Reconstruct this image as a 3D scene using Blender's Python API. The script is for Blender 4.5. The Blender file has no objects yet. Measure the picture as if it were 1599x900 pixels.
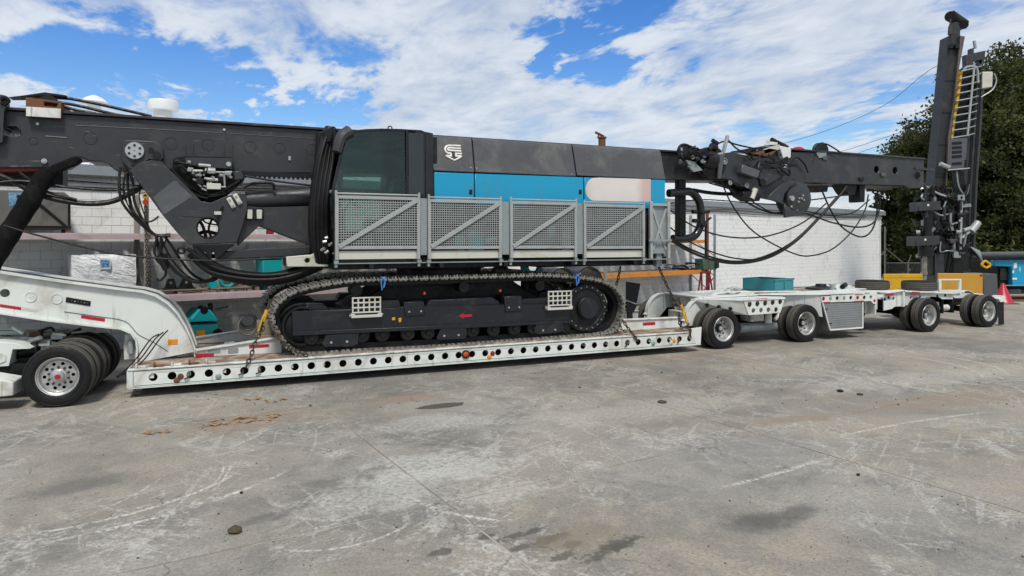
import bpy, bmesh, math, random
from mathutils import Vector, Matrix
from mathutils.geometry import tessellate_polygon
random.seed(7)
SC = bpy.context.scene
COL = SC.collection
PI = math.pi

# ------------------------------------------------------------------ camera
HC, FOC, HORIZ = 2.65, 1066.0, 375.0            # eye height (m), focal length and horizon row of a 1599 x 900 frame
ALPHA = math.radians(23.95)                     # yaw to the right of the trailer's normal
cam_data = bpy.data.cameras.new('camera')
cam_data.sensor_width = 36.0
cam_data.lens = 36.0 * FOC / 1599.0
cam_data.shift_y = -(450.0 - HORIZ) / 1599.0
cam_data.clip_end = 3000.0
cam = bpy.data.objects.new('camera', cam_data)
COL.objects.link(cam)
cam.location = (0, 0, HC)
cam.rotation_euler = (PI / 2, 0, -ALPHA)
SC.camera = cam

def view_dir(x, y):
    r = (x - 799.5) / FOC
    d = Vector((math.sin(ALPHA) + r * math.cos(ALPHA), math.cos(ALPHA) - r * math.sin(ALPHA), (HORIZ - y) / FOC))
    return d.normalized()

# ------------------------------------------------------------------ world: blue sky with broken cloud
SUN_DIR = Vector((-0.22, -0.80, 1.20)).normalized()
world = bpy.data.worlds.new('World')
SC.world = world
world.use_nodes = True
nt = world.node_tree
nt.nodes.clear()
def wn(t, **kw):
    n = nt.nodes.new(t)
    for k, v in kw.items():
        setattr(n, k, v)
    return n
def wmath(op, a, b=None, c=None, clamp=False):
    n = wn('ShaderNodeMath', operation=op, use_clamp=clamp)
    for i, v in enumerate((a, b, c)):
        if v is None: continue
        if isinstance(v, (int, float)): n.inputs[i].default_value = v
        else: nt.links.new(v, n.inputs[i])
    return n.outputs[0]
w_out = wn('ShaderNodeOutputWorld')
w_bg = wn('ShaderNodeBackground')
w_bg.inputs['Strength'].default_value = 0.11
nt.links.new(w_bg.outputs[0], w_out.inputs[0])
sky = wn('ShaderNodeTexSky', sky_type='NISHITA', sun_disc=False)
sky.sun_elevation = math.asin(SUN_DIR.z)
sky.sun_rotation = math.atan2(SUN_DIR.x, SUN_DIR.y)
sky.altitude = 600
sky.air_density = 1.3
sky.dust_density = 0.2
sky.ozone_density = 4.0
hs = wn('ShaderNodeHueSaturation')
hs.inputs['Saturation'].default_value = 1.36
hs.inputs['Hue'].default_value = 0.515
hs.inputs['Value'].default_value = 1.25
nt.links.new(sky.outputs[0], hs.inputs['Color'])
tc = wn('ShaderNodeTexCoord')
sep = wn('ShaderNodeSeparateXYZ')
nt.links.new(tc.outputs['Generated'], sep.inputs[0])
zz = wmath('ADD', wmath('MAXIMUM', sep.outputs[2], 0.0), 0.11)
comb = wn('ShaderNodeCombineXYZ')
nt.links.new(wmath('DIVIDE', sep.outputs[0], zz), comb.inputs[0])
nt.links.new(wmath('DIVIDE', sep.outputs[1], zz), comb.inputs[1])
def wnoise(scale, detail, rough, dist, off, stretch=(1, 1, 1), rot=0.0):
    mp = wn('ShaderNodeMapping')
    mp.inputs['Location'].default_value = off
    mp.inputs['Scale'].default_value = stretch
    mp.inputs['Rotation'].default_value = (0, 0, rot)
    nt.links.new(comb.outputs[0], mp.inputs[0])
    n = wn('ShaderNodeTexNoise')
    n.inputs['Scale'].default_value = scale
    n.inputs['Detail'].default_value = detail
    n.inputs['Roughness'].default_value = rough
    n.inputs['Distortion'].default_value = dist
    nt.links.new(mp.outputs[0], n.inputs['Vector'])
    return n.outputs['Fac']
big = wnoise(0.9, 2, 0.5, 0.3, (3.1, 1.7, 0))
mid = wnoise(2.6, 5, 0.62, 0.45, (0.3, 5.1, 0), (1, 0.7, 1), 0.5)
fine = wnoise(9.0, 4, 0.62, 0.3, (2.0, 0.4, 0), (1, 0.55, 1), 0.5)
dens = wmath('ADD', wmath('MULTIPLY', big, 0.40), wmath('ADD', wmath('MULTIPLY', mid, 0.72), wmath('MULTIPLY', fine, 0.22)))
vm = wn('ShaderNodeVectorMath', operation='MULTIPLY')
nt.links.new(tc.outputs['Generated'], vm.inputs[0])
vm.inputs[1].default_value = (1, 1, 2.4)
squeezed = vm.outputs[0]
ragged = wmath('ADD', wmath('MULTIPLY', wmath('SUBTRACT', mid, 0.5), 0.22), wmath('MULTIPLY', wmath('SUBTRACT', fine, 0.5), 0.16))
# the open blue gaps of this sky (direction, reach, depth)
for (x, y, reach, amt) in ((20, 95, 0.11, 0.30), (120, 98, 0.12, 0.34), (230, 105, 0.13, 0.36), (340, 118, 0.11, 0.26), (455, 170, 0.10, 0.40), (500, 140, 0.08, 0.26),
                           (410, 182, 0.09, 0.36), (560, 92, 0.07, 0.20), (875, 62, 0.06, 0.36), (920, 95, 0.075, 0.34), (960, 120, 0.06, 0.24), (1000, 15, 0.10, 0.28),
                           (940, 30, 0.07, 0.26), (860, 92, 0.04, 0.24), (1300, 205, 0.06, 0.24), (1440, 148, 0.05, 0.24), (1130, 200, 0.07, 0.18), (1400, 228, 0.07, 0.24), (1530, 5, 0.06, 0.2)):
    # distance in a frame squeezed upwards, one node per gap
    vl = wn('ShaderNodeVectorMath', operation='DISTANCE')
    nt.links.new(squeezed, vl.inputs[0])
    c = view_dir(x, y); vl.inputs[1].default_value = (c.x, c.y, c.z * 2.4)
    mr = wn('ShaderNodeMapRange', interpolation_type='LINEAR')
    nt.links.new(wmath('ADD', vl.outputs['Value'], ragged), mr.inputs[0])
    mr.inputs[1].default_value = reach * 0.15
    mr.inputs[2].default_value = reach * 1.15
    mr.inputs[3].default_value = amt
    mr.inputs[4].default_value = 0.0
    dens = wmath('SUBTRACT', dens, mr.outputs[0])
cover = wn('ShaderNodeMapRange', interpolation_type='SMOOTHSTEP')
nt.links.new(dens, cover.inputs[0])
cover.inputs[1].default_value = 0.32
cover.inputs[2].default_value = 0.70
shade = wn('ShaderNodeMapRange', interpolation_type='SMOOTHSTEP')
nt.links.new(wmath('ADD', wmath('MULTIPLY', mid, 0.7), wmath('MULTIPLY', fine, 0.3)), shade.inputs[0])
shade.inputs[1].default_value = 0.32
shade.inputs[2].default_value = 0.68
ccol = wn('ShaderNodeMix', data_type='RGBA')
nt.links.new(shade.outputs[0], ccol.inputs['Factor'])
ccol.inputs['A'].default_value = (4.5, 5.2, 6.3, 1)
ccol.inputs['B'].default_value = (7.0, 7.5, 8.1, 1)
skymix = wn('ShaderNodeMix', data_type='RGBA')
nt.links.new(wmath('MULTIPLY', cover.outputs[0], 0.95), skymix.inputs['Factor'])
nt.links.new(hs.outputs[0], skymix.inputs['A'])
nt.links.new(ccol.outputs['Result'], skymix.inputs['B'])
nt.links.new(skymix.outputs['Result'], w_bg.inputs['Color'])

# ------------------------------------------------------------------ sun behind thin cloud
sun_data = bpy.data.lights.new('sun', 'SUN')
sun_data.energy = 3.1
sun_data.angle = math.radians(11)
sun_data.color = (1.0, 0.94, 0.85)
sun = bpy.data.objects.new('sun', sun_data)
COL.objects.link(sun)
sun.location = (-20, -20, 40)
sun.rotation_euler = SUN_DIR.to_track_quat('Z', 'Y').to_euler()

SC.view_settings.view_transform = 'Standard'
SC.view_settings.look = 'None'
SC.view_settings.exposure = 0.0
SC.view_settings.gamma = 1.0
SC.view_settings.use_curve_mapping = False
SC.render.engine = 'CYCLES'
SC.cycles.use_denoising = True
world.cycles.sampling_method = 'MANUAL'
world.cycles.sample_map_resolution = 256
SC.cycles.max_bounces = 5
SC.cycles.diffuse_bounces = 3
SC.cycles.glossy_bounces = 3
SC.cycles.transparent_max_bounces = 12
SC.cycles.caustics_reflective = False
SC.cycles.caustics_refractive = False

# ------------------------------------------------------------------ frames: a plan position and heading, with picture rows/columns cast onto its planes
class Frame:
    def __init__(s, ox, oy, rot):
        s.o = Vector((ox, oy)); s.rot = rot
        s.c, s.s = math.cos(rot), math.sin(rot)
    def inv(s, v): return Vector((v[0] * s.c + v[1] * s.s, -v[0] * s.s + v[1] * s.c))
    def world(s, p): return Vector((s.o.x + p[0] * s.c - p[1] * s.s, s.o.y + p[0] * s.s + p[1] * s.c, p[2]))
    def at(s, x, y, plane):
        r = (x - 799.5) / FOC
        d = s.inv((math.sin(ALPHA) + r * math.cos(ALPHA), math.cos(ALPHA) - r * math.sin(ALPHA)))
        c = s.inv(-s.o)
        t = (plane - c.y) / d.y
        return (c.x + t * d.x, HC + t * (HORIZ - y) / FOC)
    def p3(s, x, y, plane):
        a = s.at(x, y, plane); return Vector((a[0], plane, a[1]))
    def poly(s, pts, plane): return [s.at(x, y, plane) for x, y in pts]
def crop(ox, oy, k): return lambda *uv: [(ox + u / k, oy + v / k) for u, v in uv]
TR = Frame(0, 0, 0)                       # the trailer's own heading
CA = Frame(0, 0, -ALPHA)                  # across / along the view
_d = 42.0; _l = _d * 575.0 / FOC
WALL_ROT = math.radians(14.5)
WA = Frame(_d * math.sin(ALPHA) + _l * math.cos(ALPHA), _d * math.cos(ALPHA) - _l * math.sin(ALPHA), WALL_ROT)   # the building's wall
JE = Frame(-2.19, 12.77, math.radians(-4.6))                                                             # the dolly under the gooseneck

# ------------------------------------------------------------------ mesh building
class MB:
    def __init__(s): s.v = []; s.f = []; s.m = []; s.mi = 0
    def add(s, vs, fs):
        o = len(s.v); s.v += [Vector(p) for p in vs]
        for f in fs: s.f.append([i + o for i in f]); s.m.append(s.mi)
        return s
    def box(s, x0, x1, y0, y1, z0, z1):
        if x1 < x0: x0, x1 = x1, x0
        if y1 < y0: y0, y1 = y1, y0
        if z1 < z0: z0, z1 = z1, z0
        v = [(x, y, z) for x in (x0, x1) for y in (y0, y1) for z in (z0, z1)]
        return s.add(v, [(0, 1, 3, 2), (4, 6, 7, 5), (0, 4, 5, 1), (2, 3, 7, 6), (0, 2, 6, 4), (1, 5, 7, 3)])
    def obox(s, c, ax, ay, az, hx, hy, hz):
        c = Vector(c); ax, ay, az = Vector(ax).normalized() * hx, Vector(ay).normalized() * hy, Vector(az).normalized() * hz
        v = [c + i * ax + j * ay + k * az for i in (-1, 1) for j in (-1, 1) for k in (-1, 1)]
        return s.add(v, [(0, 1, 3, 2), (4, 6, 7, 5), (0, 4, 5, 1), (2, 3, 7, 6), (0, 2, 6, 4), (1, 5, 7, 3)])
    def bar(s, a, b, w, h, up=(0, 0, 1)):
        a, b = Vector(a), Vector(b); ax = (b - a).normalized(); up = Vector(up)
        if abs(ax.dot(up)) > 0.95: up = Vector((0, 1, 0))
        ay = up.cross(ax).normalized(); az = ax.cross(ay)
        return s.obox((a + b) / 2, ax, ay, az, (b - a).length / 2, w / 2, h / 2)
    def prism(s, poly, y0, y1, holes=(), mp=None):
        """outline in (x, z), thickness along y; mp maps (x, y, z) elsewhere"""
        mp = mp or (lambda x, y, z: (x, y, z))
        loops = [list(poly)] + [list(h) for h in holes]
        flat = [p for L in loops for p in L]; n = len(flat)
        tris = tessellate_polygon([[Vector((p[0], p[1], 0)) for p in L] for L in loops])
        vs = [mp(p[0], y0, p[1]) for p in flat] + [mp(p[0], y1, p[1]) for p in flat]
        fs = []
        for t in tris:
            a, b, c = (flat[i] for i in t)
            ar = (b[0] - a[0]) * (c[1] - a[1]) - (b[1] - a[1]) * (c[0] - a[0])
            if abs(ar) < 1e-12: continue
            t = tuple(t) if ar > 0 else tuple(reversed(t))
            fs.append(t); fs.append(tuple(i + n for i in reversed(t)))
        o = 0
        for k, L in enumerate(loops):
            m = len(L)
            ar = sum(L[i][0] * L[(i + 1) % m][1] - L[(i + 1) % m][0] * L[i][1] for i in range(m))
            for i in range(m):
                a, b = o + i, o + (i + 1) % m
                q = (a, a + n, b + n, b)
                if (ar > 0) != (k == 0): q = tuple(reversed(q))
                fs.append(tuple(q))
            o += m
        return s.add(vs, fs)
    def cyl(s, a, b, r0, r1=None, n=16, cap=True):
        r1 = r0 if r1 is None else r1
        a, b = Vector(a), Vector(b); ax = (b - a).normalized()
        e = Vector((0, 0, 1)) if abs(ax.z) < 0.9 else Vector((1, 0, 0))
        u = ax.cross(e).normalized(); w = ax.cross(u)
        vs = []
        for i in range(n):
            t = 2 * PI * i / n; d = u * math.cos(t) + w * math.sin(t)
            vs += [a + d * r0, b + d * r1]
        fs = [(2 * i, 2 * ((i + 1) % n), 2 * ((i + 1) % n) + 1, 2 * i + 1) for i in range(n)]
        if cap: fs += [tuple(2 * i for i in reversed(range(n))), tuple(2 * i + 1 for i in range(n))]
        return s.add(vs, fs)
    def tube(s, pts, r, n=8, sm=5, cap=True):
        pts = [Vector(p) for p in pts]
        if sm > 1 and len(pts) > 2:
            q = [pts[0] * 2 - pts[1]] + pts + [pts[-1] * 2 - pts[-2]]; out = []
            for i in range(1, len(q) - 2):
                for k in range(sm):
                    t = k / sm
                    out.append(0.5 * ((2 * q[i]) + (q[i + 1] - q[i - 1]) * t + (2 * q[i - 1] - 5 * q[i] + 4 * q[i + 1] - q[i + 2]) * t * t + (3 * q[i] - q[i - 1] - 3 * q[i + 1] + q[i + 2]) * t ** 3))
            out.append(pts[-1]); pts = out
        m = len(pts); R = r if callable(r) else (lambda t: r)
        T = [(pts[min(i + 1, m - 1)] - pts[max(i - 1, 0)]).normalized() for i in range(m)]
        e = Vector((0, 1, 0)) if abs(T[0].y) < 0.9 else Vector((0, 0, 1))
        u = (e - T[0] * e.dot(T[0])).normalized(); vs = []
        for i in range(m):
            u = (u - T[i] * u.dot(T[i])).normalized(); w = T[i].cross(u); rr = R(i / (m - 1))
            vs += [pts[i] + (u * math.cos(2 * PI * k / n) + w * math.sin(2 * PI * k / n)) * rr for k in range(n)]
        fs = [(i * n + k, i * n + (k + 1) % n, (i + 1) * n + (k + 1) % n, (i + 1) * n + k) for i in range(m - 1) for k in range(n)]
        if cap: fs += [tuple(reversed(range(n))), tuple((m - 1) * n + k for k in range(n))]
        return s.add(vs, fs)
    def lathe(s, prof, c, ax=(0, 1, 0), n=40, mats=None):
        """profile of (radius, position along the axis)"""
        c, ax = Vector(c), Vector(ax).normalized()
        e = Vector((0, 0, 1)) if abs(ax.z) < 0.9 else Vector((1, 0, 0))
        u = ax.cross(e).normalized(); w = ax.cross(u); vs = []; m = len(prof)
        for r, h in prof:
            vs += [c + ax * h + (u * math.cos(2 * PI * k / n) + w * math.sin(2 * PI * k / n)) * r for k in range(n)]
        keep = s.mi
        o = len(s.v); s.v += vs
        for i in range(m - 1):
            s.mi = mats[i] if mats else keep
            for k in range(n):
                s.f.append([o + i * n + k, o + i * n + (k + 1) % n, o + (i + 1) * n + (k + 1) % n, o + (i + 1) * n + k]); s.m.append(s.mi)
        s.mi = keep
        return s
    def torus(s, c, ax, R, r, n=24, k=8):
        return s.lathe([(R + r * math.cos(2 * PI * i / k), r * math.sin(2 * PI * i / k)) for i in range(k + 1)], c, ax, n)
    def sphere(s, c, r, n=12, sz=1.0):
        return s.lathe([(max(1e-4, r * math.sin(PI * i / (n // 2))), -r * sz * math.cos(PI * i / (n // 2))) for i in range(n // 2 + 1)], c, (0, 0, 1), n)
    def mesh(s, name, off=(0, 0, 0), smooth=35):
        off = Vector(off); me = bpy.data.meshes.new(name)
        me.from_pydata([tuple(p - off) for p in s.v], [], s.f)
        me.polygons.foreach_set('material_index', s.m)
        bm = bmesh.new(); bm.from_mesh(me)
        bmesh.ops.recalc_face_normals(bm, faces=bm.faces); bm.to_mesh(me); bm.free()
        if smooth:
            me.polygons.foreach_set('use_smooth', [True] * len(me.polygons))
            me.set_sharp_from_angle(angle=math.radians(smooth))
        me.update(); return me
    def mid(s):
        n = len(s.v)
        lo = [min(p[i] for p in s.v) for i in range(3)]; hi = [max(p[i] for p in s.v) for i in range(3)]
        return Vector([(a + b) / 2 for a, b in zip(lo, hi)])

WL = {}
def give(o, label=None, cat=None, group=None, kind=None):
    if label: o['label'] = label
    if cat: o['category'] = cat
    if group: o['group'] = group
    if kind: o['kind'] = kind
    return o
def thing(name, label, cat, base, fr=TR, group=None, kind=None, rotz=0.0):
    o = bpy.data.objects.new(name, None); COL.objects.link(o)
    o.empty_display_size = 0.2
    o.location = fr.world(base); o.rotation_euler = (0, 0, fr.rot + rotz)
    WL[o.name] = Vector(base) if not rotz else Vector((0, 0, 0))
    return give(o, label, cat, group, kind)
def put_mats(me, m):
    for x in (m if isinstance(m, (list, tuple)) else [m]): me.materials.append(x)
def part(name, mb, m, parent, bevel=0.0, label=None, kind=None, smooth=35, seg=1):
    c = mb.mid(); me = mb.mesh(name, c, smooth); put_mats(me, m)
    o = bpy.data.objects.new(name, me); COL.objects.link(o)
    o.parent = parent; o.location = c - WL[parent.name]; WL[o.name] = c
    if bevel:
        b = o.modifiers.new('edges', 'BEVEL'); b.width = bevel; b.segments = seg; b.limit_method = 'ANGLE'; b.angle_limit = math.radians(40)
    return give(o, label, None, None, kind)
def solo(name, mb, m, label, cat, base, fr=TR, bevel=0.0, group=None, kind=None, smooth=35):
    me = mb.mesh(name, base, smooth); put_mats(me, m)
    o = bpy.data.objects.new(name, me); COL.objects.link(o)
    o.location = fr.world(base); o.rotation_euler = (0, 0, fr.rot); WL[o.name] = Vector(base)
    if bevel:
        b = o.modifiers.new('edges', 'BEVEL'); b.width = bevel; b.segments = 1; b.limit_method = 'ANGLE'; b.angle_limit = math.radians(40)
    return give(o, label, cat, group, kind)
def inst(name, me, parent, loc, rot=(0, 0, 0), scale=None, m=None):
    o = bpy.data.objects.new(name, me); COL.objects.link(o)
    o.parent = parent; o.location = Vector(loc) - WL[parent.name]; o.rotation_euler = rot
    if scale: o.scale = scale
    WL[o.name] = Vector(loc)
    return o
def circ(cx, cz, r, n=16, ph=0.0): return [(cx + r * math.cos(2 * PI * i / n + ph), cz + r * math.sin(2 * PI * i / n + ph)) for i in range(n)]

# ------------------------------------------------------------------ materials
def lin(h):
    h = h.lstrip('#'); o = []
    for i in (0, 2, 4):
        c = int(h[i:i + 2], 16) / 255
        o.append(c / 12.92 if c <= 0.04045 else ((c + 0.055) / 1.055) ** 2.4)
    return o
class NT:
    def __init__(s, name):
        s.m = bpy.data.materials.new(name); s.m.use_nodes = True; s.t = s.m.node_tree; s.t.nodes.clear()
        s.out = s.n('ShaderNodeOutputMaterial'); s.b = s.n('ShaderNodeBsdfPrincipled'); s.l(s.b.outputs[0], s.out.inputs[0])
        s.pos = s.n('ShaderNodeNewGeometry').outputs['Position']
    def n(s, t, **kw):
        x = s.t.nodes.new(t)
        for k, v in kw.items(): setattr(x, k, v)
        return x
    def l(s, a, b): s.t.links.new(a, b)
    def val(s, sock, v):
        if isinstance(v, (int, float)): sock.default_value = v
        elif isinstance(v, (tuple, list)): sock.default_value = tuple(v) + ((1,) if len(v) == 3 and len(sock.default_value) == 4 else ())
        else: s.l(v, sock)
    def noise(s, scale, detail=4, rough=0.55, dist=0.0, stretch=None, vec=None, off=None, rot=None):
        v = vec or s.pos
        if stretch or off or rot:
            mp = s.n('ShaderNodeMapping'); s.l(v, mp.inputs[0])
            mp.vector_type = 'TEXTURE'          # turn first, then stretch
            if rot: mp.inputs['Rotation'].default_value = rot
            if stretch: mp.inputs['Scale'].default_value = [1 / q for q in stretch]
            if off: mp.inputs['Location'].default_value = [-q for q in off]
            v = mp.outputs[0]
        x = s.n('ShaderNodeTexNoise'); s.l(v, x.inputs['Vector'])
        x.inputs['Scale'].default_value = scale; x.inputs['Detail'].default_value = detail
        x.inputs['Roughness'].default_value = rough; x.inputs['Distortion'].default_value = dist
        return x.outputs['Fac']
    def ramp(s, v, a, b, lo=0.0, hi=1.0):
        x = s.n('ShaderNodeMapRange', interpolation_type='SMOOTHSTEP'); s.l(v, x.inputs[0])
        for i, q in enumerate((a, b, lo, hi)): x.inputs[i + 1].default_value = q
        return x.outputs[0]
    def math(s, op, a, b=0.0, clamp=False):
        x = s.n('ShaderNodeMath', operation=op, use_clamp=clamp); s.val(x.inputs[0], a); s.val(x.inputs[1], b); return x.outputs[0]
    def mix(s, f, a, b, mode='MIX'):
        x = s.n('ShaderNodeMix', data_type='RGBA', blend_type=mode)
        s.val(x.inputs['Factor'], f); s.val(x.inputs['A'], a); s.val(x.inputs['B'], b); return x.outputs['Result']
    def bump(s, h, strength=0.3, dist=0.01):
        x = s.n('ShaderNodeBump'); s.l(h, x.inputs['Height']); x.inputs['Strength'].default_value = strength; x.inputs['Distance'].default_value = dist
        s.l(x.outputs[0], s.b.inputs['Normal'])
def mat(name, col, rough=0.5, metal=0.0, var=0.12, scale=2.5, dirt=None, damt=0.4, dscale=1.6, dth=(0.5, 0.68), bump=0.0, bscale=60, coat=0.0, spec=0.5, chips=None, runs=None, scratch=None):
    """painted / worn surface: tone variation, dust patches, chips, fine relief"""
    if isinstance(col, str): col = lin(col)
    k = NT(name)
    n1 = k.noise(scale, 6, 0.6)
    c = k.mix(n1, [x * (1 - var) for x in col], [min(1, x * (1 + var)) for x in col])
    if dirt:
        dc = lin(dirt) if isinstance(dirt, str) else dirt
        d = k.ramp(k.noise(dscale, 8, 0.68, 0.5), dth[0], dth[1], 0, damt)
        c = k.mix(d, c, dc)
    if chips:
        cc, lo = chips
        cc = lin(cc) if isinstance(cc, str) else cc
        c = k.mix(k.ramp(k.noise(22, 5, 0.7, 0.3), lo, lo + 0.05), c, cc)
    if runs:            # rust and dirt running down
        rc, ra = runs
        c = k.mix(k.math('MULTIPLY', k.ramp(k.noise(10, 4, 0.6, 0.2, stretch=(1, 1, 0.10)), 0.58, 0.70, 0, ra), k.ramp(n1, 0.42, 0.6, 0.2, 1.0)), c, lin(rc))
    if scratch:         # long scuffs along the member
        sc, sa = scratch
        c = k.mix(k.math('MULTIPLY', k.ramp(k.noise(24, 3, 0.6, 0.6, stretch=(0.12, 1, 1)), 0.635, 0.68, 0, sa), k.ramp(k.noise(1.1, 3, 0.6, off=(3, 0, 1)), 0.45, 0.6)), c, lin(sc))
    k.l(c, k.b.inputs['Base Color'])
    k.l(k.ramp(k.noise(scale * 4, 5, 0.6), 0.3, 0.7, max(0.03, rough - 0.1), min(1, rough + 0.12)), k.b.inputs['Roughness'])
    k.b.inputs['Metallic'].default_value = metal
    k.b.inputs['Specular IOR Level'].default_value = spec
    k.b.inputs['Coat Weight'].default_value = coat
    if bump: k.bump(k.noise(bscale, 4, 0.6), bump, 0.004)
    return k.m
M = {}
M['rig_grey'] = mat('rig_grey', '#2d2f32', 0.42, 0, 0.12, 1.2, '#55524c', 0.35, 1.3, chips=('#7b7870', 0.72), scratch=('#77736b', 0.6))
M['rig_grey_light'] = mat('rig_grey_light', '#4c4f53', 0.42, 0, 0.06, 1.2, '#7a766e', 0.2, 1.5)
M['hood_grey'] = mat('hood_grey', '#464749', 0.36, 0, 0.10, 1.0, '#77746d', 0.4, 1.3, (0.48, 0.72), runs=('#7a766e', 0.30), chips=('#8d8a83', 0.735))
M['rig_black'] = mat('rig_black', '#111213', 0.5, 0, 0.2, 3, '#33312e', 0.35, 2.5, spec=0.35)
M['gloss_black'] = mat('gloss_black', '#17181a', 0.22, 0, 0.15, 2, '#3a3836', 0.25, 2)
M['track_navy'] = mat('track_navy', '#14171d', 0.4, 0, 0.2, 2, '#45423d', 0.4, 2.2, (0.5, 0.72))
M['steel_track'] = mat('steel_track', '#8f8c85', 0.45, 0.5, 0.35, 6, '#5c554b', 0.7, 5, bump=0.3, bscale=40)
M['hose'] = mat('hose', '#0c0c0d', 0.5, 0, 0.2, 5, '#262523', 0.3, 4, spec=0.35)
M['blue'] = mat('blue', '#0093bd', 0.32, 0, 0.05, 1.0, '#3a7d92', 0.35, 1.8, coat=0.2, runs=('#4f8391', 0.35))
M['galv'] = mat('galv', '#a0a5a3', 0.5, 0.25, 0.12, 4, '#7d7c74', 0.35, 3)
M['galv_dull'] = mat('galv_dull', '#8d9697', 0.5, 0.3, 0.12, 3, '#6d6c66', 0.4, 2.5)
M['kick'] = mat('kick', '#c3c3b8', 0.55, 0.1, 0.08, 2, '#a39b82', 0.5, 2.2)
M['bright_steel'] = mat('bright_steel', '#b9bab8', 0.35, 0.7, 0.2, 6, '#6b665e', 0.4, 5)
M['white'] = mat('white', (0.66, 0.69, 0.66), 0.42, 0, 0.05, 1.0, '#9b9482', 0.6, 1.7, (0.46, 0.72), chips=('#6c4a35', 0.70), runs=('#7d6248', 0.55))
M['white_worn'] = mat('white_worn', (0.66, 0.68, 0.65), 0.55, 0, 0.08, 2.0, '#8d8576', 0.7, 2.4, (0.42, 0.66), chips=('#5d4030', 0.66), runs=('#6d5138', 0.7))
M['wood'] = mat('wood', '#7a6455', 0.8, 0, 0.3, 6, '#b4a998', 0.7, 3.5, (0.45, 0.6), bump=0.5, bscale=30)
M['rust'] = mat('rust', '#6d4630', 0.85, 0, 0.35, 7, '#3a2a22', 0.6, 5, bump=0.4)
M['rubber'] = mat('rubber', '#0f0f10', 0.6, 0, 0.2, 4, '#262522', 0.3, 3, spec=0.35)
M['tread'] = mat('tread', '#57544f', 0.9, 0, 0.2, 9, '#5d574e', 0.5, 6, bump=0.3, spec=0.2)
M['rim'] = mat('rim', '#c2c3c1', 0.4, 0.75, 0.08, 5, '#6e6960', 0.35, 3)
M['tray_teal'] = mat('tray_teal', '#2b7d86', 0.45, 0, 0.08, 2, '#45696c', 0.35, 2.5)
M['red'] = mat('red', '#a8182c', 0.4, 0, 0.12, 6)
M['red_dull'] = mat('red_dull', '#7c1d1f', 0.55, 0, 0.2, 5, '#4e3a34', 0.4, 3)
M['amber'] = mat('amber', '#d98a12', 0.35, 0, 0.1, 6)
M['yellow'] = mat('yellow', '#c69a17', 0.5, 0, 0.1, 1.5, '#8e7436', 0.35, 2)
M['orange'] = mat('orange', '#c7812f', 0.55, 0, 0.12, 2, '#8f6a45', 0.5, 2.5)
M['pink'] = mat('pink', '#b9a7ab', 0.6, 0, 0.1, 2, '#8d8280', 0.5, 2)
M['teal'] = mat('teal', '#1f8c8a', 0.45, 0, 0.08, 2, '#456f6c', 0.3, 2.5)
M['teal_bright'] = mat('teal_bright', '#12a3a8', 0.4, 0, 0.08, 2, '#45807f', 0.3, 2.5)
M['crate_grey'] = mat('crate_grey', '#6f6e6c', 0.6, 0.1, 0.15, 2, '#3f3c3a', 0.5, 2)
M['chain'] = mat('chain', '#4a443d', 0.55, 0.6, 0.3, 15, '#7a5a3e', 0.5, 12)
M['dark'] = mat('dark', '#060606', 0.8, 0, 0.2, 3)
M['tarp'] = mat('tarp', '#cdd3da', 0.45, 0, 0.05, 3, '#a3a8ad', 0.3, 3, bump=0.0)
M['alu'] = mat('alu', '#9ea2a3', 0.4, 0.6, 0.06, 2, '#7d7f7d', 0.3, 2)
M['roof'] = mat('roof', '#d7dadb', 0.5, 0, 0.05, 1, '#b5b3ab', 0.35, 0.8)
M['gutter'] = mat('gutter', '#8f959b', 0.5, 0.2, 0.08, 1.5, '#70757a', 0.4, 1.5)
M['concrete_post'] = mat('concrete_post', '#8b8680', 0.8, 0, 0.1, 3)
k = NT('primer')
px_ = k.n('ShaderNodeSeparateXYZ'); k.l(k.pos, px_.inputs[0])
c = k.mix(k.noise(2.5, 4, 0.6), (0.62, 0.575, 0.54), (0.70, 0.66, 0.63))
c = k.mix(k.ramp(k.math('ADD', px_.outputs[0], k.math('MULTIPLY', k.noise(4, 5, 0.6, 0.5), 0.5)), 7.55, 8.25, 0.9, 0.0), c, (0.47, 0.29, 0.20))
c = k.mix(k.ramp(k.math('ADD', px_.outputs[0], k.math('MULTIPLY', k.noise(4, 5, 0.6, 0.5), 0.3)), 9.18, 9.42, 0.0, 0.7), c, (0.52, 0.34, 0.30))
k.l(c, k.b.inputs['Base Color']); k.b.inputs['Roughness'].default_value = 0.5
M['primer'] = k.m
M['mast_dark'] = mat('mast_dark', '#1f2022', 0.45, 0, 0.2, 2, '#4a4540', 0.4, 1.4, scratch=('#6b665f', 0.5))
M['emblem'] = mat('emblem', '#e4e2dc', 0.4, 0, 0.04, 8, '#bfb7a4', 0.4, 12)
M['tile_blue'] = mat('tile_blue', '#2f6fa8', 0.4, 0, 0.1, 20, '#9fc0d8', 0.8, 25, (0.5, 0.55))
M['poster'] = mat('poster', '#7fb0d3', 0.4, 0, 0.15, 30, '#34425c', 0.8, 22, (0.5, 0.56))
M['navy_ink'] = mat('navy_ink', '#23324a', 0.4)
M['sticker_white'] = mat('sticker_white', '#d7d9d6', 0.5)
M['strap_blue'] = mat('strap_blue', '#3f74b8', 0.6, 0, 0.15, 12)
M['binder_yellow'] = mat('binder_yellow', '#c29a2a', 0.5, 0, 0.2, 15, '#5d4526', 0.6, 12)
M['box_brown'] = mat('box_brown', '#7c7160', 0.75, 0, 0.15, 5, '#59503f', 0.5, 4)
M['fence'] = mat('fence', '#83837d', 0.55, 0.4, 0.1, 6)
M['pale_wood'] = mat('pale_wood', '#8c7f70', 0.85, 0, 0.2, 8, '#5d5348', 0.5, 5)
M['lamp_orange'] = mat('lamp_orange', '#c1481c', 0.25, 0, 0.25, 20, '#5a1d10', 0.6, 25)
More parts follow.
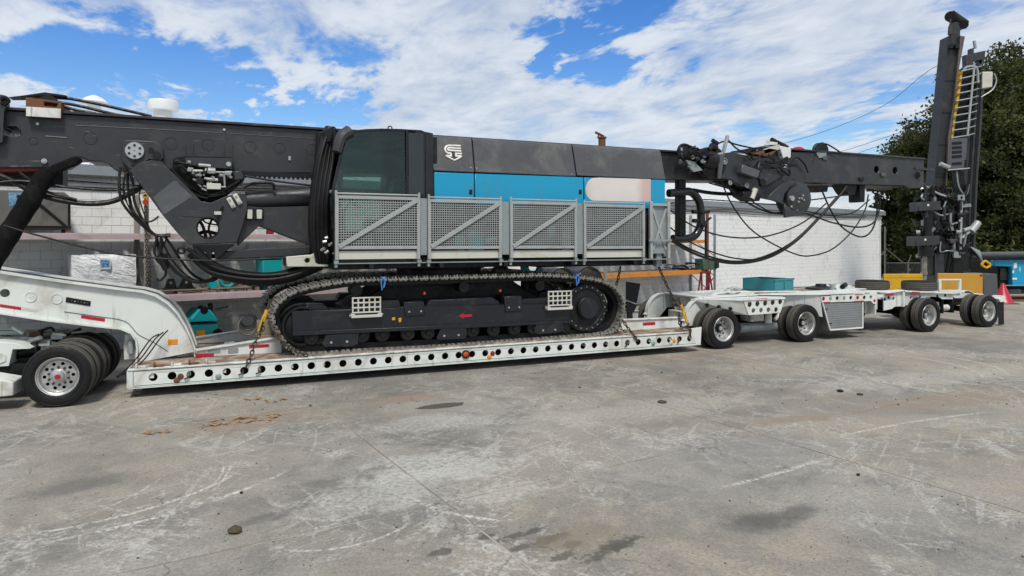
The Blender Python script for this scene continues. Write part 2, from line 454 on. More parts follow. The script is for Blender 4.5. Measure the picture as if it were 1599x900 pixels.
g = NT('cab_glass')                     # tinted sheet: see-through with a mirror share that grows at grazing angles
tp_ = g.n('ShaderNodeBsdfTransparent'); tp_.inputs[0].default_value = (0.56, 0.68, 0.64, 1)
gl_ = g.n('ShaderNodeBsdfGlossy'); gl_.inputs['Roughness'].default_value = 0.0; gl_.inputs['Color'].default_value = (0.9, 1.0, 0.97, 1)
fr_ = g.n('ShaderNodeFresnel'); fr_.inputs['IOR'].default_value = 1.52
mx_ = g.n('ShaderNodeMixShader'); g.l(fr_.outputs[0], mx_.inputs[0]); g.l(tp_.outputs[0], mx_.inputs[1]); g.l(gl_.outputs[0], mx_.inputs[2]); g.l(mx_.outputs[0], g.out.inputs[0])
M['glass'] = g.m
M['cab_trim'] = mat('cab_trim', '#5c625f', 0.6, 0, 0.15, 4)
M['cloth_black'] = mat('cloth_black', '#121213', 0.95, 0, 0.3, 4, '#2b2927', 0.5, 3, bump=0.5, bscale=14, spec=0.15)
# ================================================================== ground
def G(x, y):
    d = FOC * HC / (y - HORIZ); l = d * (x - 799.5) / FOC
    return Vector((d * math.sin(ALPHA) + l * math.cos(ALPHA), d * math.cos(ALPHA) - l * math.sin(ALPHA)))
def concrete(name):
    k = NT(name)
    big = k.noise(0.32, 4, 0.6, 0.4)
    mid = k.noise(1.5, 6, 0.68, 0.6)
    fin = k.noise(30, 4, 0.75)
    c = k.mix(k.ramp(big, 0.36, 0.64), (0.205, 0.197, 0.184), (0.350, 0.332, 0.302))
    c = k.mix(k.ramp(mid, 0.44, 0.66, 0, 0.6), c, (0.385, 0.368, 0.335))
    c = k.mix(k.ramp(k.noise(0.9, 6, 0.72, 0.8, off=(4, 9, 0)), 0.50, 0.66, 0, 0.6), c, (0.155, 0.152, 0.147))
    # tan grit drifted over the far and right side of the yard
    sx = k.n('ShaderNodeSeparateXYZ'); k.l(k.pos, sx.inputs[0])
    drift = k.math('ADD', k.ramp(sx.outputs[0], 2.0, 11.0, 0.0, 0.16), k.noise(0.22, 4, 0.6, 0.3, off=(7, 2, 0)))
    tan = k.math('MULTIPLY', k.ramp(drift, 0.46, 0.68), k.ramp(mid, 0.35, 0.65, 0.25, 0.85))
    c = k.mix(tan, c, (0.385, 0.34, 0.27))
    # pale scrapes: short brushed streaks in several headings, gathered in patches
    patch = k.ramp(k.noise(0.45, 4, 0.65, 0.6, off=(1, 3, 0)), 0.38, 0.60)
    grain = k.ramp(k.noise(17, 3, 0.75), 0.38, 0.60, 0.1, 1.0)
    # blotchy worn laitance
    blot = k.noise(1.9, 6, 0.74, 0.9, off=(2, 7, 0))
    c = k.mix(k.math('MULTIPLY', k.ramp(blot, 0.53, 0.66), k.math('MULTIPLY', k.ramp(patch, 0, 1, 0.05, 0.75), grain)), c, (0.55, 0.54, 0.51))
    for ang, sc, lo, amt, o in ((0.30, 2.6, 0.585, 0.8, 0.0), (0.95, 3.0, 0.575, 0.95, 3.0), (1.9, 2.8, 0.585, 0.9, 8.0), (2.6, 3.2, 0.585, 0.85, 5.0)):
        st = k.noise(sc, 4, 0.72, 0.9, stretch=(0.30, 1.35, 1), rot=(0, 0, ang), off=(o, o * 0.7, 0))
        f = k.math('MULTIPLY', k.math('MULTIPLY', k.ramp(st, lo - 0.02, lo + 0.05), k.ramp(patch, 0, 1, 0.15, 1.0)), k.math('MULTIPLY', grain, amt * 0.85))
        c = k.mix(f, c, (0.56, 0.55, 0.52))
    # thin tyre-drag scratches
    for ang, o, lo in ((0.55, 0.0, 0.63), (1.35, 4.0, 0.635), (2.3, 9.0, 0.64)):
        sc1 = k.noise(9.5, 2, 0.5, 0.9, stretch=(0.07, 1.0, 1), rot=(0, 0, ang), off=(o, 0, 0))
        c = k.mix(k.math('MULTIPLY', k.ramp(sc1, lo, lo + 0.03), k.math('MULTIPLY', k.ramp(patch, 0, 1, 0.10, 0.7), grain)), c, (0.55, 0.54, 0.51))
    # fine speckle
    c = k.mix(k.ramp(fin, 0.40, 0.66, 0.0, 0.45), c, (0.11, 0.108, 0.104))
    c = k.mix(k.ramp(k.noise(75, 2, 0.6), 0.56, 0.68, 0.0, 0.45), c, (0.50, 0.49, 0.46))
    c = k.mix(k.ramp(k.noise(0.16, 3, 0.6, 0.3, off=(5, 1, 0)), 0.50, 0.60, 0.0, 0.30), c, (0.12, 0.117, 0.11))
    # spills and stains where they lie in this yard
    wob_big = k.noise(2.6, 5, 0.68, 0.4); wob_small = k.noise(7.5, 5, 0.72, 0.4)
    def spot(x, y, rx, ry, rot, col, amt, soft=0.6, wob=0.5):
        nonlocal c
        g0 = G(x, y)
        mp = k.n('ShaderNodeMapping', vector_type='TEXTURE'); k.l(k.pos, mp.inputs[0])
        mp.inputs['Location'].default_value = (g0.x, g0.y, 0); mp.inputs['Rotation'].default_value = (0, 0, rot)
        mp.inputs['Scale'].default_value = (rx, ry, 100)
        ln = k.n('ShaderNodeVectorMath', operation='LENGTH'); k.l(mp.outputs[0], ln.inputs[0])
        w = k.math('ADD', ln.outputs['Value'], k.math('MULTIPLY', k.math('SUBTRACT', wob_big if rx > 0.7 else wob_small, 0.5), 2.6 * wob))
        f = k.ramp(w, 1.0 - soft * 0.5, 1.0 + soft * 0.5, amt, 0.0)
        if col[0] > 0.4: f = k.math('MULTIPLY', f, k.ramp(grain, 0, 1, 0.35, 1.0))
        c = k.mix(f, c, col)
    def ring(p1, p2, p3, w, amt, fade):
        """a curved scrape through three points of the yard"""
        nonlocal c
        a, b, d = G(*p1), G(*p2), G(*p3)
        D = 2 * (a.x * (b.y - d.y) + b.x * (d.y - a.y) + d.x * (a.y - b.y))
        ux = (a.length_squared * (b.y - d.y) + b.length_squared * (d.y - a.y) + d.length_squared * (a.y - b.y)) / D
        uy = (a.length_squared * (d.x - b.x) + b.length_squared * (a.x - d.x) + d.length_squared * (b.x - a.x)) / D
        R = (a - Vector((ux, uy))).length
        def dist(cx, cy):
            v = k.n('ShaderNodeVectorMath', operation='DISTANCE'); k.l(flat, v.inputs[0]); v.inputs[1].default_value = (cx, cy, 0); return v.outputs['Value']
        off = k.math('ABSOLUTE', k.math('ADD', k.math('SUBTRACT', dist(ux, uy), R), k.math('MULTIPLY', k.math('SUBTRACT', wob_small, 0.5), 0.06)))
        f = k.math('MULTIPLY', k.ramp(off, w * 0.3, w, 1, 0), k.ramp(dist(b.x, b.y), fade * 0.5, fade, 1, 0))
        f = k.math('MULTIPLY', f, k.math('MULTIPLY', k.ramp(grain, 0, 1, 0.0, 1.0), k.ramp(wob_big, 0.36, 0.52, 0.1, amt)))
        c = k.mix(f, c, (0.62, 0.61, 0.58))
    cx_ = k.n('ShaderNodeCombineXYZ'); k.l(sx.outputs[0], cx_.inputs[0]); k.l(sx.outputs[1], cx_.inputs[1]); flat = cx_.outputs[0]
    ring((60, 850), (290, 795), (388, 762), 0.045, 1.0, 1.5)
    ring((20, 838), (240, 792), (345, 752), 0.035, 1.0, 1.3)
    ring((330, 768), (352, 745), (361, 722), 0.02, 1.0, 0.5)
    ring((322, 766), (343, 745), (350, 725), 0.016, 0.9, 0.5)
    ring((150, 800), (215, 770), (262, 735), 0.02, 0.8, 0.6)
    ring((1440, 560), (1500, 572), (1530, 596), 0.05, 0.8, 1.6)
    ring((1470, 556), (1535, 568), (1570, 592), 0.05, 0.8, 1.6)
    ring((1280, 690), (1420, 660), (1590, 640), 0.05, 0.7, 2.0)
    ring((1090, 770), (1210, 740), (1330, 700), 0.05, 0.9, 1.0)
    ring((640, 775), (700, 800), (780, 812), 0.04, 0.9, 0.8)
    ring((480, 860), (560, 850), (640, 815), 0.025, 0.9, 0.7)
    spot(690, 634, 0.40, 0.15, 0.05, (0.085, 0.075, 0.062), 0.95, 0.14, 0.35)
    spot(1190, 815, 0.34, 0.19, -0.2, (0.10, 0.097, 0.09), 0.8, 1.2, 0.7)
    spot(1245, 800, 0.28, 0.12, 0.2, (0.11, 0.106, 0.10), 0.75, 1.2, 0.7)
    spot(130, 757, 0.5, 0.22, 0.3, (0.12, 0.12, 0.118), 0.6, 1.0, 0.7)
    spot(425, 806, 0.28, 0.11, 0.3, (0.12, 0.12, 0.115), 0.6, 0.8, 1.3)
    for x, y, r in ((800, 838, .09), (835, 828, .07), (850, 845, .10), (872, 838, .08), (895, 850, .07), (812, 856, .06), (880, 866, .09), (965, 848, .13), (950, 858, .10), (985, 842, .07), (690, 862, .07), (760, 838, .06), (930, 872, .07)):
        spot(x, y, r * 1.5, r * 0.7, 0.3, (0.085, 0.08, 0.07), 0.75, 0.6, 1.5)
    spot(900, 840, 0.40, 0.2, 0.1, (0.24, 0.20, 0.145), 0.55, 0.9, 1.5)
    spot(390, 660, 1.0, 0.40, 0.2, (0.29, 0.215, 0.155), 0.6, 1.0, 1.0)
    spot(635, 622, 0.5, 0.25, 0.2, (0.31, 0.22, 0.16), 0.65, 1.0, 0.9)
    spot(1480, 625, 1.6, 0.35, -0.05, (0.30, 0.22, 0.165), 0.5, 0.9, 0.9)
    spot(1240, 655, 0.9, 0.16, -0.1, (0.27, 0.21, 0.15), 0.6, 0.8, 1.1)
    spot(1090, 555, 0.9, 0.2, 0.0, (0.32, 0.21, 0.14), 0.5, 0.8, 1.0)
    spot(1160, 700, 1.1, 0.5, 0.1, (0.25, 0.245, 0.24), 0.5, 1.0, 0.7)
    spot(620, 765, 0.9, 0.4, 0.3, (0.50, 0.50, 0.48), 0.7, 1.0, 1.2)
    spot(690, 725, 0.8, 0.5, -0.1, (0.53, 0.53, 0.51), 0.8, 0.8, 1.3)
    spot(680, 660, 0.9, 0.4, -0.1, (0.47, 0.465, 0.44), 0.6, 0.9, 1.2)
    spot(780, 770, 0.6, 0.22, 0.1, (0.50, 0.49, 0.46), 0.7, 0.8, 1.4)
    spot(1010, 640, 2.0, 0.5, 0.0, (0.47, 0.45, 0.41), 0.6, 1.0, 1.1)
    spot(1450, 590, 2.6, 0.5, 0.0, (0.49, 0.47, 0.42), 0.6, 1.0, 1.1)
    # hairline cracks
    vo = k.n('ShaderNodeTexVoronoi', feature='DISTANCE_TO_EDGE'); vo.inputs['Scale'].default_value = 0.28
    wv = k.n('ShaderNodeVectorMath', operation='ADD'); k.l(k.pos, wv.inputs[0])
    nz = k.n('ShaderNodeTexNoise'); nz.inputs['Scale'].default_value = 1.7; nz.inputs['Detail'].default_value = 6; k.l(k.pos, nz.inputs['Vector'])
    k.l(nz.outputs['Color'], wv.inputs[1]); k.l(wv.outputs[0], vo.inputs['Vector'])
    crack = k.math('MULTIPLY', k.ramp(vo.outputs['Distance'], 0.0, 0.0035, 1, 0), k.ramp(k.noise(0.6, 3), 0.48, 0.58))
    c = k.mix(k.math('MULTIPLY', crack, 0.75), c, (0.09, 0.085, 0.08))
    c = k.mix(1.0, c, (0.85, 0.838, 0.80), 'MULTIPLY')
    k.l(c, k.b.inputs['Base Color'])
    k.l(k.ramp(mid, 0.3, 0.75, 0.62, 0.85), k.b.inputs['Roughness'])
    k.b.inputs['Specular IOR Level'].default_value = 0.35
    k.bump(k.math('ADD', k.noise(34, 5, 0.7), k.math('MULTIPLY', mid, 2.0)), 0.28, 0.008)
    return k.m
M['concrete'] = concrete('concrete')
M['joint'] = mat('joint', '#7f796e', 0.9, 0, 0.25, 6, '#a09a8f', 1.0, 0.9, (0.42, 0.55))
k = NT('dirt')
c = k.mix(k.noise(0.5, 7, 0.65), (0.25, 0.21, 0.16), (0.38, 0.33, 0.26)); c = k.mix(k.ramp(k.noise(5, 6, 0.7), 0.45, 0.7, 0, 0.6), c, (0.17, 0.15, 0.12))
k.l(c, k.b.inputs['Base Color']); k.b.inputs['Roughness'].default_value = 0.95; k.bump(k.noise(9, 6, 0.7), 0.6, 0.03)
M['dirt'] = k.m

mb = MB(); mb.add([(-900, -900, 0), (900, -900, 0), (900, 900, 0), (-900, 900, 0)], [(0, 1, 2, 3)])
ground = solo('ground', mb, M['dirt'], 'bare earth round the concrete yard', None, (0, 0, 0), kind='structure', smooth=0)
ground.location = (0, 0, -0.035); WL[ground.name] = Vector((0, 0, -0.035))
SA = math.radians(7); P0 = G(695, 785); S = 4.7
slab_me = []
for v in range(3):
    mb = MB(); e = 0.010 + 0.001 * v
    mb.box(-S / 2 + e, S / 2 - e, -S / 2 + e, S / 2 - e, -0.03, 0)
    me = mb.mesh('concrete_slab', smooth=0); me.materials.append(M['concrete']); slab_me.append(me)
yard = thing('yard', 'worn grey concrete yard of large slabs with pale scrapes', None, (P0.x, P0.y, 0), kind='structure')
mb = MB()
cu, su = math.cos(SA), math.sin(SA)
def slab_xy(i, j): return (P0.x + (i * cu - j * su) * S, P0.y + (i * su + j * cu) * S)
ext = [slab_xy(-6, -4.2), slab_xy(10.0, -4.2), slab_xy(10.0, 5.0), slab_xy(-6, 5.0)]
mb.prism(ext, -0.033, -0.005, mp=lambda x, y, z: (x, z, y))
part('joint_filler', mb, M['joint'], yard, smooth=0)
for i in range(-6, 10):
    for j in range(-4, 5):
        x, y = slab_xy(i + 0.5, j + 0.5)
        d = x * math.sin(ALPHA) + y * math.cos(ALPHA); l = x * math.cos(ALPHA) - y * math.sin(ALPHA)
        if d < -2.0 or abs(l) > 0.80 * max(d, 0) + 6.5: continue
        inst('concrete_slab', slab_me[(i * 3 + j) % 3], yard, (x, y, random.uniform(-0.002, 0.002)), (0, 0, SA))

# ================================================================== the long white block building
k = NT('painted_block')
c = k.mix(k.noise(0.6, 5, 0.6), (0.74, 0.76, 0.755), (0.83, 0.845, 0.84))
c = k.mix(k.ramp(k.noise(1.4, 8, 0.7, 0.6), 0.52, 0.74, 0, 0.5), c, (0.47, 0.46, 0.41))
c = k.mix(k.ramp(k.noise(6, 6, 0.75, 0.6, stretch=(1, 1, 0.4)), 0.575, 0.66, 0, 0.6), c, (0.33, 0.33, 0.30))
k.l(c, k.b.inputs['Base Color']); k.b.inputs['Roughness'].default_value = 0.75; k.bump(k.noise(45, 5, 0.7), 0.35, 0.006)
M['block'] = k.m
M['mortar'] = mat('mortar', '#b9b9b3', 0.9, 0, 0.15, 3, '#77766f', 0.6, 1.2)
bld = thing('warehouse', 'long white painted block building with white metal roof behind the trailer', 'building', (-25, 5, 0), WA)
WT0, WH = -52.0, 4.2
mb = MB(); mb.box(WT0, -0.01, 0.012, 0.25, 0, WH); mb.box(-0.25, -0.01, 0.25, 12, 0, WH); mb.box(WT0, -0.01, 11.8, 12, 0, WH); mb.box(WT0, WT0 + 0.2, 0.25, 11.8, 0, WH)
part('wall', mb, M['mortar'], bld, smooth=0)
cells = []
for r in range(21):
    off = 0.2 if r % 2 else 0.0
    n = int(-WT0 / 0.4)
    for i in range(n):
        x1 = -i * 0.4 - off; x0 = x1 - 0.4
        cells.append((x0, x1, r * 0.2))
    if off: cells.append((-0.2, 0, r * 0.2))
def frame_px(fr, lx, ly, z):
    w = fr.world((lx, ly, z)); d = w.x * math.sin(ALPHA) + w.y * math.cos(ALPHA); l = w.x * math.cos(ALPHA) - w.y * math.sin(ALPHA)
    return 799.5 + FOC * l / d, HORIZ - FOC * (z - HC) / d, d
near = []
for q, (x0, x1, z) in enumerate(cells):
    px, py, d = frame_px(WA, (x0 + x1) / 2, 0, z + 0.1)
    if x1 - x0 > 0.3 and -10 < px < 620 and 270 < py < 470: near.append((d, q))
near = set(q for d, q in sorted(near)[:300])
blk = []
for v in range(4):
    mb = MB(); e = 0.004
    mb.prism([(-0.2 + e, e), (0.2 - e, e), (0.2 - e, 0.2 - e), (-0.2 + e, 0.2 - e)], -0.004 * (v % 2), 0.03)
    me = mb.mesh('block', smooth=0); me.materials.append(M['block']); blk.append(me)
rest = MB()
for q, (x0, x1, z) in enumerate(cells):
    j = random.uniform(-0.002, 0.002)
    if q in near: inst('block', random.choice(blk), bld, ((x0 + x1) / 2, j, z))
    else:
        y0 = j; a = [(x0 + 0.004, z + 0.004), (x1 - 0.004, z + 0.004), (x1 - 0.004, z + 0.196), (x0 + 0.004, z + 0.196)]
        rest.add([(p[0], y0, p[1]) for p in a] + [(p[0], 0.03, p[1]) for p in a], [(0, 1, 2, 3), (0, 4, 5, 1), (1, 5, 6, 2), (2, 6, 7, 3), (3, 7, 4, 0)])
part('far_blocks', rest, M['block'], bld, kind='stuff', smooth=0)
# roof: two shallow pitches with standing seams, gutter band, corner trim, downpipe
ER = 0.14; RZ = 6.05
def roof_z(s): return 4.42 + (RZ - 4.42) * (s + ER) / (6 + ER) if s <= 6 else RZ - (RZ - 4.42) * (s - 6) / (6 + ER)
mb = MB()
for a, b in ((-ER, 6.0), (6.0, 12 + ER)):
    mb.add([(WT0 - 0.3, a, roof_z(a)), (0.3, a, roof_z(a)), (0.3, b, roof_z(b)), (WT0 - 0.3, b, roof_z(b)),
            (WT0 - 0.3, a, roof_z(a) - 0.06), (0.3, a, roof_z(a) - 0.06), (0.3, b, roof_z(b) - 0.06), (WT0 - 0.3, b, roof_z(b) - 0.06)],
           [(0, 1, 2, 3), (7, 6, 5, 4), (0, 4, 5, 1), (1, 5, 6, 2), (2, 6, 7, 3), (3, 7, 4, 0)])
roof = part('roof', mb, M['roof'], bld, smooth=0)
mb = MB()
for i in range(int(-WT0 / 0.45)):
    x = 0.2 - i * 0.45; mb.bar((x, -ER, roof_z(-ER) + 0.012), (x, 5.95, roof_z(5.95) + 0.012), 0.03, 0.04)
part('standing_seam', mb, M['roof'], roof, kind='stuff', smooth=0)
mb = MB(); mb.box(0.002, 0.06, 0, 12, 4.2, 4.36); mb.prism([(0.0, 4.2), (12, 4.2), (6, RZ - 0.08)], 0.0, -0.2, mp=lambda x, y, z: (y - 0.01, x, z))
part('gable', mb, M['roof'], bld, smooth=0)
mb = MB()
gp = [(-0.20, 4.17), (-0.16, 4.14), (-0.012, 4.14), (-0.012, 4.19), (-0.15, 4.19), (-0.175, 4.21), (-0.175, 4.37), (-0.15, 4.37), (-0.15, 4.41), (-0.20, 4.41)]
mb.prism(gp, WT0, 0.3, mp=lambda x, y, z: (y, x, z))
part('gutter', mb, M['gutter'], bld)
mb = MB(); mb.box(-0.12, 0.03, -0.03, -0.008, 0, 4.15)
part('corner_trim', mb, M['roof'], bld)
for px, py, d, kind in ((255, 170, 21.0, 0), (147, 158, 22.5, 1)):
    l = d * (px - 799.5) / FOC
    w = Vector((d * math.sin(ALPHA) + l * math.cos(ALPHA), d * math.cos(ALPHA) - l * math.sin(ALPHA))) - WA.o
    q = WA.inv(w); zt = HC + (HORIZ - (156 if kind == 0 else 149)) * d / FOC; zb = roof_z(q.y) - 0.05
    mb = MB()
    if kind == 0:
        mb.lathe([(0.27, zb), (0.27, zt - 0.36), (0.42, zt - 0.34), (0.43, zt - 0.12), (0.40, zt - 0.03), (0.01, zt)], (q.x, q.y, 0), (0, 0, 1), 28)
    else:
        mb.lathe([(0.2, zb), (0.2, zt - 0.28), (0.40, zt - 0.27), (0.43, zt - 0.24), (0.25, zt - 0.09), (0.08, zt - 0.01), (0.01, zt)], (q.x, q.y, 0), (0, 0, 1), 28)
    part('roof_vent', mb, M['roof'], bld, label='white drum shaped roof vent' if kind == 0 else 'white mushroom cap roof vent')
# thick cable slung along the gutter
mb = MB()
for i, z in enumerate((4.02, 3.93)):
    pts = [(t, -0.06, z - 0.05 * math.sin((t + i) * 0.9)) for t in range(-50, 0, 2)]
    mb.tube(pts, 0.014, 6, 3)
part('wall_cable', mb, M['hose'], bld)

# ================================================================== pallet racking along the wall
RD0, RD1 = -1.25, -0.10
def rack(name, label, t0, t1, beam_m, post_m, posts, levels, lab_group=None):
    r = thing(name, label, 'shelving', ((t0 + t1) / 2, -0.7, 0), WA)
    for z0, z1 in levels:
        for s in (RD0, RD1 - 0.07):
            mb = MB(); mb.prism([(s, z0), (s + 0.06, z0), (s + 0.06, z1), (s + 0.035, z1), (s + 0.035, z1 - 0.03), (s, z1 - 0.03)], t0, t1, mp=lambda x, y, z: (y, x, z)); part('beam', mb, beam_m, r)
        nb = max(3, int((t1 - t0) / 0.6))
        me = None
        mb = MB(); mb.box(-0.27, 0.27, -0.5, 0.5, 0, 0.022); me = mb.mesh('deck_board', smooth=0); me.materials.append(M['pale_wood'])
        for i in range(nb): inst('deck_board', me, r, (t0 + (i + 0.5) * (t1 - t0) / nb, (RD0 + RD1) / 2 + 0.01, z1 - 0.028))
    for t in posts:
        for s in (RD0 - 0.085, RD1 - 0.0):
            mb = MB(); mb.box(t - 0.045, t + 0.045, s, s + 0.08, 0, 3.75); part('post', mb, post_m, r, 0.006)
        mb = MB()
        for a in range(4): mb.bar((t, RD0 + 0.02, 0.3 + a * 0.85), (t, RD1 - 0.02, 0.3 + (a + 1) * 0.8), 0.03, 0.03)
        part('lattice', mb, post_m, r)
    return r
tL = WA.at(-70, 375, RD0)[0]; tM = WA.at(640, 375, RD0)[0]; tR0 = WA.at(930, 375, RD0)[0]; tR1 = WA.at(1104, 375, RD0)[0]
LEV_L = [(1.20, 1.37), (2.66, 2.80)]
rackL = rack('pallet_rack', 'long rack with faded pink beams along the white wall, left of the cab', tL, tM, M['pink'], M['concrete_post'], [WA.at(228, 375, RD0)[0], tM - 0.05], LEV_L)
rackR = rack('pallet_rack', 'rack with orange beams against the white wall, below the tail of the engine cover', tR0, tR1, M['orange'], M['galv_dull'], [WA.at(944, 375, RD0)[0], WA.at(1080, 375, RD1)[0]], [(1.22, 1.40), (2.52, 2.66)])
mb = MB(); mb.box(tR1 - 0.10, tR1, RD0 - 0.10, RD0 - 0.005, 0, 3.9); part('end_post', mb, M['rust'], rackR, 0.006)

# ================================================================== trees behind the yard
k = NT('leaf')
gm = k.n('ShaderNodeNewGeometry'); oi = k.n('ShaderNodeObjectInfo')
rnd = gm.outputs['Random Per Island']
c = k.mix(rnd, (0.020, 0.030, 0.010), (0.046, 0.060, 0.018))
c = k.mix(k.ramp(k.noise(0.55, 4, 0.6), 0.45, 0.60), c, k.mix(rnd, (0.055, 0.072, 0.018), (0.105, 0.112, 0.032)))
k.l(c, k.b.inputs['Base Color']); k.b.inputs['Roughness'].default_value = 0.6
k.b.inputs['Specular IOR Level'].default_value = 0.3
tr = k.n('ShaderNodeBsdfTranslucent'); k.l(k.mix(0.5, c, (0.16, 0.17, 0.03)), tr.inputs[0])
ms = k.n('ShaderNodeMixShader'); ms.inputs[0].default_value = 0.28; k.l(k.b.outputs[0], ms.inputs[1]); k.l(tr.outputs[0], ms.inputs[2]); k.l(ms.outputs[0], k.out.inputs[0])
M['leaf'] = k.m
M['bark'] = mat('bark', '#4a4036', 0.9, 0, 0.3, 6, bump=0.6, bscale=18)
def tree(x, d, h, rad, label, seed, lobes, nleaf, z0=0.12, leaf=0.13):
    nleaf = int(nleaf * 1.6)
    rg = random.Random(seed)
    l = d * (x - 799.5) / FOC; base = (l, d, -0.03)
    r = thing('tree', label, 'tree', base, CA, 'dark green trees behind the yard')
    b = Vector(base); centres = []
    for i in range(lobes):
        a = rg.uniform(0, 2 * PI); q = math.sqrt(rg.random()); zf = rg.uniform(z0, 0.93)
        prof = math.sin(PI * min(1, max(0.05, (zf * 0.93 + 0.10)))) ** 0.55
        centres.append((b + Vector((math.cos(a) * q * rad * prof, math.sin(a) * q * rad * prof, zf * h)), rad * rg.uniform(0.22, 0.40)))
    mb = MB()
    mb.tube([b, b + Vector((0.1, 0, h * 0.25)), b + Vector((-0.1, 0.1, h * 0.6)), b + Vector((0.1, 0, h * 0.85))], lambda t: 0.035 * h * (1 - 0.85 * t), 9, 4)
    for c0, cr in centres[::2]:
        a = b + Vector((0, 0, max(0.12 * h, min(c0.z - 0.2 * h, 0.75 * h))))
        m = (a + c0) / 2 + Vector((rg.uniform(-.4, .4), rg.uniform(-.4, .4), 0.2))
        mb.tube([a, m, c0], lambda t: 0.011 * h * (1 - 0.8 * t), 5, 3)
    part('trunk', mb, M['bark'], r)
    vs = []; fs = []
    tot = sum(cr ** 2 for _, cr in centres)
    for c0, cr in centres:
        nsub = max(6, int(14 * (cr / rad / 0.3) ** 2))
        subs = []
        for _ in range(nsub):
            v = Vector((rg.gauss(0, 1), rg.gauss(0, 1), rg.gauss(0, 1) * 0.8)).normalized()
            subs.append(c0 + v * cr * rg.uniform(0.55, 1.05))
        m = int(nleaf * cr ** 2 / tot)
        for i in range(m):
            s0 = rg.choice(subs); sr = cr * 0.34
            p = s0 + Vector((rg.gauss(0, 0.55), rg.gauss(0, 0.55), rg.gauss(0, 0.38))) * sr
            p.z = max(p.z, 0.2)
            nrm = Vector((rg.gauss(0, 0.7), rg.gauss(0, 0.7), rg.gauss(0.45, 0.6))).normalized()
            u = nrm.orthogonal().normalized(); ang = rg.uniform(0, 2 * PI)
            w = nrm.cross(u); u, w = u * math.cos(ang) + w * math.sin(ang), w * math.cos(ang) - u * math.sin(ang)
            s1 = leaf * rg.uniform(0.6, 1.35); s2 = s1 * rg.uniform(0.45, 0.7)
            o = len(vs); vs += [p - u * s1, p + w * s2 + nrm * s1 * 0.15, p + u * s1, p - w * s2 + nrm * s1 * 0.15]; fs.append((o, o + 1, o + 2, o + 3))
    mb = MB(); mb.v = vs; mb.f = fs; mb.m = [0] * len(fs)
    c0 = mb.mid(); me = bpy.data.meshes.new('crown'); me.from_pydata([tuple(p - c0) for p in vs], [], fs); me.materials.append(M['leaf'])
    o = bpy.data.objects.new('crown', me); COL.objects.link(o); o.parent = r; o.location = c0 - WL[r.name]
    return r
tree(1588, 46, 15.6, 6.4, 'tallest dark green tree, rising right of the drilling mast', 3, 60, 46000)
tree(1500, 47, 12.3, 4.3, 'middle sized tree directly behind the drilling mast', 5, 44, 28000)
tree(1450, 50, 10.4, 4.0, 'smaller tree left of the drilling mast, above the mast tail', 8, 36, 21000)
tree(1397, 52, 5.8, 2.8, 'low bushy tree beside the corner of the white building', 11, 24, 13000, 0.02)
tree(1545, 43, 6.0, 4.0, 'low dark tree behind the blue machine', 13, 34, 20000, 0.0)
tree(1680, 44, 9.5, 4.6, 'tree cut by the right edge of the picture', 17, 28, 14000, 0.02)

# ================================================================== chain-link fence by the building corner
fe = thing('chain_link_fence', 'weathered chain-link fence between the building corner and the drilling mast', 'fence', (CA.at(1420, 400, 36)[0], 36, 0), CA)
def fpt(x, y, d=36): return CA.p3(x, y, d)
for x, top in ((1382, 354), (1418, 411), (1455, 411), (1500, 411)):
    mb = MB(); a = fpt(x, top); mb.cyl((a.x, a.y, 0), a, 0.045, n=10); part('post', mb, M['fence'], fe)
mb = MB(); a = fpt(1382, 411); b = fpt(1520, 411); mb.cyl(a, b, 0.03, n=8); part('top_rail', mb, M['fence'], fe)
mb = MB(); mb.cyl(fpt(1384, 389), fpt(1412, 412), 0.035, n=8); part('brace', mb, M['fence'], fe)
mb = MB(); mb.cyl(fpt(1418, 411), fpt(1423, 398), 0.025, n=8); part('barb_arm', mb, M['fence'], fe)
mb = MB(); zt = a.z - 0.03
n = int((b.x - a.x) / 0.11)
for i in range(-int(zt / 0.11), n):
    for sgn in (1, -1):
        x0 = a.x + i * 0.11
        p, q = (x0, 0.06), (x0 + zt - 0.06, zt)
        if p[0] < a.x: q0 = a.x - p[0]; p = (a.x, 0.06 + q0)
        if q[0] > b.x: e = q[0] - b.x; q = (b.x, zt - e)
        if q[1] - p[1] < 0.05: continue
        if sgn < 0: p, q = (p[0], zt + 0.06 - p[1]), (q[0], zt + 0.06 - q[1])
        mb.bar((p[0], 36.0 + 0.006 * sgn, p[1]), (q[0], 36.0 + 0.006 * sgn, q[1]), 0.007, 0.007)
part('wire_mesh', mb, M['fence'], fe, kind='stuff', smooth=0)

# ================================================================== overhead wires
for pts, lab in (([(1040, 262, 70), (1240, 220, 62), (1375, 168, 56), (1480, 95, 48), (1700, 60, 40)], 'thin overhead wire rising past the top of the drilling mast'),
                 ([(1200, 268, 70), (1330, 232, 60), (1445, 190, 52), (1560, 120, 44), (1750, 70, 36)], 'thin overhead wire sloping behind the middle of the drilling mast'),
                 ([(1280, 262, 70), (1380, 225, 60), (1470, 196, 50), (1580, 140, 42), (1760, 90, 36)], 'lowest overhead wire behind the drilling mast')):
    mb = MB(); q = [CA.p3(*p) for p in pts]; mb.tube(q, 0.018, 5, 5)
    solo('overhead_wire', mb, M['hose'], lab, 'wire', tuple(q[2]), CA, group='overhead wires')
# ================================================================== the crawler drilling rig on the trailer
rig = thing('drilling_rig', 'large dark grey and blue crawler drilling rig loaded on the white lowboy trailer', 'drilling rig', (4.7, 14.6, 0.52))
T3 = TR.p3
def TP(pts, Y): return TR.poly(pts, Y)
def rod(mb, a, b, r, n=12): return mb.cyl(a, b, r, n=n)

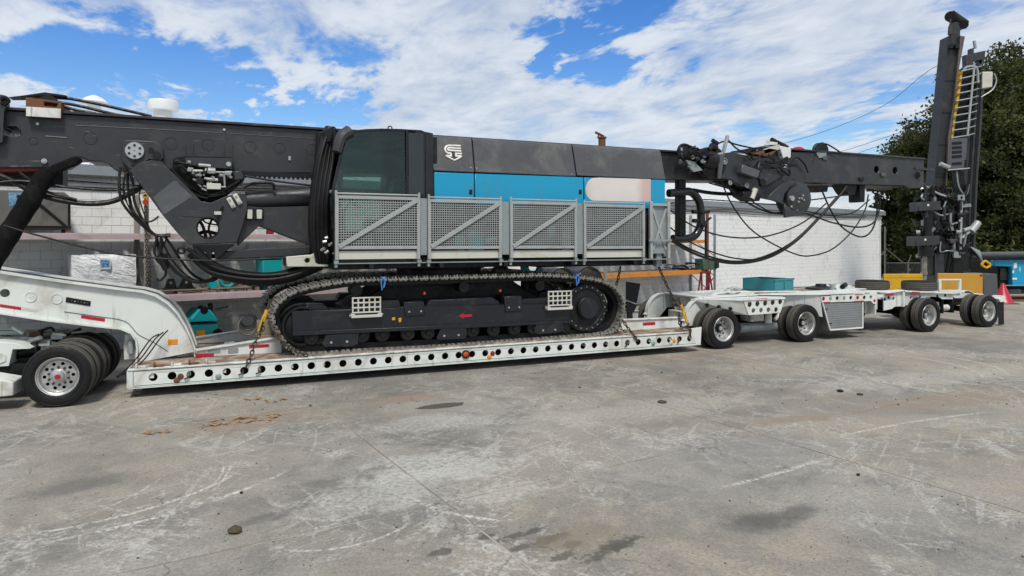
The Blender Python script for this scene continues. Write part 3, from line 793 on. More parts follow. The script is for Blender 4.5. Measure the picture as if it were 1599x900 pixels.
# ------------------------------------------------------------------ crawler tracks
NE = 13.15                                          # near edge of the near track
path_px = [(477, 555), (560, 550), (680, 543.5), (800, 534.5), (900, 527), (949, 521.5), (963, 513), (971, 500), (975.5, 484), (974, 467), (961, 449), (939, 438.5), (907, 433),
           (853, 429.5), (800, 430.5), (700, 433), (620, 435.5), (560, 437), (507, 444), (467, 453), (448, 462), (432, 476), (425, 492), (427, 507), (436, 525), (452, 544)]
raw = [Vector((a[0], 0, a[1])) for a in TP(path_px, NE)]
def closed_spline(p, k=14):
    out = []; n = len(p)
    for i in range(n):
        a, b, c, d = p[i - 1], p[i], p[(i + 1) % n], p[(i + 2) % n]
        for j in range(k):
            t = j / k
            out.append(0.5 * ((2 * b) + (c - a) * t + (2 * a - 5 * b + 4 * c - d) * t * t + (3 * b - a - 3 * c + d) * t ** 3))
    return out
sp = closed_spline(raw)
acc = [0.0]
for i in range(len(sp)): acc.append(acc[-1] + (sp[(i + 1) % len(sp)] - sp[i]).length)
PERIM = acc[-1]; NSH = 78; PITCH = PERIM / NSH
def along(s):
    s %= PERIM
    lo, hi = 0, len(sp)
    while hi - lo > 1:
        m = (lo + hi) // 2
        if acc[m] <= s: lo = m
        else: hi = m
    t = (s - acc[lo]) / max(1e-9, acc[lo + 1] - acc[lo]); a, b = sp[lo], sp[(lo + 1) % len(sp)]
    return a.lerp(b, t), (b - a).normalized()
# one shoe: plate with three grouser bars, outer surface at local z = 0
TW = 0.74
mb = MB(); h = PITCH / 2 - 0.004
prof = [(-h, 0.004), (-h + 0.02, 0.0), (-h + 0.032, -0.045), (-h + 0.050, -0.045), (-h + 0.062, 0.0), (-0.02, 0.0), (-0.009, -0.036), (0.009, -0.036), (0.02, 0.0), (h - 0.03, 0.0), (h - 0.02, -0.030), (h - 0.004, -0.030), (h - 0.012, 0.03), (-h, 0.03)]
mb.prism(prof, 0, TW)
for y in (0.10, TW - 0.10): 
    for x in (-0.05, 0.05): mb.cyl((x, y, 0.0), (x, y, -0.014), 0.014, n=6)
for x in (-0.045, 0.045): mb.box(x - 0.03, x + 0.03, 0.02, 0.10, 0.0301, 0.055)
shoe_me = mb.mesh('track_shoe', smooth=30); shoe_me.materials.append(M['steel_track'])
def track(yn, label):
    inner = []
    for i in range(160):
        p, t = along(PERIM * i / 160); n = Vector((-t.z, 0, t.x)); inner.append(p + n * 0.035)
    cen = sum(inner, Vector()) / len(inner)
    # chain belt riding inside the shoes
    mb = MB(); vs = []; N = len(inner)
    for i, p in enumerate(inner):
        t = along(PERIM * i / 160)[1]; n = Vector((-t.z, 0, t.x))
        for (dn, y) in ((0.0, yn + 0.24), (0.105, yn + 0.24), (0.105, yn + 0.50), (0.0, yn + 0.50)): vs.append(p + n * dn + Vector((0, y, 0)))
    fs = []
    for i in range(N):
        j = (i + 1) % N
        for k in range(4): fs.append((i * 4 + k, i * 4 + (k + 1) % 4, j * 4 + (k + 1) % 4, j * 4 + k))
    mb.add(vs, fs)
    tr_ = part('crawler_track', mb, M['rig_black'], rig, label=label)
    for i in range(NSH):
        p, t = along((i + 0.5) * PITCH)
        inst('track_shoe', shoe_me, tr_, (p.x, yn, p.z), (0, -math.atan2(t.z, t.x), 0))
    return tr_
tn = track(NE, 'near track with dark navy frame and worn steel shoes')
tf = track(15.33, 'far track mostly hidden behind the near one')
def wheel_pos(x, y, Y=13.15): return TR.at(x, y, Y)
def track_gear(tp, y0, near):
    """frame, rollers, idler and sprocket between the runs; y0 = near edge of that track"""
    FY = y0 + 0.10
    fp = TP([(457, 487), (620, 482), (632, 480), (894, 474), (894, 505), (640, 516), (457, 525)], NE)
    mb = MB(); mb.prism(fp, FY, FY + 0.54); part('track_frame', mb, M['track_navy'], tp, 0.012)
    mb = MB(); mb.prism(TP([(457, 519), (894, 500.5), (894, 505.5), (457, 525.5)], NE), FY - 0.05, FY - 0.002); part('frame_ledge', mb, M['track_navy'], tp, 0.008)
    # upper bevelled humps of the frame
    for q in ([(470, 487), (484, 477), (508, 477), (520, 486)], [(668, 483), (676, 470), (775, 466), (786, 472), (786, 478)], [(818, 478), (824, 468), (886, 466), (892, 474)], [(560, 485), (566, 472), (628, 470), (632, 482)]):
        mb = MB(); mb.prism(TP(q, NE), FY + 0.10, FY + 0.48); part('frame_hump', mb, M['track_navy'], tp, 0.02)
    for q in ([(632, 473), (664, 471), (665, 493), (634, 495)], [(790, 464), (817, 462.5), (818, 486), (791, 488)]):
        mb = MB(); mb.prism(TP(q, NE), FY - 0.03, FY + 0.5); bx = part('support_box', mb, M['track_navy'], tp, 0.012)
        a = TP(q, NE)
        for u in (0.2, 0.8):
            mb = MB(); x = a[3][0] + (a[2][0] - a[3][0]) * u; z = a[3][1] + 0.09; mb.cyl((x, FY - 0.045, z), (x, FY - 0.02, z), 0.02, n=8); part('bolt', mb, M['bright_steel'], bx)
    # lower rollers
    for i, x in enumerate((488, 528, 568, 600, 640, 672, 706, 742, 775, 808, 838, 862, 886)):
        y = 529 + (511 - 529) * (x - 488) / (886 - 488)
        c = wheel_pos(x, y)
        mb = MB(); mb.lathe([(0.03, 0.0), (0.125, 0.0), (0.15, 0.02), (0.15, 0.10), (0.115, 0.12), (0.115, 0.42), (0.15, 0.44), (0.15, 0.52), (0.03, 0.54)], (c[0], FY + 0.02, c[1]), (0, 1, 0), 20)
        mb.cyl((c[0], FY - 0.012, c[1]), (c[0], FY + 0.02, c[1]), 0.05, n=12)
        part('roller', mb, M['rig_black'], tp)
    for q in ([(510, 524), (562, 521), (560, 538), (552, 542), (508, 543), (504, 538)], [(690, 514), (730, 511), (731, 526), (726, 530), (686, 532), (683, 529)], [(840, 506), (882, 503), (883, 517), (876, 520), (842, 523), (836, 520)]):
        mb = MB(); mb.prism(TP(q, NE), FY - 0.04, FY - 0.02); gd = part('roller_guard', mb, M['track_navy'], tp, 0.006)
        a = TP(q, NE)
        for u in (0.22, 0.78):
            x = a[4][0] + (a[3][0] - a[4][0]) * u; z = a[4][1] + 0.08; mb = MB(); mb.cyl((x, FY - 0.06, z), (x, FY - 0.04, z), 0.024, n=8); part('bolt', mb, M['bright_steel'], gd)
    for x, y in ((560, 453), (730, 448), (850, 446)):
        c = wheel_pos(x, y); mb = MB(); mb.cyl((c[0], FY + 0.1, c[1] - 0.02), (c[0], FY + 0.45, c[1] - 0.02), 0.11, n=20); part('carrier_roller', mb, M['rig_black'], tp)
    # front idler and rear sprocket
    c = wheel_pos(474, 511)
    mb = MB(); mb.lathe([(0.05, 0.06), (0.12, 0.02), (0.14, 0.08), (0.30, 0.12), (0.33, 0.06), (0.37, 0.06), (0.37, 0.14), (0.40, 0.16), (0.40, 0.42), (0.37, 0.44), (0.37, 0.5), (0.05, 0.5)], (c[0], y0 + 0.10, c[1]), (0, 1, 0), 36); part('idler', mb, M['rig_black'], tp)
    c = wheel_pos(921, 482)
    mb = MB(); mb.lathe([(0.05, 0.0), (0.23, 0.0), (0.25, 0.02), (0.26, 0.10), (0.40, 0.11), (0.42, 0.09), (0.52, 0.09), (0.54, 0.11), (0.54, 0.2), (0.5, 0.22), (0.5, 0.45), (0.05, 0.45)], (c[0], y0 + 0.06, c[1]), (0, 1, 0), 40)
    for i in range(22):
        t = 2 * PI * i / 22; mb.obox((c[0] + 0.56 * math.cos(t), y0 + 0.33, c[1] + 0.56 * math.sin(t)), (math.cos(t), 0, math.sin(t)), (0, 1, 0), (-math.sin(t), 0, math.cos(t)), 0.035, 0.05, 0.03)
    sp_ = part('sprocket', mb, M['rig_black'], tp)
    mb = MB(); mb.lathe([(0.235, 0.0), (0.235, -0.02), (0.225, -0.035), (0.01, -0.035)], (c[0], y0 + 0.058, c[1]), (0, 1, 0), 32)
    part('hub_cover', mb, M['track_navy'], tp)
    mb = MB()
    for i in range(20):
        t = 2 * PI * i / 20; mb.cyl((c[0] + 0.47 * math.cos(t), y0 + 0.13, c[1] + 0.47 * math.sin(t)), (c[0] + 0.47 * math.cos(t), y0 + 0.15, c[1] + 0.47 * math.sin(t)), 0.018, n=6)
    part('sprocket_bolts', mb, M['steel_track'], tp, kind='stuff')
    if not near: return
    # folding grid steps
    for (x0, y0p, x1, y1p) in ((551, 466, 594, 487), (857, 456, 892, 476)):
        a = TR.at(x0, y0p, NE - 0.02); b = TR.at(x1, y1p, NE - 0.02)
        X0, X1, Z1, Z0 = a[0], b[0], a[1], b[1]; Y = FY - 0.12
        mb = MB(); w = 0.014
        for i in range(6):
            x = X0 + (X1 - X0) * i / 5; mb.box(x - w, x + w, Y, Y + 0.03, Z0, Z1)
        for j in range(4):
            z = Z0 + (Z1 - Z0) * j / 3; mb.box(X0 - w - 0.002, X1 + w + 0.002, Y - 0.003, Y + 0.028, z - w, z + w)
        st = part('step', mb, M['kick'], tp, 0.004)
        mb = MB(); mb.prism([(X0 - 0.03, Z0 - 0.10), (X1 + 0.03, Z0 - 0.10), (X1 + 0.03, Z0 - 0.02), (X1 - 0.03, Z0 - 0.02), (X1 - 0.05, Z0 - 0.05), (X0 + 0.05, Z0 - 0.05), (X0 + 0.03, Z0 - 0.02), (X0 - 0.03, Z0 - 0.02)], Y - 0.01, Y + 0.12); part('step_bracket', mb, M['kick'], st, 0.004)
        mb = MB(); mb.cyl((X0 - 0.06, Y + 0.05, Z0 - 0.06), (X1 + 0.06, Y + 0.05, Z0 - 0.06), 0.022, n=10); part('hinge_pin', mb, M['bright_steel'], st)
    # red arrow and small yellow warning stickers on the frame
    mb = MB(); mb.prism(TP([(716, 493.5), (724, 489), (724, 491.6), (737, 490.8), (737, 494.6), (724, 495.6), (724, 498)], FY), FY - 0.004, FY - 0.001); part('direction_arrow', mb, M['red'], tp)
    for q in ([(612, 496), (617, 495.8), (617, 500), (612, 500.2)], [(622, 497), (627, 496.6), (626, 503), (623, 503.5)]):
        mb = MB(); mb.prism(TP(q, FY), FY - 0.004, FY - 0.001); part('warning_sticker', mb, M['yellow'], tp)
    for x, y in ((665, 459), (784, 455)):
        mb = MB(); c = TR.at(x, y, FY); mb.lathe([(0.002, -0.03), (0.02, -0.025), (0.035, 0.0), (0.02, 0.03)], (c[0], FY + 0.1, c[1]), (0, 1, 0), 12); part('marker_plug', mb, M['lamp_orange'], tp)
track_gear(tn, NE, True)
track_gear(tf, 15.33, False)
# blue rope tied round the top run
for x, y in ((598, 437), (901, 432)):
    p = T3(x, y, NE)
    mb = MB(); mb.tube([p + Vector((-0.05, 0.10, 0.03)), p + Vector((0.0, -0.03, 0.04)), p + Vector((0.03, -0.04, -0.06)), p + Vector((0.0, -0.04, -0.16)), p + Vector((0.03, -0.03, -0.05)), p + Vector((0.08, 0.08, 0.04))], 0.016, 6, 4)
    mb.tube([p + Vector((0.02, -0.03, 0.05)), p + Vector((-0.04, -0.04, -0.02)), p + Vector((-0.03, -0.045, -0.2))], 0.013, 6, 4)
    part('rope_tie', mb, M['strap_blue'], rig)
# centre car body and slew ring
mb = MB(); mb.prism([(2.6, 0.95), (6.9, 0.95), (7.0, 1.25), (6.2, 1.75), (3.4, 1.75), (2.5, 1.25)], 13.95, 15.30); part('car_body', mb, M['rig_black'], rig, 0.03)
mb = MB(); mb.lathe([(0.9, 1.70), (1.0, 1.72), (1.0, 1.86), (0.94, 1.88), (0.94, 2.02), (1.02, 2.04), (1.02, 2.10), (0.5, 2.10)], (4.7, 14.6, 0), (0, 0, 1), 48)
ring = part('slew_ring', mb, M['rig_black'], rig)
mb = MB()
for i in range(48):
    t = 2 * PI * i / 48; mb.cyl((4.7 + 0.97 * math.cos(t), 14.6 + 0.97 * math.sin(t), 2.09), (4.7 + 0.97 * math.cos(t), 14.6 + 0.97 * math.sin(t), 2.125), 0.02, n=6)
part('ring_bolts', mb, M['bright_steel'], ring, kind='stuff')

# ------------------------------------------------------------------ upper structure: deck frame, engine covers, cab
HY = 13.28                                          # near face of the house
a = TR.at(520, 417, HY); b = TR.at(1043, 409, HY)
DZ = 2.14
mb = MB(); mb.box(a[0] + 0.02, b[0] - 0.02, HY + 0.02, 15.9, 2.08, DZ + 0.12); part('main_deck', mb, M['rig_black'], rig, 0.01)
mb = MB()
for x in (2.8, 4.2, 5.6, 7.2, 8.8): mb.box(x, x + 0.09, HY - 0.28, HY + 0.03, 2.10, 2.19)
part('walkway_brackets', mb, M['rig_black'], rig, 0.006)
mb = MB(); xl, xr = a[0] + 0.05, b[0] - 0.06
mb.box(xl, xr, HY - 0.26, HY + 0.01, 2.195, 2.215); part('walkway', mb, M['galv_dull'], rig)
# lower counterweight block under the tail
mb = MB(); mb.prism(TP([(838, 408), (1046, 404), (1030, 414), (845, 418)], HY), HY + 0.05, 15.85); part('tail_block', mb, M['rig_black'], rig, 0.02)
def slant0(x, y):
    t = TR.at(x, y, HY + 0.02); return Vector((t[0], HY + 0.02, t[1]))
# blue side doors
TOPZ = 4.81
def zline(y0, x0, y1, x1, Y): return lambda x: y0 + (y1 - y0) * (x - x0) / (x1 - x0)
seam = lambda x: 267.5 + (280 - 267.5) * (x - 676) / (1040 - 676)
top = lambda x: 208.5 + (230.5 - 208.5) * (x - 671) / (1032 - 671)
xs = [677.5, 741, 912, 1039.5]
for i in range(3):
    x0, x1 = xs[i] + 0.8, xs[i + 1] - 0.8
    yb = 318 + (326 - 318) * (x0 - 676) / 364
    q = [(x0, seam(x0) + 1.5), (x1, seam(x1) + 1.5), (x1, yb + 1.5 * i), (x0, yb)]
    mb = MB(); mb.prism(TP(q, HY), HY, HY + 0.06); d = part('side_door', mb, M['blue'], rig, 0.012, seg=2)
    if i < 2:
        pass
mb = MB(); p0 = TR.at(679, 300, HY); p1 = TR.at(1038, 300, HY)
mb.box(p0[0], p1[0], HY + 0.04, 14.15, 2.27, 3.98); part('engine_bay', mb, M['rig_black'], rig)
rr = random.Random(31)
for i in range(16):      # machinery glimpsed through the guards
    x = p0[0] + (p1[0] - p0[0]) * (i + 0.5) / 16; z = rr.uniform(2.5, 3.0); w = rr.uniform(0.08, 0.2); hgt = rr.uniform(0.12, 0.32)
    mb = MB()
    if i % 3 == 0: mb.cyl((x - w, HY - 0.02, z), (x + w, HY - 0.02, z + 0.05), 0.06, n=12)
    else: mb.box(x - w, x + w, HY - 0.04, HY + 0.04, z - hgt, z + hgt)
    part('bay_unit', mb, M[rr.choice(['rig_black', 'teal', 'rig_grey', 'galv_dull', 'rig_black'])], rig, 0.01)
# grey upper covers leaning inwards, rounded shoulder, top sheet
TY = HY + 0.22
xt = [671, 737, 893, 1032]; xb = [676.5, 741.5, 900.5, 1040]
for i in range(3):
    g = 1.0
    b0, b1 = TR.at(xb[i] + g, seam(xb[i]) - 0.7, HY), TR.at(xb[i + 1] - g, seam(xb[i + 1]) - 0.7, HY)
    t0, t1 = TR.at(xt[i] + g, top(xt[i]), TY), TR.at(xt[i + 1] - g, top(xt[i + 1]), TY)
    zb, zt = b0[1], TOPZ
    prof = [(0.0, zb), (0.0, zb + 0.03), (0.012, zb + 0.05)]
    for k in range(7):
        u = k / 6; prof.append((0.012 + 0.19 * u, zb + 0.05 + (zt - 0.06 - zb - 0.05) * u))
    prof += [(0.225, zt - 0.03), (0.265, zt), (0.85, zt + 0.01), (0.85, zt - 0.03), (0.30, zt - 0.04), (0.06, zb + 0.02), (0.05, zb)]
    vs = []; n = len(prof)
    for e in (0, 1):
        for (dy, z) in prof:
            u = min(1, max(0, (z - zb) / (zt - zb))); X = (b0[0] + (t0[0] - b0[0]) * u) if e == 0 else (b1[0] + (t1[0] - b1[0]) * u)
            vs.append((X, HY + dy, z))
    fs = [(k, (k + 1) % n, n + (k + 1) % n, n + k) for k in range(n)] + [tuple(range(n)), tuple(n + k for k in reversed(range(n)))]
    mb = MB(); mb.add(vs, fs); cov = part('engine_cover', mb, M['hood_grey'], rig, 0.006)
    if i == 0: cover0 = cov
mb = MB(); mb.box(p0[0] - 0.06, p1[0] - 0.05, HY + 0.32, 14.14, 3.95, TOPZ - 0.05); part('cover_core', mb, M['rig_black'], rig)
mb = MB(); mb.box(p0[0] - 0.5, p1[0] - 0.04, 15.32, 15.95, 2.27, 4.72); part('far_housing', mb, M['hood_grey'], rig, 0.03)
for x, y in ((735, 262), (744, 263), (893, 272), (903, 273)):
    p = slant0(x, y); mb = MB(); mb.cyl(p + Vector((0, -0.012, 0)), p + Vector((0, 0.02, 0)), 0.016, n=8); part('cover_bolt', mb, M['bright_steel'], rig)
for x, y in ((735, 300), (906, 300)):
    c = T3(x, y, HY); mb = MB(); mb.box(c.x - 0.035, c.x + 0.035, HY - 0.014, HY - 0.0005, c.z - 0.05, c.z + 0.05); part('door_lock', mb, M['rig_black'], rig, 0.006)
# bare primer patch where a decal was painted out
q = [(1016, 280), (1016, 316), (940, 314)] + [(931 - 16 * math.sin(PI * k / 10) - 1, 296 + 18.5 * math.cos(PI * k / 10)) for k in range(1, 10)] + [(935, 277.5)]
mb = MB(); mb.prism(TP(q, HY), HY - 0.004, HY - 0.0005); part('primer_patch', mb, M['primer'], rig, label='bare pinkish primer patch where a decal was painted over')
# white emblem on the grey cover
EM = crop(680, 215, 20.0)
def slant(x, y):          # onto the leaning cover
    t0 = TR.at(x, y, HY + 0.1); zb = TR.at(xb[0] + 1, seam(xb[0]) - 0.7, HY)[1]; u = (t0[1] - zb - 0.05) / (TOPZ - 0.06 - zb - 0.05)
    Y = HY + 0.012 + 0.19 * min(1, max(0, u)) - 0.012; t1 = TR.at(x, y, Y)
    return Vector((t1[0], Y, t1[1]))
def ribbon(mb, pts, w, m=0):
    v = [slant(*EM((a, b))[0]) for a, b in pts]; mb.tube(v, w, 6, 1)
mb = MB()
R = 0.021
ribbon(mb, [(780, 262), (600, 255), (400, 252), (345, 270), (305, 320), (295, 370), (310, 420), (350, 465), (400, 492), (470, 495)], R)
ribbon(mb, [(790, 345), (600, 338), (420, 325), (385, 345), (375, 370), (400, 400), (600, 415), (800, 425)], R)
ribbon(mb, [(630, 500), (820, 510)], R)
ribbon(mb, [(320, 572), (450, 640), (590, 715), (720, 650), (815, 590)], R)
ribbon(mb, [(330, 572), (480, 580)], R * 1.1); ribbon(mb, [(650, 585), (810, 588)], R * 1.1); ribbon(mb, [(480, 480), (490, 600)], R * 0.9); ribbon(mb, [(630, 480), (640, 600)], R * 0.9)
em = part('emblem', mb, M['emblem'], cover0, label='white striped emblem ending in a downward arrow')
for v in em.data.vertices: pass
mb = MB(); v = [slant(*EM(p)[0]) + Vector((0, -0.006, 0)) for p in ((500, 460), (600, 460), (615, 600), (650, 605), (570, 668), (480, 605), (515, 600))]
mb.add(v + [p + Vector((0, 0.02, 0)) for p in v], [tuple(range(7)), tuple(7 + k for k in reversed(range(7)))] + [(k, (k + 1) % 7, 7 + (k + 1) % 7, 7 + k) for k in range(7)])
part('emblem_arrow', mb, M['rig_grey'], cover0)
# rusty exhaust stub with rain cap
c = T3(940, 224, 13.95)
mb = MB(); mb.cyl(c - Vector((0, 0, 0.25)), c + Vector((0, 0, 0.12)), 0.085, n=18); mb.cyl(c + Vector((0, 0, 0.12)), c + Vector((0, 0, 0.15)), 0.11, n=18); mb.cyl(c + Vector((-0.11, 0, 0.14)), c + Vector((-0.07, 0, 0.24)), 0.02, n=8); mb.cyl(c + Vector((-0.18, 0, 0.25)), c + Vector((0.04, 0, 0.17)), 0.03, n=8)
part('exhaust_stack', mb, M['rust'], rig)

# ------------------------------------------------------------------ cab: hollow shell with tinted panes
CY0, CY1 = HY, 14.25
K4 = crop(480, 180, 3.6)
outer = K4((128, 470), (140, 400), (165, 290), (190, 180), (212, 118), (225, 98), (250, 86), (330, 78), (420, 75), (520, 77), (640, 84), (662, 94), (664, 470)) 
outer = outer[:-1] + [(664.4, 305), (664.4, 410), (521, 414)]
pane1 = K4((150, 440), (158, 400), (180, 300), (205, 190), (228, 118), (245, 103), (330, 92), (440, 88), (548, 90), (552, 440)) + [(633.5, 360), (526, 360)]
pane1 = [pane1[i] for i in (0, 1, 2, 3, 4, 5, 6, 7, 8, 10, 11)]
pane2 = [(637.5, 207), (661, 209), (661.5, 303), (638, 303)]
op, p1p, p2p = TP(outer, CY0), TP(pane1, CY0), TP(pane2, CY0)
mb = MB(); mb.prism(op, CY0, CY0 + 0.05, [p1p]); cab = part('cab', mb, M['gloss_black'], rig, 0.006, label='black operator cab with large tinted side window')
mb = MB(); far = [(p[0] + 0.0, p[1]) for p in op]; mb.prism(far, CY1 - 0.05, CY1, [p1p]); part('far_side', mb, M['gloss_black'], cab, 0.006)
# shell strip between the two sides (front glass left open as a pane)
def strip(name, idx, m, th=0.03):
    pts = [op[i] for i in idx]; mb = MB(); vs = []
    for p in pts: vs += [(p[0], CY0 + 0.05, p[1]), (p[0], CY1 - 0.05, p[1])]
    c0 = (sum(p[0] for p in op) / len(op), sum(p[1] for p in op) / len(op))
    for p in pts:
        v = Vector((c0[0] - p[0], c0[1] - p[1])).normalized() * th; vs += [(p[0] + v.x, CY0 + 0.05, p[1] + v.y), (p[0] + v.x, CY1 - 0.05, p[1] + v.y)]
    n = len(pts); o = 2 * n; fs = []
    for i in range(n - 1):
        fs += [(2 * i, 2 * i + 1, 2 * i + 3, 2 * i + 2), (o + 2 * i, o + 2 * i + 2, o + 2 * i + 3, o + 2 * i + 1)]
        fs += [(2 * i, 2 * i + 2, o + 2 * i + 2, o + 2 * i), (2 * i + 1, o + 2 * i + 1, o + 2 * i + 3, 2 * i + 3)]
    fs += [(0, o, o + 1, 1), (2 * n - 2, 2 * n - 1, o + 2 * n - 1, o + 2 * n - 2)]
    mb.add(vs, fs); return part(name, mb, m, cab)
nO = len(op)
strip('windscreen', list(range(0, 5)), M['glass'], 0.012)
strip('roof', list(range(4, 12)), M['gloss_black'])
strip('rear_wall', list(range(11, nO - 1)), M['gloss_black'])
strip('floor', [nO - 2, nO - 1, 0], M['gloss_black'])
mb = MB(); mb.prism(p1p, CY0 + 0.015, CY0 + 0.021); part('side_window', mb, M['glass'], cab, smooth=0)
mb = MB(); mb.prism(p1p, CY1 - 0.03, CY1 - 0.024); part('far_window', mb, M['glass'], cab, smooth=0)
mb = MB(); mb.prism(p2p, CY0 - 0.006, CY0 - 0.001); part('rear_pane', mb, mat('pane_dark', '#2b3133', 0.12, 0, 0.2, 3), cab, smooth=0)
for q in ([(634, 204), (637, 204), (637, 306), (634, 306)], [(664, 206), (676, 208.5), (677, 405), (665, 405)]):
    mb = MB(); mb.prism(TP(q, CY0), CY0 - 0.012, CY0 + 0.04); part('pillar', mb, M['gloss_black'], cab, 0.005)
mb = MB(); mb.box(TR.at(664.5, 300, CY0)[0], TR.at(676, 300, CY0)[0] + 0.1, CY0 + 0.04, CY1, 2.27, 4.74); part('cab_back_panel', mb, M['rig_black'], cab)
s0 = TR.at(590, 320, 13.7)
mb = MB(); mb.box(s0[0] - 0.25, s0[0] + 0.25, 13.5, 14.0, 2.9, 3.05); mb.prism([(s0[0] + 0.18, 3.0), (s0[0] + 0.30, 3.0), (s0[0] + 0.42, 3.85), (s0[0] + 0.30, 3.85)], 13.52, 13.98); part('seat', mb, M['rig_grey'], cab, 0.03)
s1 = TR.at(535, 320, 13.7)
mb = MB(); mb.box(s1[0] - 0.12, s1[0] + 0.02, 13.55, 13.95, 2.5, 3.25); mb.box(s1[0] - 0.05, s1[0] - 0.02, 13.6, 13.9, 3.3, 3.6); part('console', mb, M['cab_trim'], cab, 0.02)
mb = MB(); xr_ = TR.at(655, 300, CY0)[0]; mb.box(xr_ - 0.25, xr_ - 0.05, CY0 + 0.06, CY1 - 0.06, 2.4, 3.5); part('rear_trim', mb, M['cab_trim'], cab, 0.03)
mb = MB(); mb.cyl((s1[0] + 0.02, 13.75, 3.2), (s1[0] + 0.16, 13.75, 3.42), 0.018, n=8); mb.torus(Vector((s1[0] + 0.18, 13.75, 3.45)), (0.8, 0, 0.6), 0.15, 0.016, 20, 6); part('steering_wheel', mb, M['rig_black'], cab)
c = T3(531, 273, CY0 + 0.10); mb = MB(); mb.box(c.x - 0.055, c.x + 0.055, c.y - 0.01, c.y + 0.03, c.z - 0.18, c.z + 0.10); mb.cyl((c.x, c.y + 0.02, c.z - 0.25), (c.x, c.y + 0.02, c.z - 0.16), 0.03, n=8); part('mirror', mb, M['galv'], cab, 0.01)
for x in (540, 609):
    c = T3(x, 202 if x > 560 else 205, CY0 + 0.1); mb = MB(); mb.torus(c + Vector((0, 0, 0.02)), (0, 1, 0), 0.04, 0.012, 16, 6); part('lifting_eye', mb, M['rig_black'], cab)
mb = MB(); mb.prism(TP([(638, 201), (664, 204), (664, 207), (638, 203)], CY0), CY0 + 0.1, CY1 - 0.1); part('roof_hatch', mb, M['rig_black'], cab)
# sun visor arm / guard at the cab's front upper corner
mb = MB(); mb.tube([T3(545, 206, CY0 + 0.02), T3(533, 215, CY0 - 0.05), T3(526, 238, CY0 - 0.08)], lambda t: 0.13 - 0.03 * t, 10, 4); part('visor_arm', mb, M['rig_grey'], cab)
mb = MB(); mb.tube([T3(520, 212, CY0 + 0.2), T3(518, 199, CY0 + 0.2), T3(524, 201, CY0 + 0.2), T3(523, 212, CY0 + 0.2)], 0.014, 6, 4); part('grab_loop', mb, M['rig_black'], cab)

# ------------------------------------------------------------------ galvanised mesh guards
GY = 12.98
panels = [((523.5, 304.5, 656.5, 308.5), 389.5, (393.5, 409), (392.5, 406)), ((668.5, 311, 784, 313.5), 389.2, (392.8, 406), (392.6, 405.5)), ((797, 314, 901.5, 316.5), 388.6, (392, 404.5), (391.8, 404)), ((912, 318, 1007.5, 321), 389, (392, 404), (391.8, 403.4))]
for i, ((x0, y0, x1, y1), yb, k0, k1) in enumerate(panels):
    A, B = TR.at(x0, y0, GY), TR.at(x1, y1, GY); Cb = TR.at((x0 + x1) / 2, yb, GY)[1]
    X0, X1, Zt, Zb = A[0], B[0], (A[1] + B[1]) / 2, Cb
    b = 0.065
    mb = MB()
    mb.box(X0, X0 + b, GY, GY + b, Zb - 0.20, Zt); mb.box(X1 - b, X1, GY, GY + b, Zb - 0.20, Zt)
    mb.box(X0 + b, X1 - b, GY + 0.002, GY + b - 0.002, Zt - b, Zt - 0.002); mb.box(X0 + b, X1 - b, GY + 0.002, GY + b - 0.002, Zb, Zb + b)
    gp = part('guard_panel', mb, M['galv'], rig, 0.004, label=('galvanised mesh guard over the lower cab', 'galvanised mesh guard next to the cab', 'galvanised mesh guard over the blue doors, third from the cab', 'galvanised mesh guard nearest the tail')[i])
    mb = MB(); n = int((X1 - X0) / 0.051)
    for j in range(1, n): x = X0 + b + (X1 - X0 - 2 * b) * j / n; mb.box(x - 0.007, x + 0.007, GY + 0.022, GY + 0.028, Zb + b, Zt - b)
    nz = int((Zt - Zb) / 0.051)
    for j in range(1, nz): z = Zb + b + (Zt - Zb - 2 * b) * j / nz; mb.box(X0 + b, X1 - b, GY + 0.0145, GY + 0.0215, z - 0.007, z + 0.007)
    part('wire_mesh', mb, M['galv'], gp, kind='stuff', smooth=0)
    mb = MB(); mb.bar((X0 + b, GY - 0.006, Zb + 0.05), (X1 - b, GY - 0.006, Zt - 0.06), 0.02, 0.085, up=(0, 0, 1)); part('brace', mb, M['galv'], gp, 0.003)
    mb = MB(); mb.box(X0 + 0.07, X1 - 0.06, GY + 0.05, GY + 0.07, Zb - 0.19, Zb - 0.03); part('kick_board', mb, M['kick'], gp, 0.004)
    mb = MB(); mb.cyl((X0 + 0.02, GY + 0.02, Zt + 0.035), (X1 - 0.02, GY + 0.02, Zt + 0.035), 0.018, n=10); part('locking_rod', mb, M['galv'], gp)
    for x in (X0 + 0.02, X1 - 0.02):
        mb = MB(); mb.cyl((x, GY + 0.02, Zt - 0.02), (x, GY + 0.02, Zt + 0.09), 0.024, n=8); part('pin', mb, M['galv'], gp)
        mb = MB(); mb.box(x - 0.04, x + 0.04, GY - 0.012, GY + 0.06, Zb - 0.27, Zb - 0.21); mb.cyl((x, GY + 0.03, Zb - 0.34), (x, GY + 0.03, Zb - 0.25), 0.03, n=10); part('hinge_post', mb, M['galv_dull'], gp)
    if i < 3:
        mb = MB(); nx = TR.at(panels[i + 1][0][0], panels[i + 1][0][1], GY)[0]; mb.box(X1 + 0.012, nx - 0.012, GY + 0.03, GY + 0.07, Zb - 0.12, Zt - 0.02); part('guide_channel', mb, M['galv_dull'], gp, 0.003)
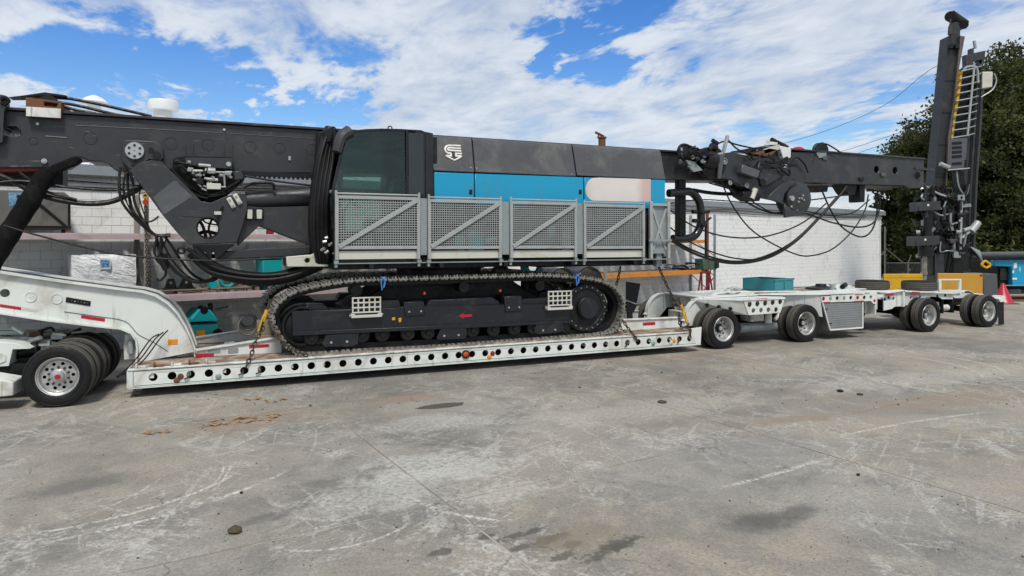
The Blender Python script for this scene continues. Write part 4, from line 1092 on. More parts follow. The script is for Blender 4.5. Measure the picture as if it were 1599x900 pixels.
# tail end panel with pressed X brace
A, B = TR.at(1016, 318, GY + 0.05), TR.at(1046, 396, GY + 0.05)
X0, X1, Zt, Zb = A[0], B[0], A[1], B[1]
mb = MB(); mb.box(X0, X1, GY + 0.10, GY + 0.13, Zb, Zt); ep = part('end_panel', mb, M['galv_dull'], rig, label='solid galvanised panel with an X brace at the tail')
mb = MB(); mb.bar((X0 + 0.08, GY + 0.09, Zt - 0.1), (X1 - 0.08, GY + 0.09, Zb + 0.08), 0.02, 0.06); mb.bar((X0 + 0.08, GY + 0.084, Zb + 0.08), (X1 - 0.08, GY + 0.084, Zt - 0.1), 0.02, 0.06); part('brace', mb, M['galv'], ep)
mb = MB()
for x in (X0 - 0.02, X1 - 0.07): mb.box(x, x + 0.075, GY + 0.03, GY + 0.10, Zb - 0.12, Zt + 0.05)
mb.box(X0 + 0.056, X1 - 0.071, GY + 0.035, GY + 0.095, Zt - 0.055, Zt + 0.005); part('frame', mb, M['galv'], ep, 0.004)
mb = MB(); mb.box(X0 - 0.07, X1 + 0.02, GY + 0.0, GY + 0.03, Zb + 0.28, Zb + 0.33); part('latch_bar', mb, M['galv_dull'], ep)
mb = MB(); mb.box(X1 - 0.3, X1 - 0.15, GY + 0.15, GY + 0.3, Zb - 0.3, Zb); part('leg', mb, M['galv_dull'], ep)

# ------------------------------------------------------------------ mast laid along the top of the machine
MY0, MY1 = 14.30, 15.20
mz = 4.885
K1 = crop(0, 120, 3.2143)
zx = lambda px, py: TR.at(px, py, MY0)
bot = [zx(1215, 283), zx(1040, 281.5), zx(700, 272), zx(510, 271), zx(199, 269), zx(186, 268), zx(177, 264), zx(170, 256), zx(160, 252.5), zx(140, 252), zx(128, 246), zx(116, 246), zx(98, 258), zx(70, 263), zx(60, 262), zx(0, 262)]
left_x = -6.5
poly = [(left_x, mz), (zx(1215, 240)[0], mz)] + bot + [(left_x, bot[-1][1])]
slot = K1((25, 262), (40, 250), (80, 252), (100, 268), (102, 290), (80, 302), (45, 304), (26, 296))
mb = MB(); mb.prism(poly, MY0, MY1, [TP(slot, MY0)]); mast = part('mast', mb, M['rig_grey'], rig, 0.015, label='long dark grey mast lying flat over the whole machine')
mb = MB(); mb.box(left_x, zx(1215, 240)[0], MY0 - 0.07, MY1 + 0.07, mz + 0.003, mz + 0.05); part('top_flange', mb, M['rig_grey'], mast, 0.006)
mb = MB(); xa, xb_ = zx(200, 270)[0], zx(506, 270)[0]; zb = zx(350, 269)[1]
mb.box(xa, xb_, MY0 - 0.05, MY0 + 0.05, zb - 0.06, zb + 0.03)
n = int((xb_ - xa) / 0.09)
for i in range(n): mb.box(xa + i * 0.09, xa + i * 0.09 + 0.045, MY0 - 0.04, MY0 + 0.04, zb - 0.095, zb - 0.06)
part('rack_rail', mb, M['rig_black'], mast)
for x, y, r in ((52, 220, 5), (141, 216, 8.5), (267, 224, 8.5), (325, 226, 8.0), (390, 229.5, 8.0), (436.5, 231.5, 7.5), (487, 233.5, 7.5)):
    c = T3(x, y, MY0); rr = r * (c.x * math.sin(ALPHA) + c.y * math.cos(ALPHA)) / FOC
    mb = MB(); mb.lathe([(rr, -0.001), (rr + 0.004, -0.007), (rr + 0.016, -0.007), (rr + 0.02, -0.001)], (c.x, MY0, c.z), (0, 1, 0), 28); mb.lathe([(rr - 0.01, -0.002), (0.001, -0.004)], (c.x, MY0, c.z), (0, 1, 0), 28)
    part('weld_plug', mb, M['rig_grey'], mast)
for x in (289, 301, 349.5, 362):
    a = TR.at(x, 226, MY0); b = TR.at(x, 248, MY0); mb = MB(); mb.box(a[0] - 0.012, a[0] + 0.012, MY0 - 0.03, MY0 - 0.0005, b[1], a[1]); part('rib', mb, M['rig_grey'], mast)
for x, y in ((350, 203), (452, 249), (59, 194), (452, 246)):
    c = T3(x, y, MY0); mb = MB(); mb.cyl(c + Vector((0, -0.03, 0)), c, 0.025, n=8); part('bolt', mb, M['bright_steel'], mast)
mb = MB(); mb.tube([T3(72, 213, MY0 - 0.005), T3(80, 213.5, MY0 - 0.005), T3(105, 215.5, MY0 - 0.005)], 0.008, 6, 2); mb.tube([T3(118, 196, MY0 - 0.005), T3(300, 205, MY0 - 0.005), T3(490, 217, MY0 - 0.005)], 0.005, 6, 2); part('weld_seam', mb, M['rig_grey_light'], mast)
# left end: hook bracket, square tube, sheave stack, ropes
mb = MB(); mb.prism(TP([(0, 150), (12, 152), (16, 166), (10, 176), (8, 224), (0, 226), (-20, 226), (-20, 150)], MY0), MY0 - 0.16, MY0 - 0.005); part('end_bracket', mb, M['rig_grey'], mast, 0.015)
mb = MB(); mb.tube([T3(2, 156, MY0 - 0.17), T3(8, 152, MY0 - 0.19), T3(14, 158, MY0 - 0.18), T3(8, 163, MY0 - 0.17), T3(2, 160, MY0 - 0.18)], 0.03, 7, 4); part('rope_loop', mb, M['hose'], mast)
a = T3(40, 150, MY0 - 0.15); b = T3(95.5, 184, MY0 - 0.15)
mb = MB(); zf = TR.at(60, 168.5, MY0 - 0.15)[1]
mb.prism([(a.x, b.z + 0.01), (b.x, b.z - 0.01), (b.x, a.z - 0.05), (a.x, a.z - 0.02)], MY0 - 0.15, MY1 + 0.1, [[(a.x + 0.26, zf + 0.04), (a.x + 0.45, zf + 0.03), (a.x + 0.47, a.z - 0.09), (a.x + 0.27, a.z - 0.08)]])
sb = part('square_tube', mb, [M['rust'], M['sticker_white']], mast, 0.012, label='rusty square steel tube end on top of the mast')
mb = MB(); mb.box(a.x + 0.01, b.x - 0.005, MY0 - 0.165, MY0 - 0.1505, b.z - 0.01, zf + 0.005); part('white_plate', mb, M['white_worn'], sb)
mb = MB(); mb.prism(TP([(12, 152), (36, 149), (70, 144), (104, 149), (105, 152), (72, 150), (38, 152)], MY0 + 0.1), MY0 + 0.1, MY0 + 0.4); part('sheave_cover', mb, M['rig_black'], mast, 0.01)
c = T3(80, 160, MY0 + 0.2); mb = MB(); mb.cyl((c.x, MY0 - 0.05, c.z - 0.08), (c.x, MY1, c.z - 0.08), 0.16, n=32); part('sheave', mb, M['rig_black'], mast)
for pts in ([(92, 151), (140, 160), (190, 171), (237, 182)], [(92, 160), (130, 167), (175, 178), (205, 183)], [(98, 166), (118, 172), (150, 178)]):
    mb = MB(); mb.tube([T3(x, y, MY0 + 0.15) for x, y in pts], 0.028, 8, 4); part('wire_rope', mb, M['hose'], mast)
mb = MB(); mb.prism(TP([(-40, 255), (40, 257), (62, 262), (66, 267), (40, 268), (-40, 269)], MY0 + 0.1), MY0 + 0.05, MY0 + 0.3); part('red_bar', mb, M['red_dull'], mast, 0.01)
mb = MB(); mb.box(left_x, TR.at(98, 250, MY0 + 0.3)[0], MY0 + 0.3, MY1 - 0.1, 3.62, 4.0); part('lower_sledge', mb, M['rig_black'], mast, 0.01)
c = T3(69.5, 252, MY0 - 0.02); mb = MB(); mb.cyl(c + Vector((0, -0.03, 0)), c, 0.045, n=14); mb.cyl(c + Vector((0, -0.045, 0)), c + Vector((0, -0.03, 0)), 0.02, n=8); part('lube_pin', mb, M['bright_steel'], mast)

# ------------------------------------------------------------------ articulated boom under the mast
BY0, BY1 = 13.95, 15.0
K2 = crop(180, 180, 3.2147)
arm = K2((70, 275), (160, 395), (240, 505), (310, 590), (370, 650), (612, 642), (640, 560), (664, 470), (660, 402), (625, 392), (560, 405), (480, 440), (430, 432), (350, 350), (232, 232), (180, 226), (120, 240))
hole = circ(*TR.at(324.6, 355.7, BY0), 0.185, 24)
mb = MB(); mb.prism(TP(arm, BY0), BY0, BY0 + 0.09, [hole]); boom = part('boom_arm', mb, M['rig_grey'], rig, 0.012, label='kinked grey boom plate with a round hole left of the cab')
mb = MB(); mb.prism(TP(arm, BY0), BY1 - 0.09, BY1, [hole]); part('far_plate', mb, M['rig_grey'], boom)
ax = TP(arm, BY0); core = [ax[i] for i in (0, 1, 2, 3, 4)]
mb = MB(); th = 0.05; vs = []
for p in core: vs += [(p[0] + 0.02, BY0 + 0.09, p[1] + 0.02), (p[0] + 0.02, BY1 - 0.09, p[1] + 0.02), (p[0] + 0.07, BY0 + 0.09, p[1] + 0.05), (p[0] + 0.07, BY1 - 0.09, p[1] + 0.05)]
fs = []
for i in range(4): fs += [(4 * i, 4 * i + 1, 4 * i + 5, 4 * i + 4), (4 * i + 2, 4 * i + 6, 4 * i + 7, 4 * i + 3)]
mb.add(vs, fs); part('bottom_web', mb, M['rig_black'], boom)
mb = MB(); vs = []
core = [ax[i] for i in (14, 13, 12)]
for p in core: vs += [(p[0] - 0.02, BY0 + 0.09, p[1] - 0.03), (p[0] - 0.02, BY1 - 0.09, p[1] - 0.03)]
mb.add(vs, [(0, 1, 3, 2), (2, 3, 5, 4)]); part('top_web', mb, M['rig_black'], boom)
band = K2((186, 410), (268, 322), (372, 430), (240, 498))
mb = MB(); mb.prism(TP(K2((188, 412), (296, 328), (388, 408), (242, 502)), BY0), BY0 - 0.006, BY0 - 0.0005); part('wear_plate', mb, M['rig_grey_light'], boom, 0.003)
mb = MB(); mb.prism(TP(K2((385, 652), (600, 650), (575, 668), (515, 722), (405, 716)), BY0), BY0 - 0.05, BY1); part('foot_plate', mb, M['rig_black'], boom, 0.012)
def clamp_pair(par, pts, m=M['kick']):
    for (x, y, ang) in pts:
        c = T3(x, y, BY0 - 0.03); u = Vector((math.cos(ang), 0, math.sin(ang))); w = Vector((-math.sin(ang), 0, math.cos(ang)))
        mb = MB(); mb.obox(c, u, (0, 1, 0), w, 0.11, 0.02, 0.045); cl = part('clamp', mb, m, par, 0.02, seg=2)
        mb = MB()
        for s in (-0.06, 0.06): mb.cyl(c + u * s + Vector((0, -0.035, 0)), c + u * s + Vector((0, -0.018, 0)), 0.022, n=6)
        part('clamp_bolts', mb, M['bright_steel'], cl)
clamp_pair(boom, [(361, 317, -1.1), (371, 311.5, -1.05)])
clamp_pair(boom, [(319.5, 400.5, 1.57), (333, 400.5, 1.57)])
for k, pts in enumerate(([(306, 340), (316, 352), (322, 372)], [(312, 338), (322, 348), (341, 352)], [(330, 372), (326, 356), (334, 336)], [(308, 366), (322, 362), (342, 366)])):
    mb = MB(); mb.tube([T3(a, b, 14.3 + 0.07 * k) for a, b in pts], (0.03, 0.016, 0.022, 0.035)[k], 7, 5); part('inner_hose', mb, M['hose'], boom)
mb = MB(); mb.torus(Vector((*TR.at(324.6, 355.7, BY0)[:1], BY0 - 0.004, TR.at(324.6, 355.7, BY0)[1])), (0, 1, 0), 0.19, 0.012, 28, 6); part('hole_lip', mb, M['rig_black'], boom)
mb = MB(); mb.tube([T3(348, 322, BY0 - 0.03), T3(342, 336, BY0 - 0.03), T3(339, 350, BY0 - 0.02)], 0.02, 7, 4); part('surface_hose', mb, M['hose'], boom)
c = T3(340, 333, BY0 - 0.03); mb = MB(); mb.box(c.x - 0.06, c.x + 0.06, c.y - 0.03, c.y + 0.029, c.z - 0.03, c.z + 0.03); part('hose_clip', mb, M['kick'], boom)
# pin bracket on the mast
plate = K2((35, 135), (50, 124), (190, 130), (215, 135), (238, 165), (242, 215), (225, 232), (170, 222), (130, 252), (95, 275), (60, 262), (32, 225))
mb = MB(); mb.prism(TP(plate, MY0 - 0.12), MY0 - 0.12, MY0 - 0.001); pb = part('pin_bracket', mb, M['rig_grey'], mast, 0.02, seg=2)
c = T3(210.3, 236, MY0 - 0.14); mb = MB(); mb.lathe([(0.16, 0.04), (0.16, -0.02), (0.15, -0.035), (0.01, -0.035)], (c.x, c.y, c.z), (0, 1, 0), 28)
pin = part('pivot_pin', mb, M['bright_steel'], pb)
mb = MB()
for i in range(6): t = PI / 6 + i * PI / 3; mb.cyl((c.x + 0.10 * math.cos(t), c.y - 0.05, c.z + 0.10 * math.sin(t)), (c.x + 0.10 * math.cos(t), c.y - 0.034, c.z + 0.10 * math.sin(t)), 0.022, n=8)
part('pin_bolts', mb, M['rig_black'], pb)
for x, y, r in ((236, 235, 0.05), (245, 243, 0.075), (212, 257, 0.07)):
    c = T3(x, y, MY0 - 0.12); mb = MB(); mb.cyl(c + Vector((0, -0.015, 0)), c, r, n=18); part('boss', mb, M['rig_black'], pb)
# lift cylinders, knuckle and lower links towards the cab
mb = MB(); p = T3(384, 314, 14.35); q = T3(512, 305, 14.35)
mb.cyl(p, q, 0.185, 0.20, 24); mb.cyl(p + (p - q).normalized() * 0.1, p, 0.14, n=20); part('lift_cylinder', mb, M['rig_grey'], rig)
mb = MB(); mb.prism(TP([(385, 322), (408, 324), (484, 322), (500, 320), (500, 388), (484, 382), (406, 352), (372, 384), (376, 350)], 14.1), 14.1, 14.9); part('boom_link', mb, M['rig_grey'], rig, 0.03)
mb = MB(); mb.prism(TP([(384, 327), (411, 326), (411, 343), (384, 344)], 14.08), 14.03, 14.09); kp = part('knuckle_plate', mb, M['rig_black'], rig, 0.01)
for x in (390, 405):
    c = T3(x, 335, 14.02); mb = MB(); mb.box(c.x - 0.05, c.x + 0.05, 14.0, 14.028, c.z - 0.09, c.z + 0.09); part('clamp', mb, M['kick'], kp, 0.01)
mb = MB(); mb.prism(TP([(338, 396), (360, 392), (470, 386), (505, 378), (505, 392), (490, 396), (448, 401), (340, 406)], 14.0), 14.0, 14.5); part('lower_link', mb, M['rig_grey'], rig, 0.015)
mb = MB(); a = TP([(447, 401), (486, 398), (497, 392), (513, 396), (513, 417), (448, 417)], 13.5)
mb.prism(a, 13.5, 13.58, [circ(*TR.at(480, 407, 13.5), 0.05, 16), circ(*TR.at(497.5, 407, 13.5), 0.06, 16)]); part('front_bracket', mb, M['kick'], rig, 0.012)
mb = MB(); mb.box(a[0][0] + 0.02, a[3][0] - 0.02, 13.58, 14.3, a[4][1] + 0.02, a[3][1] - 0.05); part('front_beam', mb, M['rig_black'], rig)
mb = MB(); mb.prism(TP([(497, 205), (523, 205), (514, 260), (512, 320), (513, 412), (484, 420), (484, 330), (490, 300)], 13.95), 13.95, 14.25); part('mast_support', mb, M['rig_black'], rig, 0.03)
# drooping hose bundles in front of the cab
def hose(par, pts, r, Y=None, name='hose', m=None, n=8):
    v = [T3(p[0], p[1], p[2] if len(p) > 2 else Y) for p in pts]
    mb = MB(); mb.tube(v, r, n, 6); return part(name, mb, m or M['hose'], par)
hb = hose(rig, [(300, 392), (330, 418), (370, 432), (420, 436), (460, 428), (500, 412)], 0.13, 13.8, 'hose_bundle', n=12)
for k in range(6):
    o = random.uniform(-5, 5)
    hose(hb, [(292 + k * 2, 388 + k), (325 + o, 415 + k * 2), (372, 427 + k * 2.4), (420, 430 + k * 2.2), (462, 424 + k * 1.6), (504, 408 + k)], 0.035, 13.62 + 0.03 * (k % 3))
hv = hose(rig, [(515, 202, 13.9), (507, 225, 13.75), (500, 255, 13.6), (493, 300, 13.55), (490, 350, 13.55), (494, 392, 13.6), (506, 412, 13.7)], 0.11, None, 'hose_bundle', n=12)
for k in range(7):
    o = k * 3.2
    hose(hv, [(512 + o * 0.5, 206, 13.5 + 0.03 * k), (500 + o, 250, 13.40 + 0.02 * k), (492 + o, 305, 13.36), (490 + o, 355, 13.36 + 0.02 * k), (494 + o * 0.9, 400, 13.45), (505 + o * 0.3, 418, 13.6)], 0.026 if k % 2 else 0.036)
mb = MB(); mb.prism(TP([(506, 204), (516, 200), (520, 206), (516, 222), (507, 224)], 13.5), 13.45, 13.8); part('hose_clamp', mb, M['rig_black'], hv, 0.01)
mb = MB()
rr = random.Random(4)
for (x, y) in ((512, 371), (510, 377), (514, 383), (507, 388), (513, 392), (516, 300), (520, 395)):
    c = T3(x, y, 13.3); mb.cyl(c, c + Vector((rr.uniform(-.1, .1), rr.uniform(0, .1), rr.uniform(-.08, .08))), 0.03, n=8)
part('hose_fittings', mb, M['bright_steel'], hv, kind='stuff')
# valve block slung under the mast
VY = 14.02
vb = MB(); vb.prism(TP(K2((300, 212), (350, 205), (590, 210), (592, 268), (640, 282), (652, 300), (648, 325), (560, 400), (500, 432), (440, 432), (390, 405), (330, 350), (285, 285), (288, 240)), VY + 0.12), VY + 0.12, 14.9); vblk = part('valve_tray', vb, M['dark'], rig, 0.02)
mb = MB(); mb.prism(TP(K2((350, 212), (590, 216), (590, 270), (350, 255)), VY), VY + 0.02, VY + 0.12); part('tray_beam', mb, M['rig_grey'], vblk, 0.01)
mb = MB(); mb.prism(TP(K2((590, 275), (630, 280), (652, 300), (648, 325), (595, 332)), VY), VY + 0.02, VY + 0.12); part('tray_end', mb, M['rig_grey'], vblk, 0.03)
c = T3(357, 256.5, VY); mb = MB(); mb.cyl(c + Vector((0, -0.01, 0)), c + Vector((0, 0.03, 0)), 0.045, n=14); part('bolt', mb, M['bright_steel'], vblk)
K8 = crop(230, 230, 9.0)
def fit(u0, v0, u1, v1, r, m='bright_steel', Y=VY - 0.02):
    a, b = K8((u0, v0))[0], K8((u1, v1))[0]; mb = MB(); mb.cyl(T3(a[0], a[1], Y), T3(b[0], b[1], Y + 0.02), r, n=10); part('fitting', mb, M[m], vblk)
for q in ((370, 200, 440, 205, 0.055, 'rig_black'), (440, 215, 720, 265, 0.022, 'hose'), (720, 250, 890, 265, 0.032), (560, 205, 600, 215, 0.035), (570, 300, 640, 310, 0.03), (640, 330, 780, 335, 0.026), (700, 390, 760, 400, 0.028), (850, 330, 950, 335, 0.06),
          (950, 350, 1090, 355, 0.018), (800, 440, 990, 460, 0.028), (900, 440, 930, 445, 0.05), (690, 380, 690, 420, 0.02), (740, 360, 740, 420, 0.02), (790, 400, 830, 300, 0.02), (1090, 350, 1190, 350, 0.02), (1130, 380, 1180, 430, 0.03), (1080, 370, 1090, 560, 0.02),
          (650, 330, 640, 370, 0.035), (700, 500, 760, 560, 0.022), (780, 540, 840, 560, 0.018), (1030, 560, 1100, 560, 0.022), (850, 490, 860, 515, 0.02), (890, 490, 895, 515, 0.02), (560, 330, 660, 420, 0.022, 'hose'), (460, 260, 700, 420, 0.025, 'hose'), (1010, 390, 1060, 400, 0.03), (640, 450, 690, 470, 0.02), (760, 580, 830, 610, 0.02)):
    fit(*q)
for (u0, v0, u1, v1, m) in ((835, 505, 1035, 595, 'kick'), (845, 315, 950, 370, 'galv'), (560, 300, 625, 345, 'galv_dull'), (780, 330, 840, 380, 'rig_black'), (690, 430, 790, 520, 'rig_black'), (1090, 345, 1180, 395, 'galv_dull')):
    a, b = K8((u0, v0), (u1, v1)); A, B = T3(*a, VY - 0.06), T3(*b, VY - 0.06); mb = MB(); mb.box(A.x, B.x, VY - 0.06, VY + 0.05, A.z, B.z); part('valve', mb, M[m], vblk, 0.008)
for k, (pts) in enumerate(([(300, 330), (420, 450), (600, 580), (760, 660), (900, 690), (1050, 660)], [(340, 300), (480, 460), (640, 600), (820, 680), (1000, 640), (1150, 560), (1300, 470)], [(330, 350), (520, 560), (700, 680), (850, 720)])):
    mb = MB(); mb.tube([T3(*K8(p)[0], VY + 0.03) for p in pts], 0.03, 7, 5); part('hose', mb, M['hose'], vblk)
hose(vblk, [(382, 275), (430, 283), (495, 291)], 0.02, 14.0)
hose(vblk, [(380, 292), (400, 286), (425, 287), (428, 297)], 0.028, 14.1)
# hoses and cables hanging left of the boom
hose(rig, [(-30, 262), (20, 283), (60, 304), (120, 317), (170, 316), (208, 300), (222, 290)], 0.048, 14.15)
hose(rig, [(-30, 290), (30, 283), (110, 293), (180, 297), (220, 292)], 0.026, 14.1)
hose(rig, [(30, 269), (48, 282), (75, 300), (120, 312)], 0.022, 14.1)
for k in range(7):
    o = (0, 9, 3, 14, 6, 20, 11)[k]; w = (0, -6, 5, 2, -3, 7, -8)[k]
    hose(rig, [(188 + k * 4.2, 262 + k % 3, 14.2), (186 + o * 1.5 + w * 0.4, 285 + w, 14.0 + 0.04 * k), (192 + o * 1.3, 318 - w, 13.95 + 0.04 * k), (220 + o * 0.5 + w * 0.3, 350 + w * 0.5, 14.0), (243 + w * 0.2, 367 + (k % 3), 14.0), (266, 366 + k * 0.5, 13.98)], 0.011 if k % 3 else 0.024)
hose(rig, [(223, 345), (236, 346), (248, 338)], 0.017, 14.0)
for k in range(4):
    e = (0, 12, 20, 4)[k]; f = (0, 3, -4, 8)[k]
    hose(rig, [(244 + k * 6, 368), (248 + e, 388 + f), (262 + e, 410 + f), (282 + e * 0.9, 430 + f * 0.5), (306 + e * 0.7, 440 + f * 0.3), (328 + e * 0.4, 437), (342 + k * 2, 424)], (0.028, 0.018, 0.024, 0.013)[k], 13.95 + 0.05 * k)
hose(rig, [(245, 372), (241, 395), (252, 408), (258, 420), (258, 430), (250, 438), (244, 436)], 0.022, 13.9)
hose(rig, [(252, 372), (250, 396), (244, 402), (252, 412), (260, 406), (258, 396)], 0.032, 13.9)
mb = MB(); q = T3(248, 400, 13.85); mb.cyl(q, q + Vector((0.12, 0, -0.25)), 0.055, n=12); part('cable_plug', mb, M['hose'], rig)
hose(rig, [(5, 352), (60, 368), (160, 393), (230, 402), (320, 407), (400, 405), (447, 402)], 0.016, 13.55)
mb = MB(); q = T3(283, 391, 13.95); mb.torus(q, (0, 1, 0), 0.055, 0.024, 18, 8); part('tie_eye', mb, M['rig_black'], boom)
# the fat rubber-booted strut at the far left
mb = MB(); mb.tube([T3(-40, 455, 13.9), T3(0, 387, 13.95), T3(40, 325, 14.0), T3(66, 282, 14.05), T3(78, 268, 14.1)], lambda t: 0.175 - 0.03 * t + 0.006 * math.sin(t * 26) + 0.005 * math.sin(t * 61), 14, 9); bs = part('booted_strut', mb, M['cloth_black'], rig, label='fat black strut leaning under the left end of the mast')
mb = MB(); mb.prism(TP([(70, 268), (84, 258), (114, 246), (127, 247), (126, 254), (94, 268), (82, 280)], 14.1), 14.0, 14.25); part('strut_head', mb, M['cloth_black'], bs, 0.02)

# ------------------------------------------------------------------ tail of the mast behind the machine
TY0, TY1 = 14.12, 15.25
K5 = crop(1230, 220, 4.5); K6 = crop(1020, 190, 3.914)
tp = [(1188, 236), (1285, 238.5), (1400, 245.5), (1443, 248.5)]
bt = [(1443, 293), (1423, 294.5), (1414, 290), (1319, 287.5), (1230, 284), (1188, 300), (1180, 285), (1184, 262)]
holes = [circ(*TR.at(x, y, TY0), 0.105, 16) for x, y in ((1369, 265), (1398, 266.5))]
mb = MB(); mb.prism(TP(tp + bt, TY0), TY0, TY0 + 0.06, holes); tail = part('mast_tail', mb, M['rig_grey'], rig, 0.01, label='dark grey tail of the mast with two round holes')
mb = MB(); mb.prism(TP(tp + bt, TY0), TY1 - 0.06, TY1); part('far_cheek', mb, M['rig_grey'], tail)
mb = MB(); a0 = TR.at(1350, 262, TY0)[0]; a1 = TR.at(1412, 262, TY0)[0]; zc = TR.at(1380, 266, TY0)[1]; mb.box(a0, a1, TY0 + 0.3, TY0 + 0.33, zc - 0.3, zc + 0.3); part('dark_backing', mb, M['dark'], tail)  # added near-black sheet: shade inside the round holes put in as colour
A = TP(tp, TY0); mb = MB(); mb.box(A[0][0], A[3][0], TY0 - 0.05, TY1 + 0.05, A[1][1] + 0.003, A[1][1] + 0.05); part('top_flange', mb, M['rig_grey'], tail, 0.006)
B = TR.at(1319, 287.5, TY0)[1]; mb = MB(); mb.box(A[0][0] + 0.4, TR.at(1414, 290, TY0)[0], TY0 + 0.061, TY1 - 0.061, B, B + 0.05); part('bottom_plate', mb, M['rig_black'], tail)
mb = MB(); mb.cyl(T3(1431, 274, TY0 - 0.01), T3(1431, 274, TY0 + 0.02), 0.11, n=20); mb.cyl(T3(1431, 274, TY0 - 0.04), T3(1431, 274, TY0), 0.05, n=12); part('end_pin', mb, M['rig_black'], tail)
mb = MB(); mb.box(TR.at(1428, 262, TY0)[0], TR.at(1458, 262, TY0)[0], TY0 - 0.03, TY0 + 0.05, *sorted((TR.at(1430, 262, TY0)[1], TR.at(1430, 265, TY0)[1]))); part('end_bar', mb, M['rig_grey'], tail)
mb = MB(); mb.prism(TP(K5((290, 85), (400, 92), (560, 95), (780, 100), (830, 110), (830, 118), (290, 100)), TY0 + 0.1), TY0 + 0.1, TY1 - 0.2); part('top_tray', mb, M['rig_black'], tail)
for x, y in ((1378, 273), (1236, 283), (1344, 280), (1287, 247)):
    c = T3(x, y, TY0); mb = MB(); mb.box(c.x - 0.09, c.x + 0.09, TY0 - 0.05, TY0 - 0.001, c.z - 0.06, c.z + 0.05); part('lug', mb, M['rig_black'] if y > 275 else M['rig_grey_light'], tail, 0.01)
for q in ([(1265, 290), (1292, 290), (1290, 300), (1276, 300)], [(1312, 287), (1337, 288), (1333, 304), (1325, 306), (1320, 300)], [(1340, 288), (1349, 288), (1348, 316), (1341, 316)]):
    mb = MB(); mb.prism(TP(q, TY0 + 0.2), TY0 + 0.15, TY0 + 0.55); part('under_bracket', mb, M['rig_black'], tail, 0.01)
c = T3(1281, 236, TY0 + 0.3); mb = MB(); mb.lathe([(0.03, -0.08), (0.24, -0.08), (0.24, -0.05), (0.2, -0.02), (0.2, 0.02), (0.24, 0.05), (0.24, 0.08), (0.03, 0.08)], tuple(c), (0, 1, 0), 28); part('sheave', mb, M['rig_black'], tail)
mb = MB(); mb.prism(TP([(1272, 238), (1290, 238), (1288, 246), (1278, 247)], TY0), TY0 - 0.03, TY0 - 0.001); part('sheave_plate', mb, M['galv_dull'], tail)
# knuckle head: winch cheek, pulley, drum arm
HYr = 13.92
mb = MB(); mb.prism(TP(K6((398, 196), (470, 188), (560, 205), (640, 215), (760, 235), (800, 270), (790, 330), (860, 362), (900, 368), (935, 410), (940, 470), (880, 470), (800, 500), (745, 480), (690, 470), (640, 455), (600, 420), (540, 395), (480, 352), (410, 345), (390, 270)), HYr), HYr, HYr + 0.16); head = part('mast_head', mb, M['rig_grey'], rig, 0.02, label='dark grey knuckle head behind the engine cover')
mb = MB(); mb.prism(TP(K6((398, 196), (640, 215), (800, 270), (900, 368), (800, 470), (600, 420), (410, 345)), HYr), HYr + 0.5, HYr + 0.62); part('far_cheek', mb, M['rig_grey'], head)
mb = MB(); mb.prism(TP(K6((640, 240), (780, 245), (790, 330), (680, 395), (620, 330)), HYr), HYr - 0.06, HYr - 0.001); part('side_web', mb, M['rig_grey'], head, 0.015)
mb = MB(); c = T3(*K6((672, 372))[0], HYr - 0.065); mb.cyl(c, c + Vector((0, 0.05, 0)), 0.10, n=20); part('cavity', mb, M['dark'], head)
a = [T3(*p, HYr - 0.2) for p in K6((548, 262), (655, 300), (640, 348), (536, 312))]
mb = MB(); mb.add(a + [p + Vector((0.05, 0.3, 0)) for p in a], [(0, 1, 2, 3), (7, 6, 5, 4), (0, 4, 5, 1), (1, 5, 6, 2), (2, 6, 7, 3), (3, 7, 4, 0)]); part('gear_box', mb, M['rig_grey_light'], head, 0.02)
c = T3(1114.5, 254, HYr - 0.02); mb = MB(); mb.lathe([(0.03, -0.1), (0.30, -0.1), (0.42, -0.08), (0.42, -0.05), (0.36, -0.01), (0.36, 0.05), (0.42, 0.09), (0.42, 0.12), (0.03, 0.12)], (c.x, c.y + 0.1, c.z), (0, 1, 0), 40); part('pulley', mb, M['rig_black'], head)
mb = MB(); mb.prism(TP(K6((395, 200), (440, 196), (430, 250), (415, 350), (395, 350), (400, 290)), HYr - 0.1), HYr - 0.1, HYr - 0.04); part('pulley_guard', mb, M['rig_grey_light'], head, 0.01)
for u, v, r in ((437, 243, 0.075), (572, 390, 0.06), (470, 375, 0.05)):
    c = T3(*K6((u, v))[0], HYr - 0.02); mb = MB(); mb.torus(c, (0, 1, 0), r, 0.016, 20, 6); mb.cyl(c, c + Vector((0, 0.03, 0)), r * 0.55, n=14); part('pin', mb, M['galv_dull'], head)
c = T3(*K6((615, 440))[0], HYr - 0.1); mb = MB(); mb.cyl(c + Vector((0.05, 0, 0.12)), c + Vector((-0.08, 0, -0.14)), 0.075, n=16); part('ram', mb, M['kick'], head)
mb = MB(); mb.prism(TP(K6((530, 430), (600, 425), (640, 460), (630, 488), (580, 485), (530, 455)), HYr), HYr - 0.12, HYr + 0.3); part('ram_seat', mb, M['rig_black'], head, 0.01)
